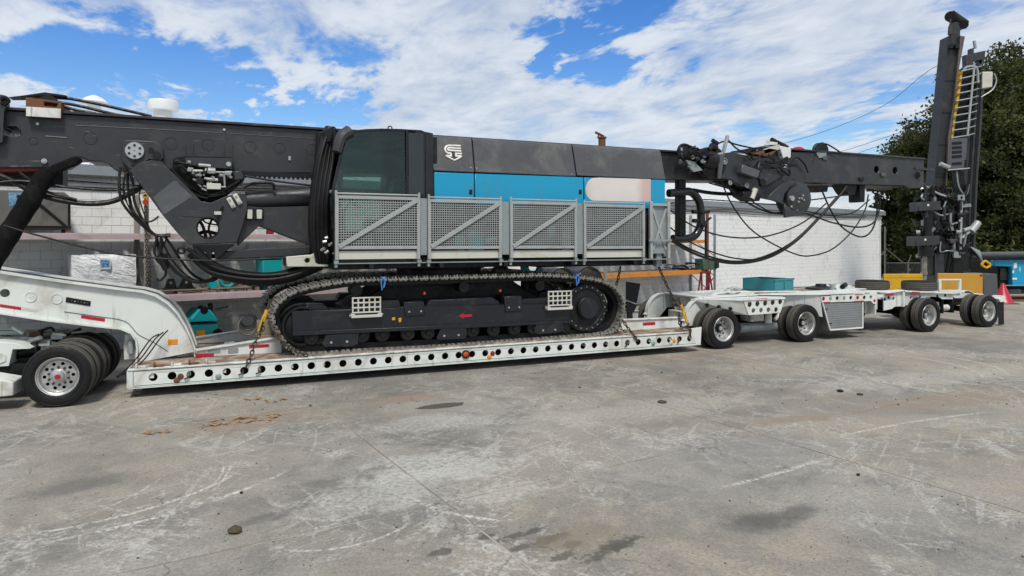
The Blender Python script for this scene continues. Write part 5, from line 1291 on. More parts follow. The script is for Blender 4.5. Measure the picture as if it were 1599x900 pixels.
# drum wheel at the end of the head
c = TR.at(*K6((868, 470))[0], 13.78)
mb = MB(); mb.lathe([(0.05, 0.0), (0.40, 0.0), (0.43, 0.015), (0.43, 0.06), (0.36, 0.07), (0.36, 0.36), (0.43, 0.38), (0.43, 0.44), (0.05, 0.44)], (c[0] + 0.06, 13.68, c[1]), (0, 1, 0), 44); dw = part('rope_drum', mb, M['rig_grey'], rig)
mb = MB(); mb.prism(TP(K6((800, 500), (850, 545), (920, 540), (925, 575), (850, 580), (805, 588)), 13.64), 13.62, 13.7); part('drum_foot', mb, M['rig_grey'], dw, 0.01)
mb = MB()
for (u, v) in ((885, 490), (905, 468), (912, 452), (918, 480), (878, 545), (842, 520), (905, 560), (890, 470)):
    p = T3(*K6((u, v))[0], 13.675); mb.cyl(p + Vector((0, -0.03, 0)), p + Vector((0, 0.02, 0)), 0.03, n=6)
part('drum_bolts', mb, M['bright_steel'], dw, kind='stuff')
p = T3(*K6((843, 470))[0], 13.66); mb = MB(); mb.cyl(p + Vector((0, -0.06, 0)), p + Vector((0, 0.02, 0)), 0.07, n=14); part('drum_hub', mb, M['galv'], dw)
# winch motor cluster behind the engine cover
mb = MB(); c = T3(1080, 243, 13.9); mb.cyl(c + Vector((-0.28, 0, 0.06)), c + Vector((0.1, 0, -0.02)), 0.20, n=18); wm = part('winch_motor', mb, M['rig_black'], rig, label='greasy winch motor cluster on the mast')
mb = MB(); mb.cyl(T3(1096, 246, 13.85), T3(1112, 252, 13.95), 0.24, n=18); mb.cyl(T3(1088, 243, 13.7), T3(1088, 243, 13.95), 0.09, n=14); part('gear_head', mb, M['rig_black'], wm)
mb = MB(); mb.prism(TP([(1072, 250), (1084, 252), (1098, 266), (1084, 269), (1078, 264)], 13.75), 13.75, 13.85); part('motor_foot', mb, M['galv_dull'], wm, 0.01)
mb = MB(); mb.cyl(T3(1075, 229, 13.8), T3(1083, 232, 13.8), 0.05, n=12); part('hose_union', mb, M['galv'], wm)
for pts in ([(1058, 236), (1062, 228), (1070, 226), (1080, 230), (1092, 234)], [(1060, 246), (1060, 236), (1068, 230)], [(1084, 246), (1094, 248), (1104, 249)], [(1090, 234), (1100, 236), (1103, 246)], [(1104, 244), (1112, 246), (1120, 249)]):
    hose(wm, pts, 0.03, 13.72)
for x, y in ((1089, 249), (1082, 246), (1097, 252), (1092, 240), (1100, 244)):
    c = T3(x, y, 13.68); mb = MB(); mb.cyl(c, c + Vector((0.06, 0.1, 0.03)), 0.05, n=8); part('fitting', mb, M['galv_dull'], wm)
rr = random.Random(12)
for i in range(26):
    x, y = rr.uniform(1062, 1112), rr.uniform(231, 264)
    c = T3(x, y, 13.66 + rr.uniform(0, 0.25)); dv = Vector((rr.uniform(-.13, .13), rr.uniform(-.05, .1), rr.uniform(-.1, .1)))
    mb = MB(); mb.cyl(c, c + dv, rr.uniform(0.02, 0.07), n=9); part('winch_fitting', mb, M[rr.choice(['rig_black', 'rig_black', 'hose', 'galv_dull', 'steel_track', 'rig_grey'])], wm)
for i in range(8):
    x, y = rr.uniform(1062, 1100), rr.uniform(228, 256)
    hose(wm, [(x, y), (x + rr.uniform(2, 10), y + rr.uniform(-8, 8)), (x + rr.uniform(10, 20), y + rr.uniform(-4, 10))], 0.018, 13.62)
for i in range(16):
    x, y = rr.uniform(1160, 1225), rr.uniform(238, 268)
    hose(head, [(x, y), (x + rr.uniform(3, 12), y + rr.uniform(-6, 8)), (x + rr.uniform(10, 24), y + rr.uniform(-4, 8))], rr.uniform(0.012, 0.03), 13.78)
mb = MB(); mb.prism(TP(K6((690, 470), (720, 440), (790, 380), (850, 362), (885, 368), (830, 400), (800, 440), (790, 490), (805, 510), (760, 490)), 13.62), 13.60, 13.68); part('drum_fork', mb, M['rig_grey'], head, 0.01)
# clutter on top of the mast: steel strut, brackets, rags, loose hoses
mb = MB(); mb.bar(T3(1136, 212, 13.85), T3(1129, 240, 13.85), 0.06, 0.10); mb.bar(T3(1130, 239, 13.85), T3(1117, 243, 13.85), 0.06, 0.07); part('strut', mb, M['galv'], head, 0.006)
mb = MB(); mb.bar(T3(1112, 219, 13.9), T3(1121, 225, 13.9), 0.07, 0.08); mb.cyl(T3(1110, 228, 13.9), T3(1118, 232, 13.9), 0.09, n=12); part('spool', mb, M['rig_black'], head)
for pts in ([(1136, 218), (1150, 232), (1164, 238), (1180, 232)], [(1118, 226), (1132, 221), (1150, 226), (1172, 231), (1190, 234)], [(1165, 240), (1178, 238), (1200, 230)], [(1273, 243), (1278, 230), (1288, 225), (1298, 229), (1312, 238)], [(1165, 246), (1180, 262), (1200, 265), (1228, 262), (1240, 248), (1246, 246)], [(1246, 246), (1256, 256), (1262, 270)]):
    hose(head, pts, 0.022, 14.0)
for q, m in (([(1190, 233), (1216, 226), (1218, 233), (1192, 241)], 'kick'), ([(1216, 228), (1234, 232), (1233, 247), (1221, 248)], 'white'), ([(1201, 227), (1206, 217), (1213, 219), (1213, 227)], 'white_worn'), ([(1172, 240), (1200, 232), (1213, 234), (1200, 246)], 'rust'), ([(1212, 256), (1228, 257), (1228, 263), (1214, 263)], 'galv')):
    mb = MB(); mb.prism(TP(q, 14.02), 13.98, 14.25); part('top_bracket', mb, M[m], head, 0.012)
mb = MB(); mb.cyl(T3(1205, 218, 14.0), T3(1229, 230, 14.1), 0.055, n=12); part('small_ram', mb, M['rig_black'], head)
mb = MB(); mb.sphere(T3(1246, 235, 14.5), 0.18, 10, 0.6); mb.sphere(T3(1252, 236, 14.5), 0.12, 8, 0.6); part('red_rag', mb, M['red'], tail)
# dark stays below the mast and the looped black pipe at the tail
mb = MB(); mb.box(TR.at(1059, 300, 14.35)[0], TR.at(1069.5, 300, 14.35)[0], 14.3, 14.5, TR.at(1065, 372, 14.35)[1], TR.at(1065, 282, 14.35)[1]); st = part('tail_post', mb, M['rig_black'], rig, 0.01)
hose(st, [(1044, 302), (1060, 301), (1078, 300), (1090, 312), (1094, 330), (1094, 350), (1086, 367), (1072, 373), (1050, 373)], 0.105, 14.2, 'looped_pipe', M['gloss_black'], 14)
for x, y in ((1085, 331), (1099, 352), (1086, 345)):
    c = T3(x, y, 14.05); mb = MB(); mb.cyl(c + Vector((-0.08, 0, 0)), c + Vector((0.08, 0, 0)), 0.05, n=10); part('pipe_clamp', mb, M['rig_black'], st)
for pts in ([(1095, 333), (1108, 331)], [(1096, 352), (1110, 340)], [(1102, 352), (1102, 404)]):
    hose(st, pts, 0.03, 14.1)
# power cables drooping from the tail
CBL = [([(1047, 375), (1075, 392), (1105, 404), (1140, 411), (1175, 409), (1210, 398), (1245, 375), (1280, 340), (1310, 307), (1322, 292)], 0.034), ([(1047, 372), (1075, 388), (1105, 400), (1140, 408), (1175, 406), (1210, 394), (1243, 374), (1276, 342), (1306, 309)], 0.026),
       ([(1046, 355), (1072, 375), (1110, 393), (1150, 404), (1190, 404), (1225, 388), (1255, 363)], 0.020), ([(1046, 328), (1080, 352), (1120, 367), (1165, 372), (1210, 366), (1255, 347), (1290, 318)], 0.020),
       ([(1125, 280), (1142, 318), (1170, 356), (1205, 380), (1245, 398), (1270, 399), (1300, 389), (1330, 362), (1350, 330), (1356, 304)], 0.020), ([(1128, 284), (1160, 312), (1195, 330), (1230, 335)], 0.024), ([(1107, 286), (1150, 300), (1200, 330), (1222, 332)], 0.018),
       ([(1283, 297), (1298, 330), (1315, 355), (1342, 370), (1360, 362), (1369, 335), (1368, 305)], 0.024), ([(1232, 330), (1262, 335), (1300, 348), (1340, 355), (1365, 347), (1374, 320), (1370, 300)], 0.024), ([(1255, 329), (1290, 336), (1330, 333), (1358, 312)], 0.018), ([(1255, 314), (1300, 308), (1330, 303)], 0.018), ([(1045, 318), (1100, 312), (1180, 318), (1225, 320)], 0.016)]
for i, (pts, r) in enumerate(CBL):
    hose(rig, pts, r, 14.0 + 0.06 * (i % 4), 'cable', n=7)
# ragged belt hanging below the mast near the tail pipe
mb = MB(); mb.tube([T3(1082, 297, 14.5), T3(1105, 301, 14.5), T3(1130, 303, 14.5), T3(1160, 303, 14.5)], 0.05, 7, 4); part('wrapped_belt', mb, M['hose'], rig)
# ================================================================== wheels
def tyre_mesh():
    mb = MB(); half = [(0.285, -0.100), (0.295, -0.118), (0.33, -0.134), (0.385, -0.141), (0.435, -0.137), (0.462, -0.122), (0.472, -0.112)]
    tread = [(0.484, -0.108), (0.488, -0.075), (0.476, -0.070), (0.476, -0.058), (0.490, -0.053), (0.490, -0.010), (0.477, -0.006), (0.477, 0.006), (0.490, 0.010)]
    prof = half + tread + [(r, -h) for r, h in reversed(tread[:-2])] + [(r, -h) for r, h in reversed(half)]
    mats = [0 if (r < 0.476) else 1 for r, h in prof[:-1]]
    mb.lathe(prof, (0, 0, 0), (0, 1, 0), 52, mats)
    # sidewall ribs
    for y in (-1, 1):
        for R in (0.345, 0.452): mb.lathe([(R - 0.006, 0.1405 * y - (0.006 * y if R > 0.4 else 0)), (R, 0.1455 * y - (0.008 * y if R > 0.4 else 0)), (R + 0.006, 0.1405 * y - (0.006 * y if R > 0.4 else 0))], (0, 0, 0), (0, 1, 0), 52)
    me = mb.mesh('tyre', smooth=28); me.materials.append(M['rubber']); me.materials.append(M['tread']); return me
TYRE = tyre_mesh()
def rim_mesh(depth):
    mb = MB()
    mb.lathe([(0.300, -0.098), (0.306, -0.120), (0.300, -0.126), (0.290, -0.122), (0.284, -0.100), (0.268, -0.088), (0.262, -0.06), (0.256, depth - 0.03), (0.240, depth)], (0, 0, 0), (0, 1, 0), 48)
    mb.lathe([(0.256, depth - 0.02), (0.256, 0.1), (0.29, 0.115)], (0, 0, 0), (0, 1, 0), 48)
    mb.prism(circ(0, 0, 0.243, 40), depth, depth + 0.012, [circ(0.198 * math.cos(2 * PI * i / 10), 0.198 * math.sin(2 * PI * i / 10), 0.027, 12) for i in range(10)])
    me = mb.mesh('rim', smooth=28); me.materials.append(M['rim']); return me
def hub_mesh(depth, capr):
    mb = MB()
    mb.lathe([(0.115, depth - 0.001), (0.112, depth - 0.02), (0.085, depth - 0.03), (0.082, depth - 0.07), (capr, depth - 0.08), (capr * 0.9, depth - 0.10), (0.001, depth - 0.104)], (0, 0, 0), (0, 1, 0), 28, [0, 0, 0, 0, 1, 1])
    me = mb.mesh('hub', smooth=30); return me
def lug_mesh(depth):
    mb = MB()
    for i in range(10):
        t = 2 * PI * (i + 0.5) / 10; p = (0.142 * math.cos(t), 0, 0.142 * math.sin(t))
        mb.cyl((p[0], depth - 0.028, p[2]), (p[0], depth, p[2]), 0.019, n=6); mb.cyl((p[0], depth - 0.042, p[2]), (p[0], depth - 0.028, p[2]), 0.011, n=8)
    me = mb.mesh('lug_nuts', smooth=30); return me
RIM_DEEP, RIM_SHALLOW = rim_mesh(0.075), rim_mesh(-0.035)
HUB_D, HUB_S = hub_mesh(0.075, 0.055), hub_mesh(-0.035, 0.04)
for me, a, b in ((HUB_D, 'rig_black', 'rim'), (HUB_S, 'rim', 'red')): me.materials.append(M[a]); me.materials.append(M[b])
LUG_D, LUG_S = lug_mesh(0.075), lug_mesh(-0.035)
LUG_D.materials.append(M['rim']); LUG_S.materials.append(M['chain'])
def wheel(parent, loc, kind, label=None):
    w = inst('wheel', TYRE, parent, loc)
    if label: w['label'] = label
    if kind == 'hidden':
        return w
    deep = kind == 'deep'
    ph = random.uniform(0, 0.6)
    for nm, me in (('rim', RIM_DEEP if deep else RIM_SHALLOW), ('hub', HUB_D if deep else HUB_S), ('lug_nuts', LUG_D if deep else LUG_S)):
        inst(nm, me, w, loc, (0, ph, 0))
    return w
R_T = 0.486
def axle(parent, X, label):
    for i, y in enumerate((13.19, 13.54)): wheel(parent, (X, y, R_T), 'deep' if i == 0 else 'hidden', label if i == 0 else None)
    for y in (15.62, 15.97): wheel(parent, (X, y, R_T), 'hidden')
    mb = MB(); mb.cyl((X, 13.25, R_T), (X, 15.95, R_T), 0.085, n=16); part('axle', mb, M['rig_black'], parent)

# ================================================================== lowboy trailer
trl = thing('lowboy_trailer', 'long white lowboy trailer with a row of round holes along its deck rail', 'trailer', (5, 14.6, 0))
DX0, DX1 = -1.23, 10.68
DYN, DYF = 13.0, 16.2
RZ0, RZ1 = 0.175, 0.462
hx = [-0.86 + i * 0.2875 for i in range(40)]
def rail(y0, y1, name='side_rail'):
    outl = [(DX0, RZ0 + 0.005), (DX1, RZ0), (DX1 + 0.03, RZ1 + 0.12), (DX1 - 0.28, RZ1 + 0.10), (DX1 - 0.30, RZ1), (DX0, RZ1)]
    mb = MB(); mb.prism(outl, y0, y1, [circ(x, RZ0 + 0.155, 0.068, 18) for x in hx]); return part(name, mb, M['white'], trl, 0.004)
rn = rail(DYN, DYN + 0.022); rf = rail(DYF - 0.022, DYF)
mb = MB(); mb.box(DX0, DX1, DYN - 0.012, DYN + 0.16, RZ0 - 0.016, RZ0 - 0.001); part('lower_flange', mb, M['white'], rn, 0.003)
mb = MB(); mb.box(DX0 - 0.01, DX1 - 0.31, DYN - 0.018, DYN + 0.10, RZ1 + 0.001, RZ1 + 0.028); part('upper_lip', mb, M['white_worn'], rn, 0.006)
mb = MB(); mb.box(DX0 - 0.02, DX0, DYN, DYF, RZ0, RZ1); part('front_plate', mb, M['white_worn'], trl)
mb = MB()
for (a, b, z) in ((DX0 + 0.08, DX1 - 0.15, RZ0 + 0.03), (DX0 + 0.08, DX1 - 0.4, RZ1 - 0.012)): mb.box(a, b, DYN - 0.002, DYN - 0.0002, z - 0.005, z + 0.005)
mb.box(DX0 + 0.07, DX0 + 0.08, DYN - 0.002, DYN - 0.0002, RZ0 + 0.035, RZ1 - 0.017)
part('pinstripe', mb, mat('pinstripe', '#37786d', 0.5), rn)
# near-black sheet behind the holes, then cross members
mb = MB(); mb.box(DX0 + 0.02, DX1 - 0.02, DYN + 0.34, DYN + 0.36, RZ0 + 0.02, RZ1); part('dark_backing', mb, M['dark'], trl)
mb = MB()
for i in range(21): x = DX0 + 0.3 + i * 0.565; mb.box(x, x + 0.08, DYN + 0.03, DYF - 0.03, RZ1 - 0.15, RZ1 - 0.004)
part('cross_members', mb, M['white_worn'], trl, kind='stuff')
# deck planks
pw, nrow = 0.258, 12
pl = MB(); pl.box(-1.48, 1.48, -pw / 2 + 0.006, pw / 2 - 0.006, 0, 0.042); plank_me = pl.mesh('plank', smooth=0); plank_me.materials.append(M['wood'])
for r in range(nrow):
    for cix in range(4):
        inst('plank', plank_me, trl, (DX0 + 0.02 + 1.49 + cix * 2.975, DYN + 0.10 + pw / 2 + r * pw * 0.985, RZ1 + 0.003 + random.uniform(-0.002, 0.004)), (0, 0, random.uniform(-0.001, 0.001)))
# raised main-beam ends either side of the deck
def beam_end(q, y, red):
    P = TP(q, 13.66); mb = MB(); mb.prism(P, y, y + 0.03); b = part('main_beam', mb, M['white'], trl, 0.004)
    mb = MB(); t0, t1 = P[0], P[1]; mb.bar((t0[0], y + 0.06, t0[1] + 0.012), (t1[0], y + 0.06, t1[1] + 0.012), 0.2, 0.022); part('top_plate', mb, M['white_worn'], b, 0.004)
    return b
for y in (13.66, 15.45):
    b1 = beam_end([(303, 549), (440, 528), (440, 551), (303, 558)], y, 1); b2 = beam_end([(966, 501), (1062, 497), (1062, 516), (966, 521)], y, 1)
for q in ([(305, 553), (334, 551), (334, 556), (305, 558)], [(389, 539), (420, 537.5), (420, 542), (389, 544)], [(1004, 504), (1023, 503), (1023, 507.5), (1004, 508.5)]):
    mb = MB(); mb.prism(TP(q, 13.655), 13.653, 13.657); part('reflector', mb, M['red'], trl)
for q in ([(325, 547), (344, 545), (344, 551), (325, 552)], [(356, 545), (372, 543.5), (372, 551), (356, 552)], [(350, 535), (366, 533), (366, 536), (350, 538)]):
    mb = MB(); mb.prism(TP(q, 13.655), 13.652, 13.657); part('slot_plate', mb, M['galv_dull'], trl)
# rail lights, winch hooks, outrigger brackets
for x, y, m in ((282, 588, 'rust'), (276, 594, 'rust'), (769, 552, 'red_dull'), (764, 557.5, 'amber'), (1052, 532, 'amber'), (1048, 535.5, 'kick'), (1020, 536.5, 'galv_dull'), (341, 588, 'galv_dull')):
    c = T3(x, y, DYN); mb = MB(); mb.lathe([(0.05, -0.001), (0.05, -0.012), (0.035, -0.022), (0.001, -0.024)], tuple(c), (0, 1, 0), 18); part('marker_lamp', mb, M[m], rn)
c = T3(727, 553.5, DYN); mb = MB(); mb.lathe([(0.085, -0.002), (0.085, -0.03), (0.07, -0.03), (0.065, -0.01), (0.001, -0.01)], tuple(c), (0, 1, 0), 24); part('lamp_housing', mb, M['dark'], rn)
mb = MB(); mb.lathe([(0.062, -0.011), (0.055, -0.03), (0.03, -0.042), (0.001, -0.045)], tuple(c), (0, 1, 0), 20); part('side_lamp', mb, M['lamp_orange'], rn, label='cracked orange side lamp in the deck rail')
for i in (2, 5, 6, 33, 38):
    mb = MB(); mb.tube([(hx[i] - 0.02, DYN + 0.02, RZ0 + 0.18), (hx[i] - 0.03, DYN - 0.03, RZ0 + 0.12), (hx[i] - 0.10, DYN - 0.035, RZ0 + 0.09)], 0.014, 6, 3); part('chain_hook', mb, M['chain'], rn)
for i in range(5):
    x = DX0 + 0.1 + i * 0.27; mb = MB(); mb.box(x, x + 0.03, DYN + 0.02, DYN + 0.14, RZ1 + 0.03, RZ1 + 0.10); mb.box(x + 0.03, x + 0.16, DYN + 0.05, DYN + 0.12, RZ1 + 0.03, RZ1 + 0.06); part('swing_bracket', mb, M['rust'] if i % 2 else M['white_worn'], trl, 0.006)
# ------------------------------------------------------------------ gooseneck: two I beams with flanges
K3 = crop(0, 380, 3.2147)
GYN = 13.70
gtop = [(-260, 389), (-100, 412), (0, 426.7), (93, 440.6), (187, 453), (222, 457), (243, 463), (262, 475), (277, 491), (289, 510.6), (298, 530), (304.8, 549.5)]
gbot = [(214.6, 566.6), (216, 545), (214, 530), (206, 519), (189, 512), (151, 508), (75.5, 499), (0, 487.5), (-100, 473), (-260, 450)]
def neck(y0, near):
    P = TP(gtop + gbot, GYN)
    hol = [circ(*TR.at(x, y, GYN), 0.07, 16) for x, y in ((7.5, 458),)] if near else []
    mb = MB(); mb.prism(P, y0, y0 + 0.03, hol); gn = part('gooseneck_beam', mb, M['white'], trl, 0.003, label='near white gooseneck beam sweeping up over the dolly' if near else 'far gooseneck beam')
    T = TP(gtop, GYN); Bm = TP(gbot, GYN)
    for L, nm, off in ((T, 'top_flange', 0.0), (Bm, 'bottom_flange', 0.0)):
        vs = []; n = len(L)
        for i, p in enumerate(L):
            a, b = L[max(0, i - 1)], L[min(n - 1, i + 1)]; t = Vector((b[0] - a[0], b[1] - a[1])).normalized(); nr = Vector((-t.y, t.x))
            if L is Bm: nr = nr
            for dn in (0.0, 0.026):
                for y in (y0 - 0.08, y0 + 0.20): vs.append((p[0] + nr.x * dn, y, p[1] + nr.y * dn))
        fs = []
        for i in range(n - 1):
            o, q = 4 * i, 4 * i + 4
            fs += [(o, o + 1, q + 1, q), (o + 2, q + 2, q + 3, o + 3), (o, q, q + 2, o + 2), (o + 1, o + 3, q + 3, q + 1)]
        fs += [(0, 2, 3, 1), (4 * n - 4, 4 * n - 3, 4 * n - 1, 4 * n - 2)]
        mb = MB(); mb.add(vs, fs); part(nm, mb, M['white'], gn)
    return gn
gn = neck(GYN, True); gf = neck(14.62, False)
mb = MB(); P = TP([(-250, 396), (0, 432), (187, 458), (187, 470), (0, 450), (-250, 420)], GYN); mb.prism(P, GYN + 0.21, 14.53); part('neck_deck', mb, M['galv_dull'], trl)
a = TR.at(300, 540, GYN); mb = MB(); mb.box(a[0] - 0.25, a[0] - 0.05, GYN + 0.21, 14.53, 0.5, 0.75); part('neck_crossbar', mb, M['white'], trl)
for q in ([(0, 475), (33, 480), (33, 484.5), (0, 479.5)], [(127, 492), (164, 497.5), (163.5, 502.5), (126.5, 497)]):
    mb = MB(); mb.prism(TP(q, GYN), GYN - 0.006, GYN - 0.001); part('reflector', mb, M['red'], gn)
mb = MB(); mb.prism(TP([(34, 480), (58, 483.5), (58, 487.5), (34, 484.5)], GYN), GYN - 0.006, GYN - 0.001); part('reflector', mb, M['kick'], gn)
mb = MB(); mb.prism(TP([(103.5, 464), (142, 470.5), (141, 478.5), (102.5, 472)], GYN), GYN - 0.012, GYN - 0.001); npl = part('name_plate', mb, M['dark'], gn, 0.004)
mb = MB()
for u in range(7):
    x = 106 + u * 5; y = 468.2 + u * 0.82; mb.cyl(T3(x, y + 1.5, GYN - 0.013), T3(x + 2.2, y - 0.3 + (u % 3) * 0.8, GYN - 0.013), 0.014, n=6)
part('raised_letters', mb, M['rig_grey'], npl, kind='stuff')
mb = MB(); mb.prism(TP([(262, 530.5), (277.5, 530), (277.5, 538), (262, 539)], GYN), GYN - 0.006, GYN - 0.001); part('orange_label', mb, M['amber'], gn)
for x, y in ((48, 464), (89, 467)):
    c = T3(x, y, GYN); mb = MB(); mb.lathe([(0.085, -0.001), (0.085, -0.012), (0.075, -0.012), (0.07, -0.004), (0.001, -0.004)], tuple(c), (0, 1, 0), 20); part('round_boss', mb, M['white'], gn)
mb = MB(); mb.tube([T3(100, 487, GYN - 0.004), T3(150, 494, GYN - 0.004), T3(195, 502, GYN - 0.004), T3(215, 522, GYN - 0.004), T3(240, 535, GYN - 0.004), T3(262, 549, GYN - 0.004)], 0.006, 5, 4); part('pin_line', mb, mat('pin_line', '#3c5a55', 0.5), gn)
# air lines hanging from the neck
for k in range(3):
    mb = MB(); mb.tube([T3(262 - k * 7, 516 + k * 3, 13.55), T3(249 - k * 7, 530, 13.46), T3(230 - k * 7, 556, 13.36), T3(213 - k * 6, 573, 13.3), T3(197 - k * 4, 583, 13.25), T3(182 + k, 588 + k, 13.2)], 0.012, 7, 5); part('air_line', mb, M['hose'], trl)
mb = MB(); p = T3(203, 540, 13.85); mb.box(p.x - 0.10, p.x + 0.12, 13.85, 14.3, p.z - 0.25, p.z + 0.2); part('neck_latch', mb, M['white_worn'], trl, 0.01)
mb = MB(); mb.cyl(T3(204, 532, 13.8), T3(204, 552, 13.8), 0.05, n=12); part('latch_ram', mb, M['galv'], trl)
# ------------------------------------------------------------------ rear frame over the two trailer axles
X1ax, X2ax = 11.44, 14.16
for X, lab in ((X1ax, 'front dual wheel of the trailer bogie'), (X2ax, 'rear dual wheel of the trailer bogie')): axle(trl, X, lab)
FZ = 1.22
def kick(y0):
    pts = [(10.74, 0.5), (10.78, 0.62)] + [(10.84 + 0.52 * (1 - math.cos(PI / 2 * k / 7)), 0.66 + 0.52 * math.sin(PI / 2 * k / 7)) for k in range(8)] + [(17.2, FZ + 0.02), (17.2, 0.82), (11.5, 0.80), (11.2, 0.5)]
    mb = MB(); mb.prism(pts, y0, y0 + 0.03); b = part('rear_beam', mb, M['white'], trl, 0.004)
    L = pts[1:11]; vs = []; n = len(L)
    for p in L:
        for dz in (0.0, 0.022):
            for y in (y0 - 0.05, y0 + 0.09): vs.append((p[0] - dz * 0.7, y, p[1] + dz))
    fs = []
    for i in range(n - 1):
        o, q = 4 * i, 4 * i + 4; fs += [(o, o + 1, q + 1, q), (o + 2, q + 2, q + 3, o + 3), (o, q, q + 2, o + 2), (o + 1, o + 3, q + 3, q + 1)]
    mb = MB(); mb.add(vs, fs); part('flange', mb, M['white'], b)
    for x in (11.36, 12.8, 15.6):
        mb = MB(); mb.box(x, x + 0.02, y0 - 0.05, y0 - 0.001, 0.82, FZ - 0.01); part('stiffener', mb, M['white'], b)
kick(13.78); kick(15.40)
mb = MB(); mb.box(11.4, 17.2, 13.99, 15.38, FZ - 0.05, FZ - 0.02); part('deck_sheet', mb, M['white_worn'], trl)
mb = MB()
for x in (11.6, 13.2, 14.8, 16.2): mb.box(x, x + 0.12, 13.82, 15.39, 0.9, FZ - 0.052)
part('frame_crossbars', mb, M['white_worn'], trl)
KR = crop(1090, 420, 6.925)
WY = 13.06
def quad(mb, a, b, c, d, th=(0, 0.02, 0)):
    t = Vector(th); v = [Vector(p) for p in (a, b, c, d)]; v += [p + t for p in v]
    mb.add(v, [(0, 1, 2, 3), (7, 6, 5, 4), (0, 4, 5, 1), (1, 5, 6, 2), (2, 6, 7, 3), (3, 7, 4, 0)])
hl = [(560, 387, .068), (643, 380, .068), (727, 373, .068), (809, 364, .068), (890, 357, .068), (600, 452, .06), (682, 448, .06), (763, 444, .06), (845, 441, .06)]
mb = MB(); wp = TP(KR((492, 348), (942, 308), (892, 476), (548, 502)), WY); mb.prism(wp, WY, WY + 0.02, [circ(*TR.at(*KR((u, v))[0], WY), r, 16) for u, v, r in hl]); wing = part('wing_plate', mb, M['white'], trl, 0.003, label='white wing plate with two rows of round holes')
mb = MB(); mb.prism(TP(KR((630, 325), (748, 315), (748, 338), (630, 348)), WY), WY - 0.005, WY - 0.001); part('reflector', mb, M['red'], wing)
z0, z1 = wp[3][1], wp[0][1]
mb = MB(); quad(mb, (wp[3][0], WY + 0.02, z0), (wp[0][0], WY + 0.02, z1), (wp[0][0] - 0.95, 13.76, z1), (wp[3][0] - 0.80, 13.76, z0 + 0.05)); part('wing_gusset', mb, M['white'], trl)
mb = MB(); quad(mb, (wp[2][0], WY + 0.02, wp[2][1]), (wp[1][0], WY + 0.02, z1), (wp[1][0] + 0.5, 13.76, z1), (wp[2][0] + 0.4, 13.76, wp[2][1] + 0.05)); part('wing_gusset', mb, M['white'], trl)
mb = MB(); mb.prism([(wp[0][0] - 1.0, 13.83), (wp[0][0], WY - 0.02), (wp[1][0], WY - 0.02), (wp[1][0] + 0.55, 13.83)], z1 + 0.002, z1 + 0.03, mp=lambda x, y, z: (x, z, y)); part('wing_top', mb, M['white'], trl, 0.004)
for i, (dx, dz) in enumerate(((0.25, -0.12), (0.48, -0.16), (0.70, -0.2))):
    x = wp[0][0] - 0.95 + dx; y = 13.76 - (13.76 - WY) * dx / 0.95; n = Vector((-0.6, -0.8, 0)); c = Vector((x, y, z1 + dz)); mb = MB(); mb.cyl(c - n * 0.004, c + n * 0.008, 0.05, n=16); part('gusset_hole', mb, M['dark'], trl)
mb = MB(); mb.prism([(11.3, 0.78), (17.0, 0.80), (17.0, 0.58), (16.2, 0.40), (11.9, 0.40), (11.3, 0.55)], 14.25, 15.1); part('filler_beam', mb, M['white_worn'], trl, 0.02)  # added beam, blocks the bright see-through between the bogie wheels
for x in (12.3, 13.0, 15.2, 16.0):
    mb = MB(); mb.box(x, x + 0.08, 13.75, 14.24, 0.45, 0.95); part('hanger', mb, M['rig_black'], trl, 0.01)
# lower hardware between the wheels
mb = MB(); p = TR.at(1180, 500, 13.6); mb.box(p[0] - 0.25, p[0] + 0.2, 13.5, 13.9, 0.55, 0.95); part('suspension_box', mb, M['white_worn'], trl, 0.02)
mb = MB(); mb.cyl((p[0] + 0.33, 13.5, 0.5), (p[0] + 0.33, 13.5, 0.95), 0.09, n=16); mb.cyl((p[0] + 0.65, 13.6, 0.55), (p[0] + 1.05, 13.6, 0.9), 0.05, n=12); part('airbag', mb, M['white_worn'], trl)
mb = MB(); mb.cyl((p[0] - 0.5, 13.7, 0.38), (p[0] + 0.9, 13.7, 0.38), 0.13, n=18); part('air_tank', mb, M['galv_dull'], trl)
mb = MB(); mb.prism([(X1ax - 0.5, 0.42), (X2ax + 0.5, 0.42), (X2ax + 0.3, 0.72), (X1ax - 0.3, 0.72)], 13.95, 14.1); part('walking_beam', mb, M['rig_black'], trl)
# second wing: lamp bar with eight lamps, gusset, corrugated aluminium locker
KL = crop(1270, 420, 8.18)
bp = TP(KL((95, 335), (800, 322), (805, 450), (770, 448), (735, 410), (110, 432)), WY)
lh = [(130, 382), (218, 380), (306, 376), (393, 373), (480, 370), (566, 369), (652, 368), (735, 364)]
mb = MB(); mb.prism(bp, WY, WY + 0.02, [circ(*TR.at(*KL(q)[0], WY), 0.055, 14) for q in lh]); lb = part('lamp_bar', mb, M['white'], trl, 0.003, label='white lamp bar with a row of round lamps')
for i, q in enumerate(lh):
    c = T3(*KL(q)[0], WY + 0.012); mb = MB(); mb.lathe([(0.056, 0.03), (0.056, 0.0), (0.035, -0.01 if i in (0, 1, 3, 5) else 0.02), (0.001, -0.012 if i in (0, 1, 3, 5) else 0.02)], tuple(c), (0, 1, 0), 16); part('lamp', mb, M[('red_dull', 'galv_dull', 'dark', 'galv_dull', 'dark', 'red_dull', 'dark', 'galv_dull')[i]], lb)
for q in (((90, 340), (228, 333), (228, 345), (90, 352)), ((128, 424), (215, 420), (215, 432), (128, 437)), ((530, 325), (636, 323), (636, 333), (530, 336)), ((520, 412), (640, 404), (640, 418), (520, 424))):
    mb = MB(); mb.prism(TP(KL(*q), WY), WY - 0.005, WY - 0.001); part('reflector', mb, M['red'], lb)
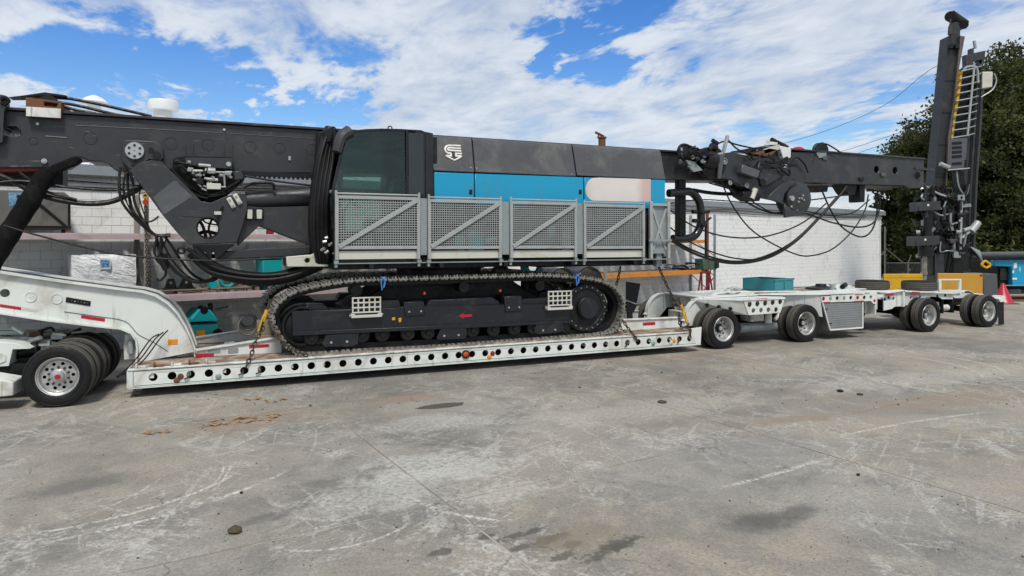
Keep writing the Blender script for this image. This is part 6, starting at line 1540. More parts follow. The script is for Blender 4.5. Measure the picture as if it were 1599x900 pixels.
c = T3(*KL((780, 405))[0], WY); mb = MB(); mb.lathe([(0.04, -0.001), (0.03, -0.02), (0.001, -0.025)], tuple(c), (0, 1, 0), 14); part('marker_lamp', mb, M['red'], lb)
bz0, bz1 = bp[5][1], bp[0][1]
mb = MB(); mb.prism([(bp[0][0] - 1.7, 13.83), (bp[0][0] - 1.0, 13.4), (bp[0][0], WY - 0.02), (bp[1][0], WY - 0.02), (bp[1][0], 13.83)], bz1 + 0.002, bz1 + 0.03, mp=lambda x, y, z: (x, z, y)); part('lamp_shelf', mb, M['white'], trl, 0.004)
mb = MB(); quad(mb, (bp[5][0] + 0.05, WY + 0.02, bz0 - 0.38), (bp[0][0], WY + 0.02, bz1), (bp[0][0] - 1.4, 13.76, bz1), (bp[5][0] - 1.0, 13.76, bz0 - 0.2)); gq = part('fender_gusset', mb, M['white'], trl)
lk = TP(KL((125, 440), (636, 425), (636, 755), (220, 785)), WY); mb = MB(); mb.prism(lk, WY + 0.03, 13.75); lock = part('side_locker', mb, M['alu'], trl, 0.01, label='corrugated aluminium side locker')
mb = MB(); zt, zb = lk[1][1], lk[2][1]
for i in range(12):
    z = zb + 0.03 + (zt - zb - 0.06) * i / 11; u = (lk[0][1] - z) / (lk[0][1] - lk[3][1]); x0 = lk[0][0] + (lk[3][0] - lk[0][0]) * u + 0.04; mb.box(x0, lk[1][0] - 0.03, WY + 0.018, WY + 0.031, z - 0.012, z + 0.012)
part('corrugation', mb, M['alu'], lock, kind='stuff')
mb = MB(); mb.tube([(p[0], WY + 0.015, p[1]) for p in (lk[0], lk[3])], 0.022, 8, 1); mb.tube([(p[0], WY + 0.015, p[1]) for p in (lk[3], lk[2])], 0.022, 8, 1); mb.tube([(p[0], WY + 0.015, p[1]) for p in (lk[2], lk[1])], 0.022, 8, 1); part('locker_frame', mb, M['white'], lock)
for q in ((172, 515), (225, 700)):
    c = T3(*KL(q)[0], WY - 0.02); mb = MB(); mb.box(c.x - 0.04, c.x + 0.04, c.y, c.y + 0.03, c.z - 0.012, c.z + 0.012); part('latch', mb, M['rig_black'], lock)
mb = MB(); mb.prism(TP(KL((655, 410), (735, 412), (805, 455), (805, 585), (680, 580), (655, 560)), 13.3), 13.3, 13.34); mb.box(bp[2][0] - 0.03, bp[2][0], WY + 0.02, 13.75, TR.at(1368, 491, WY)[1], bz0); part('end_pocket', mb, M['white_worn'], trl)
for pts, y in (([(1103, 468), (1120, 457), (1166, 455)], 14.3), ([(1166, 464), (1176, 456), (1246, 455), (1254, 459), (1290, 458)], 13.84), ([(1080, 466), (1100, 460), (1150, 457)], 15.3)):
    mb = MB(); v = [T3(a, b, y) for a, b in pts]
    for p, q in zip(v, v[1:]): mb.bar(p, q, 0.14, 0.025)
    part('bent_rail', mb, M['white'], trl)
# raised covers on top of the bogie
for (q, y0, y1) in (([(1098, 469), (1118, 458), (1165, 455), (1168, 462)], 14.5, 15.3), ([(1163, 466), (1175, 457), (1245, 456), (1252, 462)], 13.85, 14.4)):
    mb = MB(); mb.prism(TP(q, y0), y0, y1); part('hump_cover', mb, M['white'], trl, 0.02)
mb = MB()
for i, (x, y, yy) in enumerate(((1140, 452, 14.6), (1146, 450, 14.7), (1152, 453, 14.6), (1136, 455, 14.5))):
    p = T3(x, y, yy); mb.sphere(p, 0.10, 8, 0.6)
part('white_bundle', mb, M['white_worn'], trl)
mb = MB(); c = T3(1282, 452, 14.6); mb.lathe([(0.45, 0.0), (0.42, 0.05), (0.16, 0.10), (0.14, 0.16), (0.001, 0.17)], tuple(c), (0, 0, 1), 28); part('turntable', mb, M['rig_black'], trl)
mb = MB(); mb.box(c.x - 1.2, c.x + 0.9, 14.2, 15.1, FZ - 0.015, c.z + 0.0); part('turntable_board', mb, M['wood'], trl)
p = T3(1300, 452, 14.0); mb = MB(); mb.cyl((p.x, p.y, FZ - 0.02), (p.x, p.y, p.z + 0.12), 0.075, n=14); mb.box(p.x - 0.12, p.x + 0.12, p.y - 0.04, p.y + 0.04, p.z + 0.12, p.z + 0.15); part('king_post', mb, M['galv'], trl)
mb = MB(); mb.prism(TP([(1306, 455), (1318, 447), (1330, 446), (1336, 450), (1350, 451), (1350, 456), (1308, 457)], 14.1), 14.1, 14.7); part('hitch_saddle', mb, M['white'], trl, 0.02)
mb = MB(); c = T3(1320, 448, 14.05); mb.cyl(c + Vector((-0.12, 0, 0)), c + Vector((0.12, 0.1, 0.05)), 0.07, n=12); part('hitch_jaw', mb, M['rig_black'], trl)

# ================================================================== rear dolly
dol = thing('rear_dolly', 'white two-axle dolly coupled behind the trailer, carrying spare tyres', 'trailer', (20, 14.6, 0))
X3, X4 = 18.94, 21.66
for X, lab in ((X3, 'front dual wheel of the dolly'), (X4, 'rear dual wheel of the dolly')): axle(dol, X, lab)
for y in (15.62, 15.97): wheel(dol, (16.9, y, R_T), 'hidden')
mb = MB(); mb.cyl((16.9, 14.5, R_T), (16.9, 16.0, R_T), 0.085, n=14); part('axle', mb, M['rig_black'], dol)
KD = crop(1240, 400, 4.454)
DYa = 13.45
nb = TP(KD((625, 262), (745, 242), (1105, 256), (1105, 300), (1030, 300), (1010, 285), (960, 283), (905, 290), (850, 330), (745, 350), (700, 352), (680, 368), (625, 380)), DYa)
mb = MB(); mb.prism(nb, DYa, DYa + 0.03, [circ(*TR.at(*KD(q)[0], DYa), 0.055, 14) for q in ((692, 295), (815, 283), (876, 285))]); fb = part('frame_beam', mb, M['white'], dol, 0.004)
mb = MB(); mb.prism(nb, 15.7, 15.73); part('frame_beam', mb, M['white'], dol)
mb = MB(); mb.prism(TP(KD((745, 240), (1110, 254), (1110, 264), (745, 250)), DYa), DYa - 0.08, DYa + 0.12); part('top_flange', mb, M['white'], fb, 0.004)
mb = MB(); mb.prism(TP(KD((625, 252), (745, 234), (745, 244), (625, 262)), DYa), DYa - 0.08, DYa + 0.12); part('top_flange', mb, M['white'], fb, 0.004)
mb = MB(); mb.prism(TP(KD((742, 240), (752, 240), (752, 350), (742, 352)), DYa), DYa - 0.08, DYa - 0.001); part('stiffener', mb, M['white'], fb)
mb = MB(); a = TP(KD((575, 255), (625, 258), (625, 380), (575, 380)), DYa); mb.prism(a, DYa + 0.2, 15.4); part('nose_box', mb, M['white'], dol, 0.02)
mb = MB(); mb.prism(TP(KD((1108, 262), (1388, 268), (1388, 300), (1108, 300)), DYa), DYa + 0.3, 15.3); part('rear_deck', mb, M['white'], dol, 0.01)
mb = MB(); mb.box(nb[0][0], nb[2][0], DYa + 0.13, 15.69, nb[2][1] - 0.10, nb[2][1] - 0.06); part('deck_sheet', mb, M['white_worn'], dol)
for q in (((625, 258), (676, 256), (676, 272), (625, 276)), ((800, 246), (855, 249), (855, 264), (800, 263))):
    mb = MB(); mb.prism(TP(KD(*q), DYa), DYa - 0.09, DYa - 0.082); part('reflector', mb, M['red'], fb)
for q in ((657, 289), (995, 278), (1050, 274), (630, 300)):
    c = T3(*KD(q)[0], DYa); mb = MB(); mb.lathe([(0.045, -0.001), (0.035, -0.015), (0.001, -0.02)], tuple(c), (0, 1, 0), 14); part('lamp', mb, M['rig_black'], fb)
# arched mudguards behind each dolly wheel
for X in (X3, X4):
    mb = MB(); vs = []
    for k in range(9):
        t = PI * (0.12 + 0.5 * k / 8); r = 0.57
        for dr in (0, 0.015):
            for y in (13.72, 14.0): vs.append((X + (r + dr) * math.cos(t), y, R_T + (r + dr) * math.sin(t)))
    fs = []
    for k in range(8): o, q = 4 * k, 4 * k + 4; fs += [(o, o + 1, q + 1, q), (o + 2, q + 2, q + 3, o + 3), (o, q, q + 2, o + 2), (o + 1, o + 3, q + 3, q + 1)]
    mb.add(vs, fs); part('mudguard', mb, M['white'], dol)
mb = MB(); mb.prism(TP(KD((1352, 315), (1388, 312), (1390, 470), (1353, 472)), DYa), DYa - 0.3, DYa - 0.285); mf = part('mud_flap', mb, M['rubber'], dol)
mb = MB(); mb.prism(TP(KD((1340, 290), (1388, 270), (1388, 312), (1352, 315)), DYa), DYa - 0.35, DYa); part('flap_bracket', mb, M['white_worn'], dol, 0.01)
# upright open frame
f0 = TP(KD((1010, 160), (1165, 160), (1165, 245), (1010, 245)), 13.7)
fi = TP(KD((1026, 170), (1152, 170), (1152, 236), (1026, 236)), 13.7)
mb = MB(); mb.prism([(f0[0][0], nb[2][1] - 0.06), (f0[1][0], nb[2][1] - 0.06), f0[1], f0[0]], 13.7, 13.76, [[fi[3], fi[2], fi[1], fi[0]]]); part('upright_frame', mb, M['white'], dol, 0.006)
mb = MB(); mb.cyl((X3 + 0.6, 13.9, 0.55), (X4 - 0.7, 13.9, 0.55), 0.10, n=16); mb.cyl((X3 + 0.8, 13.7, 0.3), (X3 + 0.8, 13.7, 0.95), 0.08, n=14); mb.box(X3 + 1.0, X3 + 1.5, 13.8, 14.1, 0.4, 0.75); part('suspension', mb, M['white_worn'], dol)
mb = MB(); mb.prism([(18.0, 0.86), (22.3, 0.86), (22.3, 0.60), (21.0, 0.42), (19.2, 0.42), (18.0, 0.60)], 14.2, 15.1); part('filler_beam', mb, M['rig_black'], dol, 0.02)  # added black beam that keeps the gap between the dolly wheels dark
for x in (19.7, 20.5, 21.0):
    mb = MB(); mb.box(x, x + 0.09, 13.75, 14.19, 0.4, 0.9); part('hanger', mb, M['rig_black'], dol, 0.01)
# spare tyres lying flat
for i, (x, y, d, lab) in enumerate(((1362, 445, 21.3, 'spare tyre lying flat at the nose of the dolly'), (1435.5, 446, 20.7, 'spare tyre lying flat in front of the yellow blocks'))):
    c = CA.p3(x, y, d)
    o = bpy.data.objects.new('spare_tyre', TYRE); COL.objects.link(o); w = CA.world(c)
    o.location = w; o.rotation_euler = (PI / 2, 0, 0.3 * i); WL[o.name] = Vector(w)
    give(o, lab, 'tyre', 'spare tyres on the dolly')
# ================================================================== front dolly under the gooseneck
je = thing('front_dolly', 'white dolly under the gooseneck with a row of wide dual tyres', 'trailer', (0, 0, 0), JE)
for i, y in enumerate((0.14, 0.47, 0.93, 1.26, 1.76, 2.09)):
    wheel(je, (0, y, 0.486), 'shallow' if i == 0 else 'hidden', 'outer dolly wheel with a red hub cap' if i == 0 else None)
mb = MB(); mb.cyl((0, 0.2, 0.486), (0, 2.1, 0.486), 0.085, n=14); part('axle', mb, M['rig_black'], je)
J = JE.at
mb = MB(); mb.prism([J(*p, 0.45) for p in ((-120, 590), (-120, 616), (0, 612.5), (36, 609), (36, 588), (0, 582))], 0.0, 0.5); part('fender_step', mb, M['white'], je, 0.03, seg=2)
mb = MB(); mb.prism([J(*p, 0.75) for p in ((-120, 560), (-120, 536), (0, 534), (28, 537), (47, 545), (20, 546), (14, 572), (0, 573), (-20, 573))], 0.75, 1.2); part('side_fender', mb, M['white'], je, 0.012)
mb = MB(); mb.prism([J(*p, 0.74) for p in ((0, 551), (9, 555), (9, 564), (0, 568), (-20, 568), (-20, 551))], 0.735, 0.748); part('fender_panel', mb, M['white_worn'], je)
for y, q in ((1.3, ((-150, 524), (60, 527), (62, 540), (30, 543), (-150, 540))), (1.9, ((-150, 518), (130, 513), (130, 526), (-150, 534)))):
    mb = MB(); mb.prism([J(*p, y) for p in q], y, y + 0.07); part('frame_rail', mb, M['white_worn'], je, 0.008)
rr = random.Random(5)
for i in range(34):
    x, y = rr.uniform(-20, 120), rr.uniform(514, 540); a = J(x, y, 1.2 + 0.2 * (i % 4)); yy = 1.2 + 0.2 * (i % 4)
    dv = Vector((rr.uniform(-.2, .2), rr.uniform(-.1, .1), rr.uniform(-.06, .06))); mb = MB()
    if i % 3: mb.cyl(Vector((a[0], yy, a[1])) - dv, Vector((a[0], yy, a[1])) + dv, rr.uniform(0.015, 0.045), n=8)
    else: mb.box(a[0] - rr.uniform(.05, .14), a[0] + 0.08, yy - 0.06, yy + 0.06, a[1] - rr.uniform(0.03, 0.09), a[1] + 0.04)
    part('undergear_fitting', mb, M[rr.choice(['white_worn', 'galv_dull', 'rig_black', 'box_brown', 'galv', 'rust', 'white_worn'])], je)
mb = MB(); mb.cyl(Vector((J(20, 540, 1.1)[0], 1.1, 0.75)), Vector((J(60, 540, 1.1)[0], 1.1, 0.8)), 0.12, n=14); mb.box(J(-60, 540, 1)[0], J(60, 540, 1)[0], 0.8, 2.0, 0.35, 0.6); part('undergear', mb, M['rig_black'], je)
mb = MB(); a, b = J(88, 531, 1.5), J(112, 530, 1.5); mb.cyl((a[0], 1.5, a[1]), (b[0], 1.5, b[1]), 0.05, n=12); part('teal_canister', mb, M['teal'], je)
for pts in ([(30, 528), (36, 518), (44, 522), (48, 530)], [(50, 524), (70, 520), (84, 528)], [(60, 518), (80, 512), (86, 524)], [(10, 525), (40, 530), (70, 531), (110, 533)], [(112, 520), (130, 518), (150, 514)]):
    mb = MB(); mb.tube([Vector((J(x, y, 1.45)[0], 1.45, J(x, y, 1.45)[1])) for x, y in pts], 0.024, 7, 4); part('air_hose', mb, M['galv'] if pts[0][0] in (30, 112) else M['hose'], je)
mb = MB(); a, b = J(128, 520, 1.8), J(172, 515, 1.8); mb.bar((a[0], 1.8, a[1]), (b[0], 1.8, b[1]), 0.08, 0.07); part('link_arm', mb, M['white_worn'], je, 0.006)
# ================================================================== second drilling rig standing at the far right
D2 = 32.0
M['mast_brown'] = mat('mast_brown', '#5b5450', 0.5, 0.1, 0.15, 2, '#3b3836', 0.5, 2)
C3 = CA.p3
def CP(pts, d): return CA.poly(pts, d)
r2 = thing('drilling_rig', 'second drilling rig with its tall dark mast raised in front of the trees', 'drilling rig', (CA.at(1500, 460, D2)[0], D2, 0), CA)
def bprism(name, pts, d, th, m, par, bev=0.01, **kw):
    mb = MB(); mb.prism(CP(pts, d), d, d + th); return part(name, mb, M[m], par, bev, **kw)
ms = bprism('mast', [(1482, 56), (1500, 54), (1478, 290), (1474, 430), (1450, 430), (1457, 307), (1462, 254)], D2, 0.7, 'mast_dark', r2, label='tall leaning dark steel mast')
bprism('mast_side', [(1500, 56), (1507, 57), (1497, 112), (1481, 214), (1479, 290), (1477, 290)], D2 - 0.15, 0.5, 'mast_brown', ms)
for k in range(5):
    y = 74 + k * 50; x = 1480.3 - k * 4.8; bprism('mast_rib', [(x, y), (x + 16, y), (x + 15.5, y + 2), (x - 0.2, y + 2)], D2 - 0.04, 0.04, 'mast_dark', ms, 0)
mb = MB(); mb.cyl(C3(1483, 24, D2 + 0.3), C3(1506, 40, D2 + 0.3), 0.26, n=16); mb.cyl(C3(1484, 26, D2), C3(1484, 26, D2 + 0.7), 0.24, n=18); mb.cyl(C3(1505, 39, D2), C3(1505, 39, D2 + 0.7), 0.2, n=16); part('crown_sheave', mb, M['rig_black'], ms)
bprism('mast_neck', [(1490, 34), (1501, 36), (1499, 57), (1489, 57)], D2 + 0.1, 0.4, 'rig_grey', ms)
mb = MB(); mb.cyl(C3(1484, 30, D2 - 0.1), C3(1484, 56, D2 - 0.1), 0.035, n=8); mb.cyl(C3(1484, 42, D2 - 0.1), C3(1483, 54, D2 - 0.1), 0.09, n=10); part('hook', mb, M['chain'], ms)
mb = MB()
for x in (1484, 1494): mb.cyl(C3(x, 76, D2 - 0.12), C3(x, 70, D2 - 0.12), 0.12, n=12)
part('mast_lamps', mb, M['rig_black'], ms)
# hose tower with rungs
tw = bprism('hose_tower', [(1500, 108), (1526, 104), (1533, 107), (1524, 300), (1516, 420), (1500, 420), (1508, 290), (1512, 214), (1482, 217)], D2 + 0.5, 0.4, 'rig_black', r2)
for i in range(10):
    u = i / 9; x0, y0 = 1500 - 17.5 * u, 112 + 104 * u; x1, y1 = 1521 - 10.5 * u, 107 + 105 * u
    mb = MB(); mb.cyl(C3(x0, y0, D2 - 0.05), C3(x1, y1, D2 - 0.05), 0.035, n=8); mb.cyl(C3(x1, y1, D2 - 0.05), C3(x1 + 11, y1 - 3.5, D2 + 0.3), 0.03, n=8); part('rung', mb, M['galv_dull'], tw)
mb = MB(); mb.cyl(C3(1521, 107, D2 - 0.07), C3(1510.5, 213, D2 - 0.07), 0.05, n=8); part('rung_rail', mb, M['galv'], tw)
for k, (dx, m) in enumerate(((2.2, 'yellow'), (4, 'hose'), (7, 'hose'), (9.5, 'hose'), (12, 'hose'), (14.5, 'hose'), (17, 'hose'))):
    mb = MB(); w = 0.12 if k == 0 else 0.055
    mb.tube([C3(1497 + dx, 112, D2 + 0.15), C3(1492 + dx, 150, D2 + 0.12), C3(1486 + dx, 185, D2 + 0.15), C3(1482 + dx, 218, D2 + 0.15)], w, 7, 3); part('tower_hose', mb, M[m], tw)
mb = MB(); mb.tube([C3(1504, 112, D2 + 0.1), C3(1508, 106, D2 + 0.1), C3(1520, 104, D2 + 0.1), C3(1526, 110, D2 + 0.1), C3(1527, 130, D2 + 0.1)], 0.06, 7, 4); part('hose_arch', mb, M['galv'], tw)
bprism('tower_head', [(1507, 86), (1516, 85), (1516, 76), (1521, 75), (1521, 83), (1539, 79), (1538, 92), (1534, 106), (1529, 106), (1530, 94), (1520, 96), (1519, 105), (1508, 106)], D2 + 0.4, 0.25, 'rig_grey', tw)
mb = MB(); mb.cyl(C3(1521, 64, D2 + 0.4), C3(1523, 76, D2 + 0.4), 0.07, n=10); part('beacon', mb, M['galv'], tw)
bprism('lamp_box', [(1535, 112), (1551, 112), (1550, 136), (1533, 139)], D2 + 0.3, 0.5, 'kick', tw, 0.03)
mb = MB(); mb.tube([C3(1552, 115, D2 + 0.4), C3(1556, 125, D2 + 0.4), C3(1550, 140, D2 + 0.4), C3(1532, 152, D2 + 0.4)], 0.03, 6, 4); part('lamp_cable', mb, M['galv'], tw)
pl2 = bprism('slotted_plate', [(1482, 218), (1511, 215), (1507, 266), (1478, 266)], D2 - 0.1, 0.12, 'rig_grey_light', r2, 0.01)
for y in (222, 229, 236, 243, 254):
    bprism('slot', [(1487, y), (1502, y - 1), (1502, y + 3), (1487, y + 4)], D2 - 0.125, 0.02, 'dark', pl2, 0)
bprism('side_slot', [(1507, 250), (1510, 249), (1509.5, 262), (1506.5, 263)], D2 - 0.13, 0.02, 'dark', pl2, 0)
mb = MB(); mb.cyl(C3(1468, 256, D2 - 0.3), C3(1482, 262, D2 - 0.3), 0.10, n=10); part('side_light', mb, M['galv'], pl2)
mb = MB(); mb.cyl(C3(1480, 266, D2 - 0.2), C3(1514, 263, D2 - 0.2), 0.03, n=6); part('grab_bar', mb, M['galv'], pl2)
for k in range(8):
    pts = [(1486 + k * 2.5, 268), (1489 + k * 2.5, 290), (1497 + k * 2, 305 - k), (1506 + k, 303), (1511 + k * 0.6, 288)]
    mb = MB(); mb.tube([C3(x, y, D2 - 0.15 + 0.03 * k) for x, y in pts], 0.045, 6, 4); part('loop_hose', mb, M['hose'] if k != 3 else M['galv_dull'], r2)
for k in range(5):
    pts = [(1438 + k * 9, 296 + (k % 2) * 5), (1446 + k * 7, 292 - k), (1456 + k * 6, 298 + k * 2), (1468 + k * 5, 304), (1482 + k * 5, 308 + k)]
    mb = MB(); mb.tube([C3(x, y, D2 - 0.35 + 0.05 * k) for x, y in pts], 0.05, 6, 4); part('head_hose', mb, M['bright_steel'] if k == 0 else M['hose'], r2)
# rotary heads
for (q, nm) in (([(1434, 316), (1469, 314), (1470, 328), (1434, 330)], 'rotary_head'), ([(1429.5, 370), (1468, 368), (1468, 382), (1429.5, 385)], 'clamp_head')):
    hd = bprism(nm, q, D2 - 0.7, 0.75, 'rig_grey', r2, 0.03)
    bprism('head_label', [(q[0][0] + 14, q[0][1] + 3), (q[0][0] + 17, q[0][1] + 3), (q[0][0] + 17, q[0][1] + 6), (q[0][0] + 14, q[0][1] + 6)], D2 - 0.712, 0.01, 'sticker_white', hd, 0)
    rr = random.Random(len(nm)); 
    for k in range(11):
        x = q[0][0] + rr.uniform(-1, 34); y = q[0][1] - rr.uniform(2, 20); a = C3(x, y, D2 - rr.uniform(0.1, 0.6))
        mb = MB(); mb.cyl(a, a + Vector((rr.uniform(-.2, .2), rr.uniform(-.1, .1), rr.uniform(-.35, .35))), rr.uniform(0.05, 0.12), n=10); part('motor_fitting', mb, M[rr.choice(['rig_black', 'rig_black', 'galv', 'rig_grey'])], hd)
mb = MB(); mb.cyl(C3(1450, 330, D2 - 0.4), C3(1448, 370, D2 - 0.4), 0.20, 0.16, 16); mb.cyl(C3(1446, 385, D2 - 0.4), C3(1446, 400, D2 - 0.4), 0.32, n=18); part('chuck', mb, M['rig_black'], r2)
mb = MB(); mb.cyl(C3(1444, 400, D2 - 0.4), C3(1443, 440, D2 - 0.4), 0.11, n=14); mb.cyl(C3(1443, 425, D2 - 0.4), C3(1443, 429, D2 - 0.4), 0.15, n=14); part('drill_rod', mb, M['steel_track'], r2)
for (q, th, m) in (([(1470, 318), (1494, 326), (1490, 340), (1472, 336)], 0.5, 'rig_grey'), ([(1468, 364), (1490, 366), (1486, 388), (1468, 390)], 0.7, 'rig_grey'), ([(1462, 384), (1492, 386), (1490, 394), (1462, 396)], 0.9, 'rig_black'), ([(1460, 396), (1474, 396), (1474, 455), (1460, 455)], 0.6, 'rig_grey'), ([(1488, 386), (1512, 382), (1514, 455), (1490, 455)], 0.9, 'rig_black'), ([(1470, 340), (1500, 332), (1500, 365), (1470, 364)], 0.3, 'rig_black'), ([(1498, 320), (1516, 318), (1518, 323), (1498, 325)], 0.3, 'galv_dull')):
    bprism('mast_foot', q, D2 - 0.1, th, m, r2, 0.02)
for x in (1497, 1501):
    mb = MB(); mb.cyl(C3(x, 315, D2 - 0.2), C3(x - 2, 392, D2 - 0.2), 0.07, n=10); part('feed_ram', mb, M['rig_black'] if x == 1497 else M['bright_steel'], r2)
mb = MB(); mb.cyl(C3(1516, 362, D2), C3(1527, 348, D2 + 0.1), 0.17, n=14); mb.cyl(C3(1502, 372, D2), C3(1514, 362, D2), 0.06, n=10); mb.cyl(C3(1504, 360, D2), C3(1516, 357, D2), 0.10, n=10); part('lamp_arm', mb, M['galv'], r2)
mb = MB(); mb.tube([C3(1478, 425, D2), C3(1484, 395, D2 - 0.1), C3(1494, 385, D2), C3(1500, 415, D2)], 0.09, 8, 4); mb.tube([C3(1512, 390, D2), C3(1526, 398, D2), C3(1538, 408, D2), C3(1545, 420, D2)], 0.1, 8, 4); part('foot_hose', mb, M['hose'], r2)
mb = MB()
for k in range(6): mb.tube([C3(1516 + k * 2.5, 386 + k, D2 - 0.1), C3(1522 + k * 2, 392 + k * 2, D2 - 0.2), C3(1530 + k, 400 + k * 3, D2 - 0.1)], 0.035, 6, 3)
part('hose_cluster', mb, M['galv_dull'], r2)
mb = MB(); mb.tube([C3(1532, 414, D2 - 0.2), C3(1538, 408, D2 - 0.2), C3(1546, 414, D2 - 0.2), C3(1540, 418, D2 - 0.2), C3(1532, 414, D2 - 0.2)], 0.06, 7, 4); part('yellow_sling', mb, M['yellow'], r2)
rr = random.Random(77)
for i in range(64):
    x, y = rr.uniform(1436, 1512), rr.uniform(288, 402)
    a = C3(x, y, D2 - rr.uniform(-0.3, 0.5)); q = rr.random(); L = rr.uniform(0.25, 0.7)
    dv = Vector((0, 0, L)) if q < 0.5 else (Vector((L * 0.6, 0, 0)) if q < 0.8 else Vector((L * 0.35, -0.1, L * 0.5)))
    mb = MB()
    if i % 5 == 0: mb.box(a.x - 0.16, a.x + 0.16, a.y, a.y + 0.2, a.z - 0.12, a.z + 0.14)
    else: mb.cyl(a - dv / 2, a + dv / 2, rr.uniform(0.035, 0.11), n=9)
    part('head_fitting', mb, M[rr.choice(['rig_black', 'rig_black', 'rig_black', 'rig_grey', 'rig_grey', 'hose', 'galv_dull', 'steel_track'])], r2)
for i in range(22):
    x, y = rr.uniform(1436, 1500), rr.uniform(288, 380)
    pts = [(x, y), (x + rr.uniform(-6, 8), y + rr.uniform(6, 18)), (x + rr.uniform(0, 22), y + rr.uniform(14, 30)), (x + rr.uniform(8, 30), y + rr.uniform(0, 24))]
    mb = MB(); mb.tube([C3(px, py, D2 - 0.5 + rr.uniform(0, 0.4)) for px, py in pts], rr.uniform(0.03, 0.055), 6, 4); part('head_hose', mb, M['hose' if i % 4 else 'galv_dull'], r2)
for i in range(14):
    y = rr.uniform(112, 215); x = 1514 - (y - 110) * 0.11 + rr.uniform(-9, 14); a = C3(x, y, D2 + 0.25); mb = MB(); mb.box(a.x - 0.10, a.x + 0.12, a.y, a.y + 0.15, a.z - 0.08, a.z + 0.07); part('tower_clip', mb, M['rig_black'], tw)
for i in range(5):
    mb = MB(); x = 1514 + i * 4; mb.tube([C3(x + 4, 120, D2 + 0.45), C3(x, 200, D2 + 0.45), C3(x - 6, 290, D2 + 0.45), C3(x - 10, 400, D2 + 0.45)], 0.06, 6, 3); part('riser_hose', mb, M['hose' if i % 2 else 'rig_grey'], tw)
# body with blue covers, boom tube, track
D3 = 33.5
mb = MB(); mb.cyl(C3(1522, 398, D3), C3(1800, 395, D3), 0.14, n=16); part('boom_tube', mb, M['rig_grey_light'], r2)
bprism('upper_body', [(1556, 402), (1800, 398), (1800, 452), (1560, 452)], D3 + 0.5, 2.0, 'rig_black', r2, 0.03)
bc = bprism('blue_cover', [(1552, 407), (1800, 405), (1800, 448), (1580, 448), (1580, 417), (1553, 416)], D3 + 0.2, 0.3, 'blue', r2, 0.04)
for q in ([(1583, 411), (1588, 410), (1588, 418), (1583, 420)], [(1581, 423), (1584, 422), (1583, 427), (1581, 427)], [(1592, 417), (1593.2, 417), (1593.2, 424), (1592, 424)], [(1581, 434), (1588, 434), (1588, 437), (1581, 437)]):
    bprism('decal', q, D3 + 0.185, 0.01, 'sticker_white', bc, 0)
bprism('window', [(1562, 419), (1578, 419), (1578, 438), (1562, 438)], D3 + 0.42, 0.04, 'gloss_black', r2)
t2 = bprism('crawler_track', [(1556, 462), (1562, 454), (1800, 450), (1806, 458), (1802, 468), (1566, 471)], D3 + 0.1, 0.7, 'rig_black', r2, 0.03)
bprism('track_guard', [(1574, 453), (1594, 452), (1596, 467), (1576, 468)], D3 - 0.05, 0.15, 'rig_grey', t2, 0.01)
bprism('side_rail', [(1568, 445.5), (1800, 443), (1800, 445), (1568, 447)], D3 + 0.05, 0.1, 'galv_dull', r2)
# ================================================================== things standing behind the dolly
D4 = 26.5
M['ochre'] = mat('ochre', '#b8892f', 0.55, 0, 0.1, 1.5, '#8e7436', 0.35, 2)
def block(name, pts, d, th, m, label, cat, bev=0.02):
    P = CP(pts, d); x = sum(p[0] for p in P) / len(P)
    P = [(p[0], max(p[1], 0.0)) for p in P]
    r = thing(name, label, cat, (x, d + th / 2, 0), CA)
    mb = MB(); mb.prism(P, d, d + th); part('body', mb, M[m], r, bev); return r, P
b1, P = block('steel_plate', [(1381, 428), (1441, 428), (1441, 520), (1381, 520)], D4, 0.12, 'yellow', 'yellow steel plate behind the dolly, left of the drill rod', 'plate')
mb = MB(); mb.box(P[0][0] + 0.03, P[1][0] - 0.03, D4 - 0.012, D4 - 0.001, P[0][1] - 0.14, P[0][1] - 0.11); part('seam', mb, M['yellow'], b1)
b2, P = block('steel_plate', [(1466, 427), (1535, 427.5), (1535, 520), (1466, 520)], D4 - 0.6, 0.14, 'ochre', 'ochre steel plate behind the open white frame of the dolly', 'plate')
mb = MB(); mb.box(P[1][0] - 0.12, P[1][0] - 0.03, D4 - 0.612, D4 - 0.601, P[1][1] - 0.10, P[1][1] - 0.03); part('small_plate', mb, M['red_dull'], b2)
b3, P = block('counterweight', [(1536, 427), (1557, 428), (1560, 520), (1536, 520)], D4 - 0.2, 1.2, 'rig_grey_light', 'dark grey block right of the ochre plate', 'block')
cn = thing('traffic_cone', 'faded red cone standing beside the dark grey block', 'cone', (CA.at(1566, 467, 28.5)[0], 28.5, 0), CA)
c = (CA.at(1566, 467, 28.5)[0], 28.5)
mb = MB(); mb.lathe([(0.40, 0.03), (0.36, 0.08), (0.06, 0.82), (0.05, 0.84), (0.001, 0.845)], (c[0], c[1], 0), (0, 0, 1), 20); part('body', mb, M['red'], cn)
mb = MB(); mb.box(c[0] - 0.42, c[0] + 0.42, c[1] - 0.4, c[1] + 0.4, 0, 0.035); part('base', mb, M['red_dull'], cn, 0.01)
mb = MB(); mb.lathe([(0.243, 0.25), (0.205, 0.37), (0.200, 0.37)], (c[0], c[1], 0), (0, 0, 1), 20); part('band', mb, M['red_dull'], cn)
st = thing('steel_beam', 'low rusty steel beam on the ground at the right edge', 'beam', (CA.at(1590, 470, 29.5)[0], 29.5, 0), CA)
mb = MB(); a = CA.at(1540, 470, 29.5); b = CA.at(1700, 470, 29.5)
mb.box(a[0], b[0], 29.4, 29.7, 0.05, 0.09); mb.box(a[0], b[0], 29.53, 29.57, 0.0901, 0.2); mb.box(a[0], b[0], 29.4, 29.7, 0.2001, 0.23); part('profile', mb, M['rust'], st)
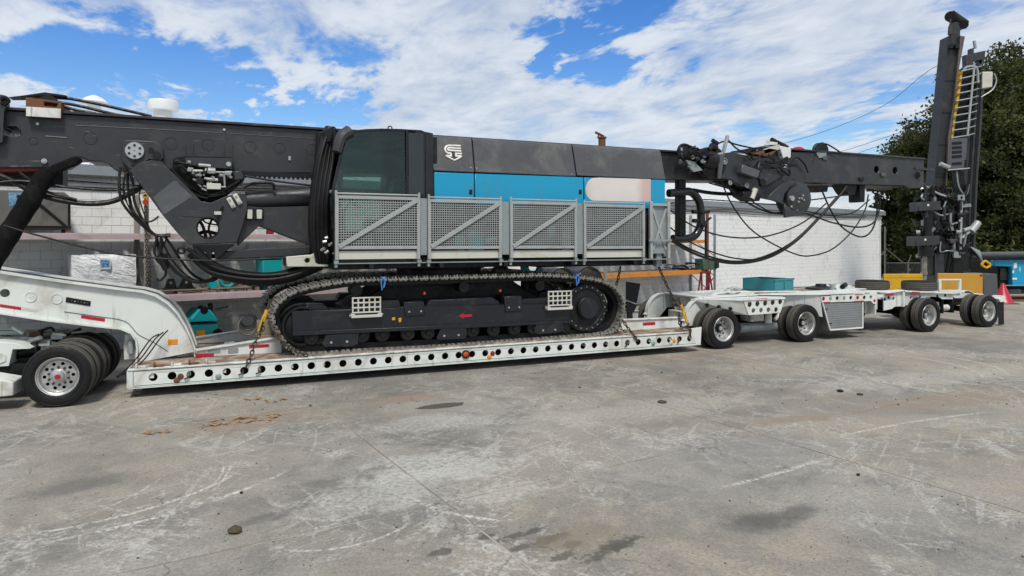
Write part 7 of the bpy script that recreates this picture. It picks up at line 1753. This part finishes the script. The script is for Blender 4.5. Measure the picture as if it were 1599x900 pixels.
# ================================================================== things on and under the racks
def WP(pts, s): return WA.poly(pts, s)
Z_LOW, Z_UP = 1.377, 2.807
def rslab(name, x0, x1, y_top, z0, s, th, m, label, cat, bev=0.02, parts=None):
    """an upright box on a shelf, from picture columns x0..x1 with its top at row y_top"""
    a, b = WA.at(x0, y_top, s), WA.at(x1, y_top, s); zt = a[1]
    r = thing(name, label, cat, ((a[0] + b[0]) / 2, s + th / 2, z0), WA)
    return r, a[0], b[0], zt
def pallet(x0, x1, s, z, th, label):
    r = thing('pallet', label, 'pallet', ((x0 + x1) / 2, s + th / 2, z), WA)
    for k in range(5):
        y = s + th * k / 4 - (0.05 if k == 4 else 0) ; mb = MB(); mb.box(x0, x1, y, y + 0.1, z + 0.10, z + 0.12); part('slat', mb, M['pale_wood'], r)
    for k in range(3):
        x = x0 + (x1 - x0 - 0.1) * k / 2; mb = MB(); mb.box(x, x + 0.1, s + 0.02, s + th - 0.02, z + 0.001, z + 0.0995); part('bearer', mb, M['pale_wood'], r)
    return z + 0.121
# grey crate on the upper shelf
xa, xb = WA.at(-45, 300, -1.2)[0], WA.at(111, 300, -1.2)[0]
zp = pallet(xa, xb, -1.2, Z_UP - 0.03 + 0.004, 0.95, 'dark pallet under the grey crate on the upper shelf')
zt = WA.at(50, 298, -1.2)[1]
cr = thing('crate', 'grey metal crate with a blue poster on the upper shelf at the left edge', 'crate', ((xa + xb) / 2, -0.75, zp), WA)
mb = MB(); mb.prism([(xa, zp), (xb - 0.02, zp), (xb - 0.03, zt - 0.09), (xb - 0.12, zt), (xa, zt)], -1.2, -0.3); part('body', mb, M['crate_grey'], cr, 0.02)
mb = MB()
for x in (xb - 0.06, xb - 0.95, xb - 1.45): mb.box(x, x + 0.05, -1.225, -1.201, zp, zt - 0.1)
mb.box(xa, xb, -1.226, -1.2015, zp, zp + 0.05); part('strap_frame', mb, M['rig_black'], cr)
mb = MB(); mb.bar((xb - 0.75, -1.215, zt - 0.1), (xb - 0.1, -1.215, zp + 0.05), 0.02, 0.05); part('brace', mb, M['rig_black'], cr)
P = WP([(13, 301), (34, 300.5), (34, 322), (14, 322.5)], -1.21)
mb = MB(); mb.prism(P, -1.208, -1.204); part('poster', mb, M['poster'], cr)
# white wrapped load on the lower shelf
xa, xb = WA.at(112, 420, -1.15)[0], WA.at(213, 420, -1.15)[0]; zt = WA.at(160, 398, -1.15)[1]
wl = thing('wrapped_load', 'white plastic wrapped load with a blue label on the lower shelf', 'load', ((xa + xb) / 2, -0.7, Z_LOW - 0.03), WA)
k = NT('wrap_film')
n1 = k.noise(2.2, 6, 0.6, 1.2, stretch=(1, 1, 2.2)); k.l(k.mix(n1, (0.78, 0.81, 0.84), (0.86, 0.88, 0.90)), k.b.inputs['Base Color']); k.b.inputs['Roughness'].default_value = 0.32
k.bump(k.noise(3.5, 5, 0.55, 2.0, stretch=(0.8, 0.8, 2.4), rot=(0, 0.5, 0)), 1.0, 0.06); M['wrap'] = k.m
mb = MB(); NX, NZ = 22, 14; rg = random.Random(5); grid = []
z0 = Z_LOW - 0.02
for j in range(NZ + 1):
    row = []
    for i in range(NX + 1):
        x = xa + (xb - xa) * i / NX; z = z0 + (zt - z0) * j / NZ
        d = 0.02 * math.sin(i * 1.1 + j * 0.7) + rg.uniform(-0.012, 0.012) - 0.05 * (1 - abs(2 * j / NZ - 1) ** 4) * (1 - abs(2 * i / NX - 1) ** 4)
        row.append((x + rg.uniform(-0.006, 0.006), -1.12 + d, z + (rg.uniform(-0.012, 0.012) if j == NZ else 0)))
    grid.append(row)
vs = [p for r_ in grid for p in r_]; W_ = NX + 1
fs = [(j * W_ + i, j * W_ + i + 1, (j + 1) * W_ + i + 1, (j + 1) * W_ + i) for j in range(NZ) for i in range(NX)]
o = len(vs); vs += [(xa, -0.35, z0), (xb, -0.35, z0), (xb, -0.35, zt), (xa, -0.35, zt)]
fs += [tuple([NZ * W_ + i for i in range(W_)] + [o + 2, o + 3]), tuple([j * W_ for j in range(NZ + 1)] + [o + 3, o]), tuple([j * W_ + NX for j in reversed(range(NZ + 1))] + [o + 1, o + 2]), (o, o + 3, o + 2, o + 1)]
mb.add(vs, fs); part('film', mb, M['wrap'], wl, smooth=60)
P = WP([(155.5, 403), (173, 404.5), (173, 420.5), (156, 421)], -1.22); mb = MB(); mb.prism(P, -1.212, -1.207); part('label_sheet', mb, M['sticker_white'], wl)
P = WP([(157, 406), (171, 407), (171, 417.5), (157, 417.5)], -1.22); mb = MB(); mb.prism(P, -1.217, -1.213); part('blue_print', mb, M['tile_blue'], wl)
# black lifting brackets on a pallet
xa, xb = WA.at(238, 440, -1.2)[0], WA.at(322, 440, -1.2)[0]
zp = pallet(xa, xb, -1.22, Z_LOW - 0.03 + 0.004, 0.9, 'pallet on the lower shelf below the hanging hoses')
for i, (x0, x1, lab) in enumerate(((257, 277, 'black angle bracket on the pallet, nearer the hanging chain'), (279, 303, 'black angle bracket on the pallet, nearer the boom'))):
    a, b = WA.at(x0, 440, -1.05)[0], WA.at(x1, 440, -1.05)[0]; r = thing('lifting_bracket', lab, 'bracket', ((a + b) / 2, -1.0, zp), WA)
    w = b - a
    mb = MB(); mb.prism([(a, zp + 0.03), (b, zp + 0.03), (b - w * 0.25, zp + 0.26), (a + w * 0.25, zp + 0.26)], -1.05, -1.01, [circ((a + b) / 2, zp + 0.16, 0.035, 12)]); part('plate', mb, M['rig_black'], r, 0.004)
    mb = MB(); mb.box(a - 0.02, b + 0.02, -1.15, -0.85, zp, zp + 0.029); part('foot', mb, M['rig_black'], r, 0.004)
# teal clamp on a pallet, teal bin, teal sheet
xa, xb = WA.at(330, 440, -1.2)[0], WA.at(393, 440, -1.2)[0]
zp = pallet(xa, xb, -1.22, Z_LOW - 0.03 + 0.004, 0.9, 'pallet under the teal pipe clamp')
c = WA.at(357, 438, -1.1)
tcl = thing('pipe_clamp', 'open ring shaped teal pipe clamp on a pallet', 'clamp', (c[0], -1.0, zp), WA)
mb = MB(); cz = zp + 0.17; pts = [(c[0] + 0.16 * math.cos(t), -1.0, cz + 0.16 * math.sin(t)) for t in [PI * (0.62 + 1.5 * k / 10) for k in range(11)]]
mb.tube(pts, 0.05, 8, 2); part('ring', mb, M['teal'], tcl)
a = WA.at(333, 440, -1.15); mb = MB(); mb.box(a[0] - 0.08, a[0] + 0.10, -1.16, -0.95, zp, zp + 0.17); part('block', mb, M['teal_bright'], tcl, 0.01)
mb = MB(); mb.tube([(c[0] + 0.15, -1.0, zp + 0.05), (c[0] + 0.32, -1.0, zp + 0.12), (c[0] + 0.42, -0.95, zp + 0.06)], 0.045, 7, 3); part('lever', mb, M['rig_grey'], tcl)
a, b = WA.at(410, 420, -1.1)[0], WA.at(441, 420, -1.1)[0]
tb = thing('bin', 'bright teal bin on the lower shelf under the boom link', 'bin', ((a + b) / 2, -0.9, Z_LOW - 0.026), WA)
mb = MB(); mb.prism([(a + 0.03, Z_LOW - 0.026), (b - 0.03, Z_LOW - 0.026), (b, 2.15), (a, 2.15)], -1.1, -0.5); part('body', mb, M['teal_bright'], tb, 0.02)
mb = MB(); mb.box(a - 0.02, b + 0.02, -1.12, -0.48, 2.151, 2.19); part('lid', mb, M['teal_bright'], tb, 0.01)
a, b = WA.at(395, 450, -1.15)[0], WA.at(440, 450, -1.15)[0]
ts = thing('steel_sheet', 'flat teal steel sheet on bearers beside the track front, lower shelf', 'sheet', ((a + b) / 2, -1.0, Z_LOW - 0.026), WA)
mb = MB(); mb.box(a, b + 0.3, -1.2, -0.5, Z_LOW + 0.10, Z_LOW + 0.16); part('sheet', mb, M['teal'], ts, 0.01)
for x in (a + 0.05, (a + b) / 2, b):
    mb = MB(); mb.box(x, x + 0.1, -1.18, -0.55, Z_LOW - 0.026, Z_LOW + 0.099); part('bearer', mb, M['pale_wood'], ts)
for i, (x0, x1, h, m, lab) in enumerate(((150, 186, 0.34, 'box_brown', 'low brown carton on the upper shelf left of the hanging hoses'), (452, 475, 0.42, 'crate_grey', 'grey carton on the lower shelf next to the mast support'), (20, 58, 0.62, 'crate_grey', 'grey case standing on the lower shelf at the left edge'), (62, 100, 0.40, 'box_brown', 'brown carton on the lower shelf left of the white wrapped load'))):
    z = (Z_UP if i == 0 else Z_LOW) - 0.026; p, q = WA.at(x0, 420, -0.9)[0], WA.at(x1, 420, -0.9)[0]
    if i == 0: continue
    o = thing('carton', lab, 'box', ((p + q) / 2, -0.7, z), WA)
    mb = MB(); mb.box(p, q, -0.95, -0.4, z, z + h); part('body', mb, M[m], o, 0.012)
    mb = MB(); mb.box(p + (q - p) * 0.45, p + (q - p) * 0.55, -0.956, -0.9505, z, z + h); part('tape', mb, M['pale_wood'], o)
# teal machine under the lower shelf
a, b = WA.at(290, 490, -1.0)[0], WA.at(340, 490, -1.0)[0]; w = b - a
tm = thing('hydraulic_unit', 'teal hydraulic unit on the floor under the lower shelf', 'machine', ((a + b) / 2, -0.9, 0), WA)
mb = MB(); mb.box(a + 0.05, b - 0.03, -1.15, -0.5, 0.0, 0.62); part('base', mb, M['teal'], tm, 0.03)
mb = MB(); mb.prism([(a - 0.05, 0.68), (b + 0.03, 0.66), (b - 0.1, 0.78), (b - 0.22, 0.95), (a + 0.25, 0.98), (a + 0.1, 0.8)], -1.2, -0.45); part('hood', mb, M['teal_bright'], tm, 0.03)
mb = MB(); mb.cyl(((a + b) / 2, -1.21, 0.95), ((a + b) / 2, -0.9, 0.95), 0.09, n=16); mb.cyl((b - 0.2, -1.1, 0.9), (b - 0.2, -1.1, 1.1), 0.06, n=12); mb.cyl((b - 0.1, -1.15, 0.95), (b + 0.2, -1.15, 1.0), 0.025, n=8); part('motor', mb, M['rig_black'], tm)
mb = MB(); mb.cyl((b - 0.05, -1.2, 0.35), (b - 0.05, -0.8, 0.35), 0.12, n=14); part('pump', mb, M['rig_black'], tm)
mb = MB(); mb.box(a + 0.2, a + 0.4, -1.17, -1.151, 0.25, 0.45); part('panel', mb, M['amber'], tm)
# red and white oddments on the upper shelf by the cab
for x0, x1, yt, m, lab in ((398, 416, 357, 'white', 'small white box on the upper shelf under the boom link'), (418, 428, 358, 'red', 'small red tin on the upper shelf under the boom link')):
    a, b = WA.at(x0, yt, -1.1), WA.at(x1, yt, -1.1); o = thing('box', lab, 'box', ((a[0] + b[0]) / 2, -1.0, Z_UP - 0.026), WA)
    mb = MB(); mb.box(a[0], b[0], -1.1, -0.85, Z_UP - 0.026, a[1]); part('body', mb, M[m], o, 0.01); mb = MB(); mb.box(a[0] - 0.01, b[0] + 0.01, -1.11, -0.84, a[1] + 0.001, a[1] + 0.03); part('lid', mb, M[m], o, 0.006)
# scrap, green post and blue-green box on the orange rack
a, b = WA.at(1040, 412, -1.2)[0], WA.at(1092, 412, -1.2)[0]
sc = thing('scrap_pile', 'pile of black strips and scrap on the orange rack', 'scrap', ((a + b) / 2, -0.9, 1.38), WA)
rg = random.Random(9)
for i in range(12):
    x = rg.uniform(a, b - 0.4); z = 1.383 + 0.022 * i
    mb = MB(); mb.tube([(x, -1.2 + rg.uniform(0, .4), z + rg.uniform(0, .05)), (x + 0.4, -1.15 + rg.uniform(0, .4), z + rg.uniform(0, 0.12)), (x + rg.uniform(0.7, 1.3), -1.2 + rg.uniform(0, .4), z + rg.uniform(0, .03))], rg.uniform(0.02, 0.05), 6, 3); part('strip', mb, M['hose'] if i % 4 else M['galv'], sc)
a, b = WA.at(1097, 410, -1.3)[0], WA.at(1118, 410, -1.3)[0]
gb = thing('junction_box', 'green steel box at the end of the orange rack', 'box', ((a + b) / 2, -1.2, 1.38), WA)
mb = MB(); mb.box(a, b, -1.35, -0.9, 1.38, 1.86); part('body', mb, mat('box_green', '#3c5a4e', 0.55, 0, 0.15, 3, '#2a332d', 0.4, 3), gb, 0.02); mb = MB(); mb.box(b - 0.18, b + 0.12, -1.38, -1.0, 1.44, 1.8); part('back_plate', mb, M['rig_black'], gb, 0.01)
# red folding trestle leaning at the rack end
rt = thing('trestle', 'dark red steel trestle standing at the end of the orange rack', 'trestle', (WA.at(1105, 455, -1.6)[0], -1.6, 0), WA)
x0 = WA.at(1092, 455, -1.6)[0]; x1 = WA.at(1112, 455, -1.6)[0]; zt = WA.at(1104, 425, -1.6)[1]
for i, (p, q) in enumerate((((x0, -1.75, 0), (x0 + 0.15, -1.6, zt)), ((x0 + 0.15, -1.7, 0), (x1 - 0.1, -1.6, zt + 0.1)), ((x1 - 0.05, -1.75, 0), (x1 - 0.2, -1.6, zt)), ((x0 + 0.02, -1.45, 0), (x0 + 0.15, -1.58, zt)), ((x1, -1.45, 0), (x1 - 0.2, -1.58, zt)))):
    mb = MB(); mb.bar(p, q, 0.05, 0.05); part('leg', mb, M['red_dull'], rt)
mb = MB(); mb.bar((x0 + 0.05, -1.76, 0.55), (x1 - 0.1, -1.72, zt * 0.8), 0.03, 0.04); mb.bar((x0 + 0.1, -1.59, zt), (x1 - 0.1, -1.59, zt), 0.05, 0.05); part('rail', mb, M['red_dull'], rt)
# black casing tubes and teal flange lying behind the near track
cs = []
for x, y, r, lab in ((877, 441, 0.40, 'black steel casing tube behind the track, left of the pair'), (919, 441, 0.44, 'black steel casing tube behind the track, right of the pair')):
    c = TR.at(x, y, 16.5); o = thing('casing_tube', lab, 'pipe', (c[0], 16.9, c[1] - r), TR)
    mb = MB(); mb.lathe([(r, 0), (r, 1.1), (r - 0.03, 1.1), (r - 0.03, 0.0), (r, 0)], (c[0], 16.45, c[1]), (0, 1, 0), 40); part('shell', mb, M['gloss_black'], o)
    mb = MB()
    for sx in (-1, 1): mb.box(c[0] + sx * 0.3 - 0.07, c[0] + sx * 0.3 + 0.07, 16.5, 17.5, 0, c[1] - r * 0.78)
    part('stand', mb, M['rust'], o)
FLY = 14.2
fl = TR.at(832, 419, FLY)
o = thing('flange', 'bright teal flange with a round bore behind the track, under the house', 'flange', (fl[0], FLY, 0.515), TR)
mb = MB(); mb.prism(TP([(814, 410), (847, 410), (847, 436), (822, 436), (816, 424)], FLY), FLY, FLY + 0.1, [circ(fl[0] + 0.02, fl[1] + 0.03, 0.12, 20)]); part('plate', mb, M['teal_bright'], o, 0.01)
mb = MB(); mb.box(fl[0] - 0.15, fl[0] + 0.2, FLY + 0.101, FLY + 0.35, 0.515, fl[1] - 0.16); part('stand', mb, M['rig_black'], o)
mo = TR.at(786, 425, FLY); o = thing('electric_motor', 'grey electric motor behind the track, left of the teal flange', 'motor', (mo[0], FLY, 0.515), TR)
mb = MB(); mb.cyl((mo[0] - 0.2, FLY + 0.1, mo[1]), (mo[0] + 0.14, FLY + 0.1, mo[1]), 0.11, n=20); mb.cyl((mo[0] + 0.14, FLY + 0.1, mo[1]), (mo[0] + 0.24, FLY + 0.1, mo[1]), 0.06, n=14)
for k in range(6): mb.lathe([(0.11, 0.0), (0.125, 0.004), (0.125, 0.014), (0.11, 0.018)], (mo[0] - 0.16 + k * 0.05, FLY + 0.1, mo[1]), (1, 0, 0), 20)
part('body', mb, M['crate_grey'], o)
mb = MB(); mb.box(mo[0] - 0.18, mo[0] + 0.15, FLY, FLY + 0.2, 0.515, mo[1] - 0.10); part('stand', mb, M['rig_black'], o)

# ================================================================== teal tray on the trailer bogie
c = CA.p3(1199, 455, 19.4); w0 = CA.world(c)
tt = thing('steel_tray', 'open teal steel tray on top of the trailer bogie', 'tray', (w0.x, w0.y, 1.25), rotz=math.radians(12))
H = 0.32; L, W = 0.44, 0.52
th = 0.02
for nm, bx in (('side', (-L, L, -W, -W + th, 0.0, H)), ('side', (-L, L, W - th, W, 0.0, H)), ('end', (-L, -L + th, -W + th + 0.001, W - th - 0.001, 0, H)), ('end', (L - th, L, -W + th + 0.001, W - th - 0.001, 0, H)), ('bottom', (-L + 0.021, L - 0.021, -W + 0.021, W - 0.021, 0.0, 0.02))):
    mb = MB(); mb.box(*bx); part(nm, mb, M['tray_teal'], tt, 0.003)
mb = MB(); mb.box(-L - 0.02, L + 0.02, -W - 0.02, -W - 0.001, H - 0.04, H + 0.01); mb.box(-0.02, 0.02, -W - 0.02, -W - 0.001, 0.02, H - 0.041); part('rim_bar', mb, M['tray_teal'], tt, 0.003)

# ================================================================== chains and binders
def chain_mesh(pts, link=0.085, r=0.012):
    pts = [Vector(p) for p in pts]; mb = MB(); seg = []
    tot = sum((b - a).length for a, b in zip(pts, pts[1:])); n = max(2, int(tot / (link * 0.72)))
    def pos(s):
        for a, b in zip(pts, pts[1:]):
            L = (b - a).length
            if s <= L: return a.lerp(b, s / L), (b - a).normalized()
            s -= L
        return pts[-1], (pts[-1] - pts[-2]).normalized()
    for i in range(n):
        p, t = pos(tot * (i + 0.5) / n); e = Vector((0, 1, 0)) if abs(t.y) < 0.9 else Vector((1, 0, 0))
        u = t.cross(e).normalized(); w = t.cross(u)
        u = u if i % 2 else w
        loop = [p + t * (link * 0.5 * math.cos(a) ) + u * (link * 0.30 * math.sin(a)) for a in [2 * PI * k / 10 for k in range(11)]]
        mb.tube(loop, r, 5, 1, cap=False)
    return mb
def chain(pts, label, link=0.085, r=0.012):
    return solo('chain', chain_mesh(pts, link, r), M['chain'], label, 'chain', tuple(pts[-1]), group='chains on the load')
chain([T3(384, 574, 12.96), T3(392, 556, 13.0), T3(400, 532, 13.1), T3(407, 520, 13.15), T3(412, 511, 13.2)], 'tie-down chain from the deck rail up to the front of the track', 0.10, 0.014)
chain([T3(425, 505, 13.1), T3(432, 520, 13.02), T3(442, 536, 12.98), T3(462, 548, 13.0), T3(480, 556, 13.0)], 'loose chain lying against the front of the near track', 0.10, 0.014)
chain([T3(969, 417, 13.6), T3(965, 436, 13.6), T3(961, 450, 13.6)], 'short chain hanging behind the sprocket', 0.09, 0.012)
chain([T3(1029, 418, 13.3), T3(1040, 443, 13.2), T3(1051, 466, 13.1), T3(1060, 482, 13.05)], 'long tie-down chain slanting down from the tail to the binder', 0.10, 0.014)
chain([T3(1060, 488, 13.05), T3(1061, 505, 13.0), T3(1064, 512, 13.0), T3(1072, 511, 13.0), T3(1078, 516, 12.98), T3(1077, 528, 12.96)], 'loose chain end looped beside the yellow binder', 0.09, 0.013)
chain([T3(972, 500, 13.1), T3(980, 512, 13.0), T3(990, 524, 12.97), T3(996, 533, 12.96)], 'short chain from the rear of the track to the deck rail', 0.09, 0.013)
chain([T3(968, 505, 13.12), T3(970, 515, 13.1), T3(978, 518, 13.1)], 'slack chain loop at the rear of the track', 0.09, 0.012)
hc = [(226, 301), (228, 340), (229, 390), (230, 452)]
chain([Vector(WA.world((WA.at(x, y, -1.5)[0], -1.5, WA.at(x, y, -1.5)[1]))) for x, y in hc], 'chain hanging beside the white wrapped load', 0.085, 0.011)
hb2 = [(233, 385), (233.5, 420), (234, 452)]
chain([Vector(WA.world((WA.at(x, y, -1.5)[0], -1.5, WA.at(x, y, -1.5)[1]))) for x, y in hb2], 'second thinner chain hanging beside the first', 0.07, 0.009)
bl = WA.at(227, 316, -1.52); ho = thing('chain_hoist', 'small orange chain hoist hanging on the wall chain', 'hoist', (bl[0], -1.52, bl[1]), WA)
mb = MB(); mb.cyl((bl[0], -1.57, bl[1]), (bl[0], -1.48, bl[1]), 0.06, n=16); part('body', mb, M['lamp_orange'], ho); mb = MB(); mb.torus((bl[0], -1.53, bl[1] + 0.14), (0, 1, 0), 0.05, 0.016, 14, 6); part('hook', mb, M['yellow'], ho)
def binder(a, b, label):
    a, b = Vector(a), Vector(b); t = (b - a).normalized(); r = thing('chain_binder', label, 'binder', tuple((a + b) / 2))
    mb = MB(); mb.cyl(a, b, 0.036, n=12); part('barrel', mb, M['binder_yellow'], r)
    for p, q in ((a, a - t * 0.16), (b, b + t * 0.16)):
        mb = MB(); mb.cyl(p, q, 0.022, n=10); mb.torus(q - (q - p).normalized() * 0.0, (0, 1, 0), 0.03, 0.012, 12, 6); part('screw', mb, M['chain'], r)
    m = (a + b) / 2; s = Vector((t.z, 0, -t.x)); mb = MB(); mb.bar(m + s * 0.03 + Vector((0, -0.03, 0)), m + s * 0.03 + t * 0.30 + Vector((0, -0.03, 0)), 0.03, 0.05); part('handle', mb, M['binder_yellow'], r, 0.006)
binder(T3(417, 484, 13.15), T3(411, 502, 13.15), 'rusty yellow chain binder at the front of the track')
binder(T3(1063, 476, 13.02), T3(1071, 497, 13.0), 'yellow chain binder at the rear of the deck')
# timber packer and coil of rope at the front of the track
a, b = T3(400, 525, 13.85), T3(428, 500, 13.85)
o = thing('packing_block', 'brown packing block in front of the track', 'block', ((a.x + b.x) / 2, 14.0, 0.53), TR)
mb = MB(); mb.box(a.x, b.x, 13.85, 14.2, 0.515, 0.84); mb.box(a.x + 0.02, b.x - 0.01, 13.86, 14.19, 0.8405, 1.10); part('timber', mb, M['box_brown'], o, 0.012)
c = T3(387, 508, 14.2); mb = MB()
for k in range(5): mb.torus(c + Vector((0.02 * (k % 2), 0.05 * k, 0.02 * k)), (0.2 * (k - 2), 1, 0.1 * k), 0.19 - 0.012 * k, 0.018, 22, 6)
mb.tube([c + Vector((0.15, 0, 0.12)), c + Vector((0.0, -0.05, 0.22)), c + Vector((-0.35, -0.05, 0.25))], 0.012, 6, 4)
o = solo('cable_coil', mb, M['crate_grey'], 'coil of grey cable beside the packing block', 'coil', (c.x, c.y, c.z - 0.2))
# black panel leaning at the rear of the track
o = thing('rubber_flap', 'black rubber flap leaning behind the track sprocket', 'flap', tuple(T3(987, 490, 13.9)), TR)
A = [T3(*p, y) for p, y in (((977, 440), 13.85), ((999, 443.5), 13.85), ((993, 474), 13.8), ((977, 468), 13.8))]
mb = MB(); mb.add(A + [p + Vector((0.05, 0.04, 0)) for p in A], [(0, 1, 2, 3), (7, 6, 5, 4), (0, 4, 5, 1), (1, 5, 6, 2), (2, 6, 7, 3), (3, 7, 4, 0)]); part('sheet', mb, M['rubber'], o)
mb = MB(); p = T3(984, 478, 13.85); mb.prism(TP([(977, 470), (993, 476), (988, 488), (976, 488)], 13.87), 13.82, 13.95); mb.box(p.x - 0.06, p.x + 0.06, 13.83, 13.9, 0.52, p.z - 0.1); part('arm', mb, M['rig_black'], o)

# ================================================================== litter on the concrete
M['leaf_dry'] = mat('leaf_dry', '#94795a', 0.85, 0, 0.45, 40, '#5a4433', 0.7, 30)
rg = random.Random(21)
def litter(x, y, label, size=0.16, m='leaf_dry', n=4):
    g0 = G(x, y); mb = MB()
    for k in range(n):
        c = Vector((g0.x + rg.uniform(-size, size), g0.y + rg.uniform(-size, size) * 0.6, 0.012)); a = rg.uniform(0, PI); s = rg.uniform(0.02, 0.085)
        u = Vector((math.cos(a), math.sin(a), rg.uniform(-.1, .2))) * s; w = Vector((-math.sin(a), math.cos(a), rg.uniform(-.1, .2))) * s * 0.4
        v = [c - u, c + w + Vector((0, 0, s * 0.2)), c + u, c - w + Vector((0, 0, s * 0.15))]; v += [p - Vector((0, 0, 0.006)) for p in v]
        mb.add(v, [(0, 1, 2, 3), (7, 6, 5, 4), (0, 4, 5, 1), (1, 5, 6, 2), (2, 6, 7, 3), (3, 7, 4, 0)])
    solo('dry_leaves', mb, M[m], label, 'leaves', (g0.x, g0.y, 0), smooth=0, group='litter on the concrete')
litter(428, 627, 'small heap of dry leaves nearest the deck rail', 0.16, n=9)
litter(365, 658, 'dry leaf scraps on the rusty patch of concrete', 0.30, n=22)
litter(412, 654, 'dry leaf scraps right of the rusty patch', 0.3, n=18)
litter(248, 675, 'dry leaf scraps left of the rusty patch', 0.16, n=9)
litter(395, 625, 'thin leaf scraps below the deck front', 0.14, n=5)
def stone(x, y, r, label, flat=0.5, m='rig_black'):
    g0 = G(x, y); mb = MB(); N = 9
    mb.lathe([(max(1e-3, r * math.sin(PI * i / 5) * rg.uniform(0.85, 1.15)), r * flat - r * flat * math.cos(PI * i / 5) * 1.0) for i in range(6)], (g0.x, g0.y, 0), (0, 0, 1), N)
    for v in mb.v: v.x += rg.uniform(-.12, .12) * r; v.y += rg.uniform(-.12, .12) * r; v.z = max(0, v.z + rg.uniform(-.1, .1) * r)
    solo('clod', mb, M[m], label, 'clod', (g0.x, g0.y, 0), smooth=0, group='clods on the concrete')
M['clod'] = mat('clod', '#4a4230', 0.95, 0, 0.4, 25, bump=0.6)
stone(367, 832, 0.065, 'mossy dirt clod in the left foreground', 0.45, 'clod'); stone(1312, 612, 0.05, 'dark stone on the far right of the yard', 0.4); stone(1343, 617, 0.05, 'flat dark clod near the far right stone', 0.3, 'clod')
stone(1034, 629, 0.07, 'dark clod below the trailer wheels', 0.25, 'clod'); stone(377, 771, 0.018, 'small dark pebble above the mossy clod', 0.6)
stone(1340, 743, 0.022, 'tiny dark pebble in the right foreground', 0.6); stone(905, 606, 0.03, 'dark clod on the pale concrete below the deck', 0.3, 'clod')
mb = MB()
for i in range(900):
    x = rg.uniform(0, 1599); y = 560 + 330 * rg.random() ** 1.3; g0 = G(x, y); r = rg.uniform(0.003, 0.014) * (1.6 if y < 640 else 0.7) * (1 + 0.8 * (rg.random() < 0.08))
    v = [Vector((g0.x + r * math.cos(a) * rg.uniform(.7, 1.2), g0.y + r * math.sin(a) * rg.uniform(.7, 1.2), 0.001)) for a in (0, PI / 2, PI, 3 * PI / 2)] + [Vector((g0.x, g0.y, r * 0.8))]
    mb.add(v, [(0, 1, 4), (1, 2, 4), (2, 3, 4), (3, 0, 4)])
solo('grit', mb, M['clod'], 'fine grit scattered over the concrete', None, (5, 7, 0), kind='stuff', smooth=0)
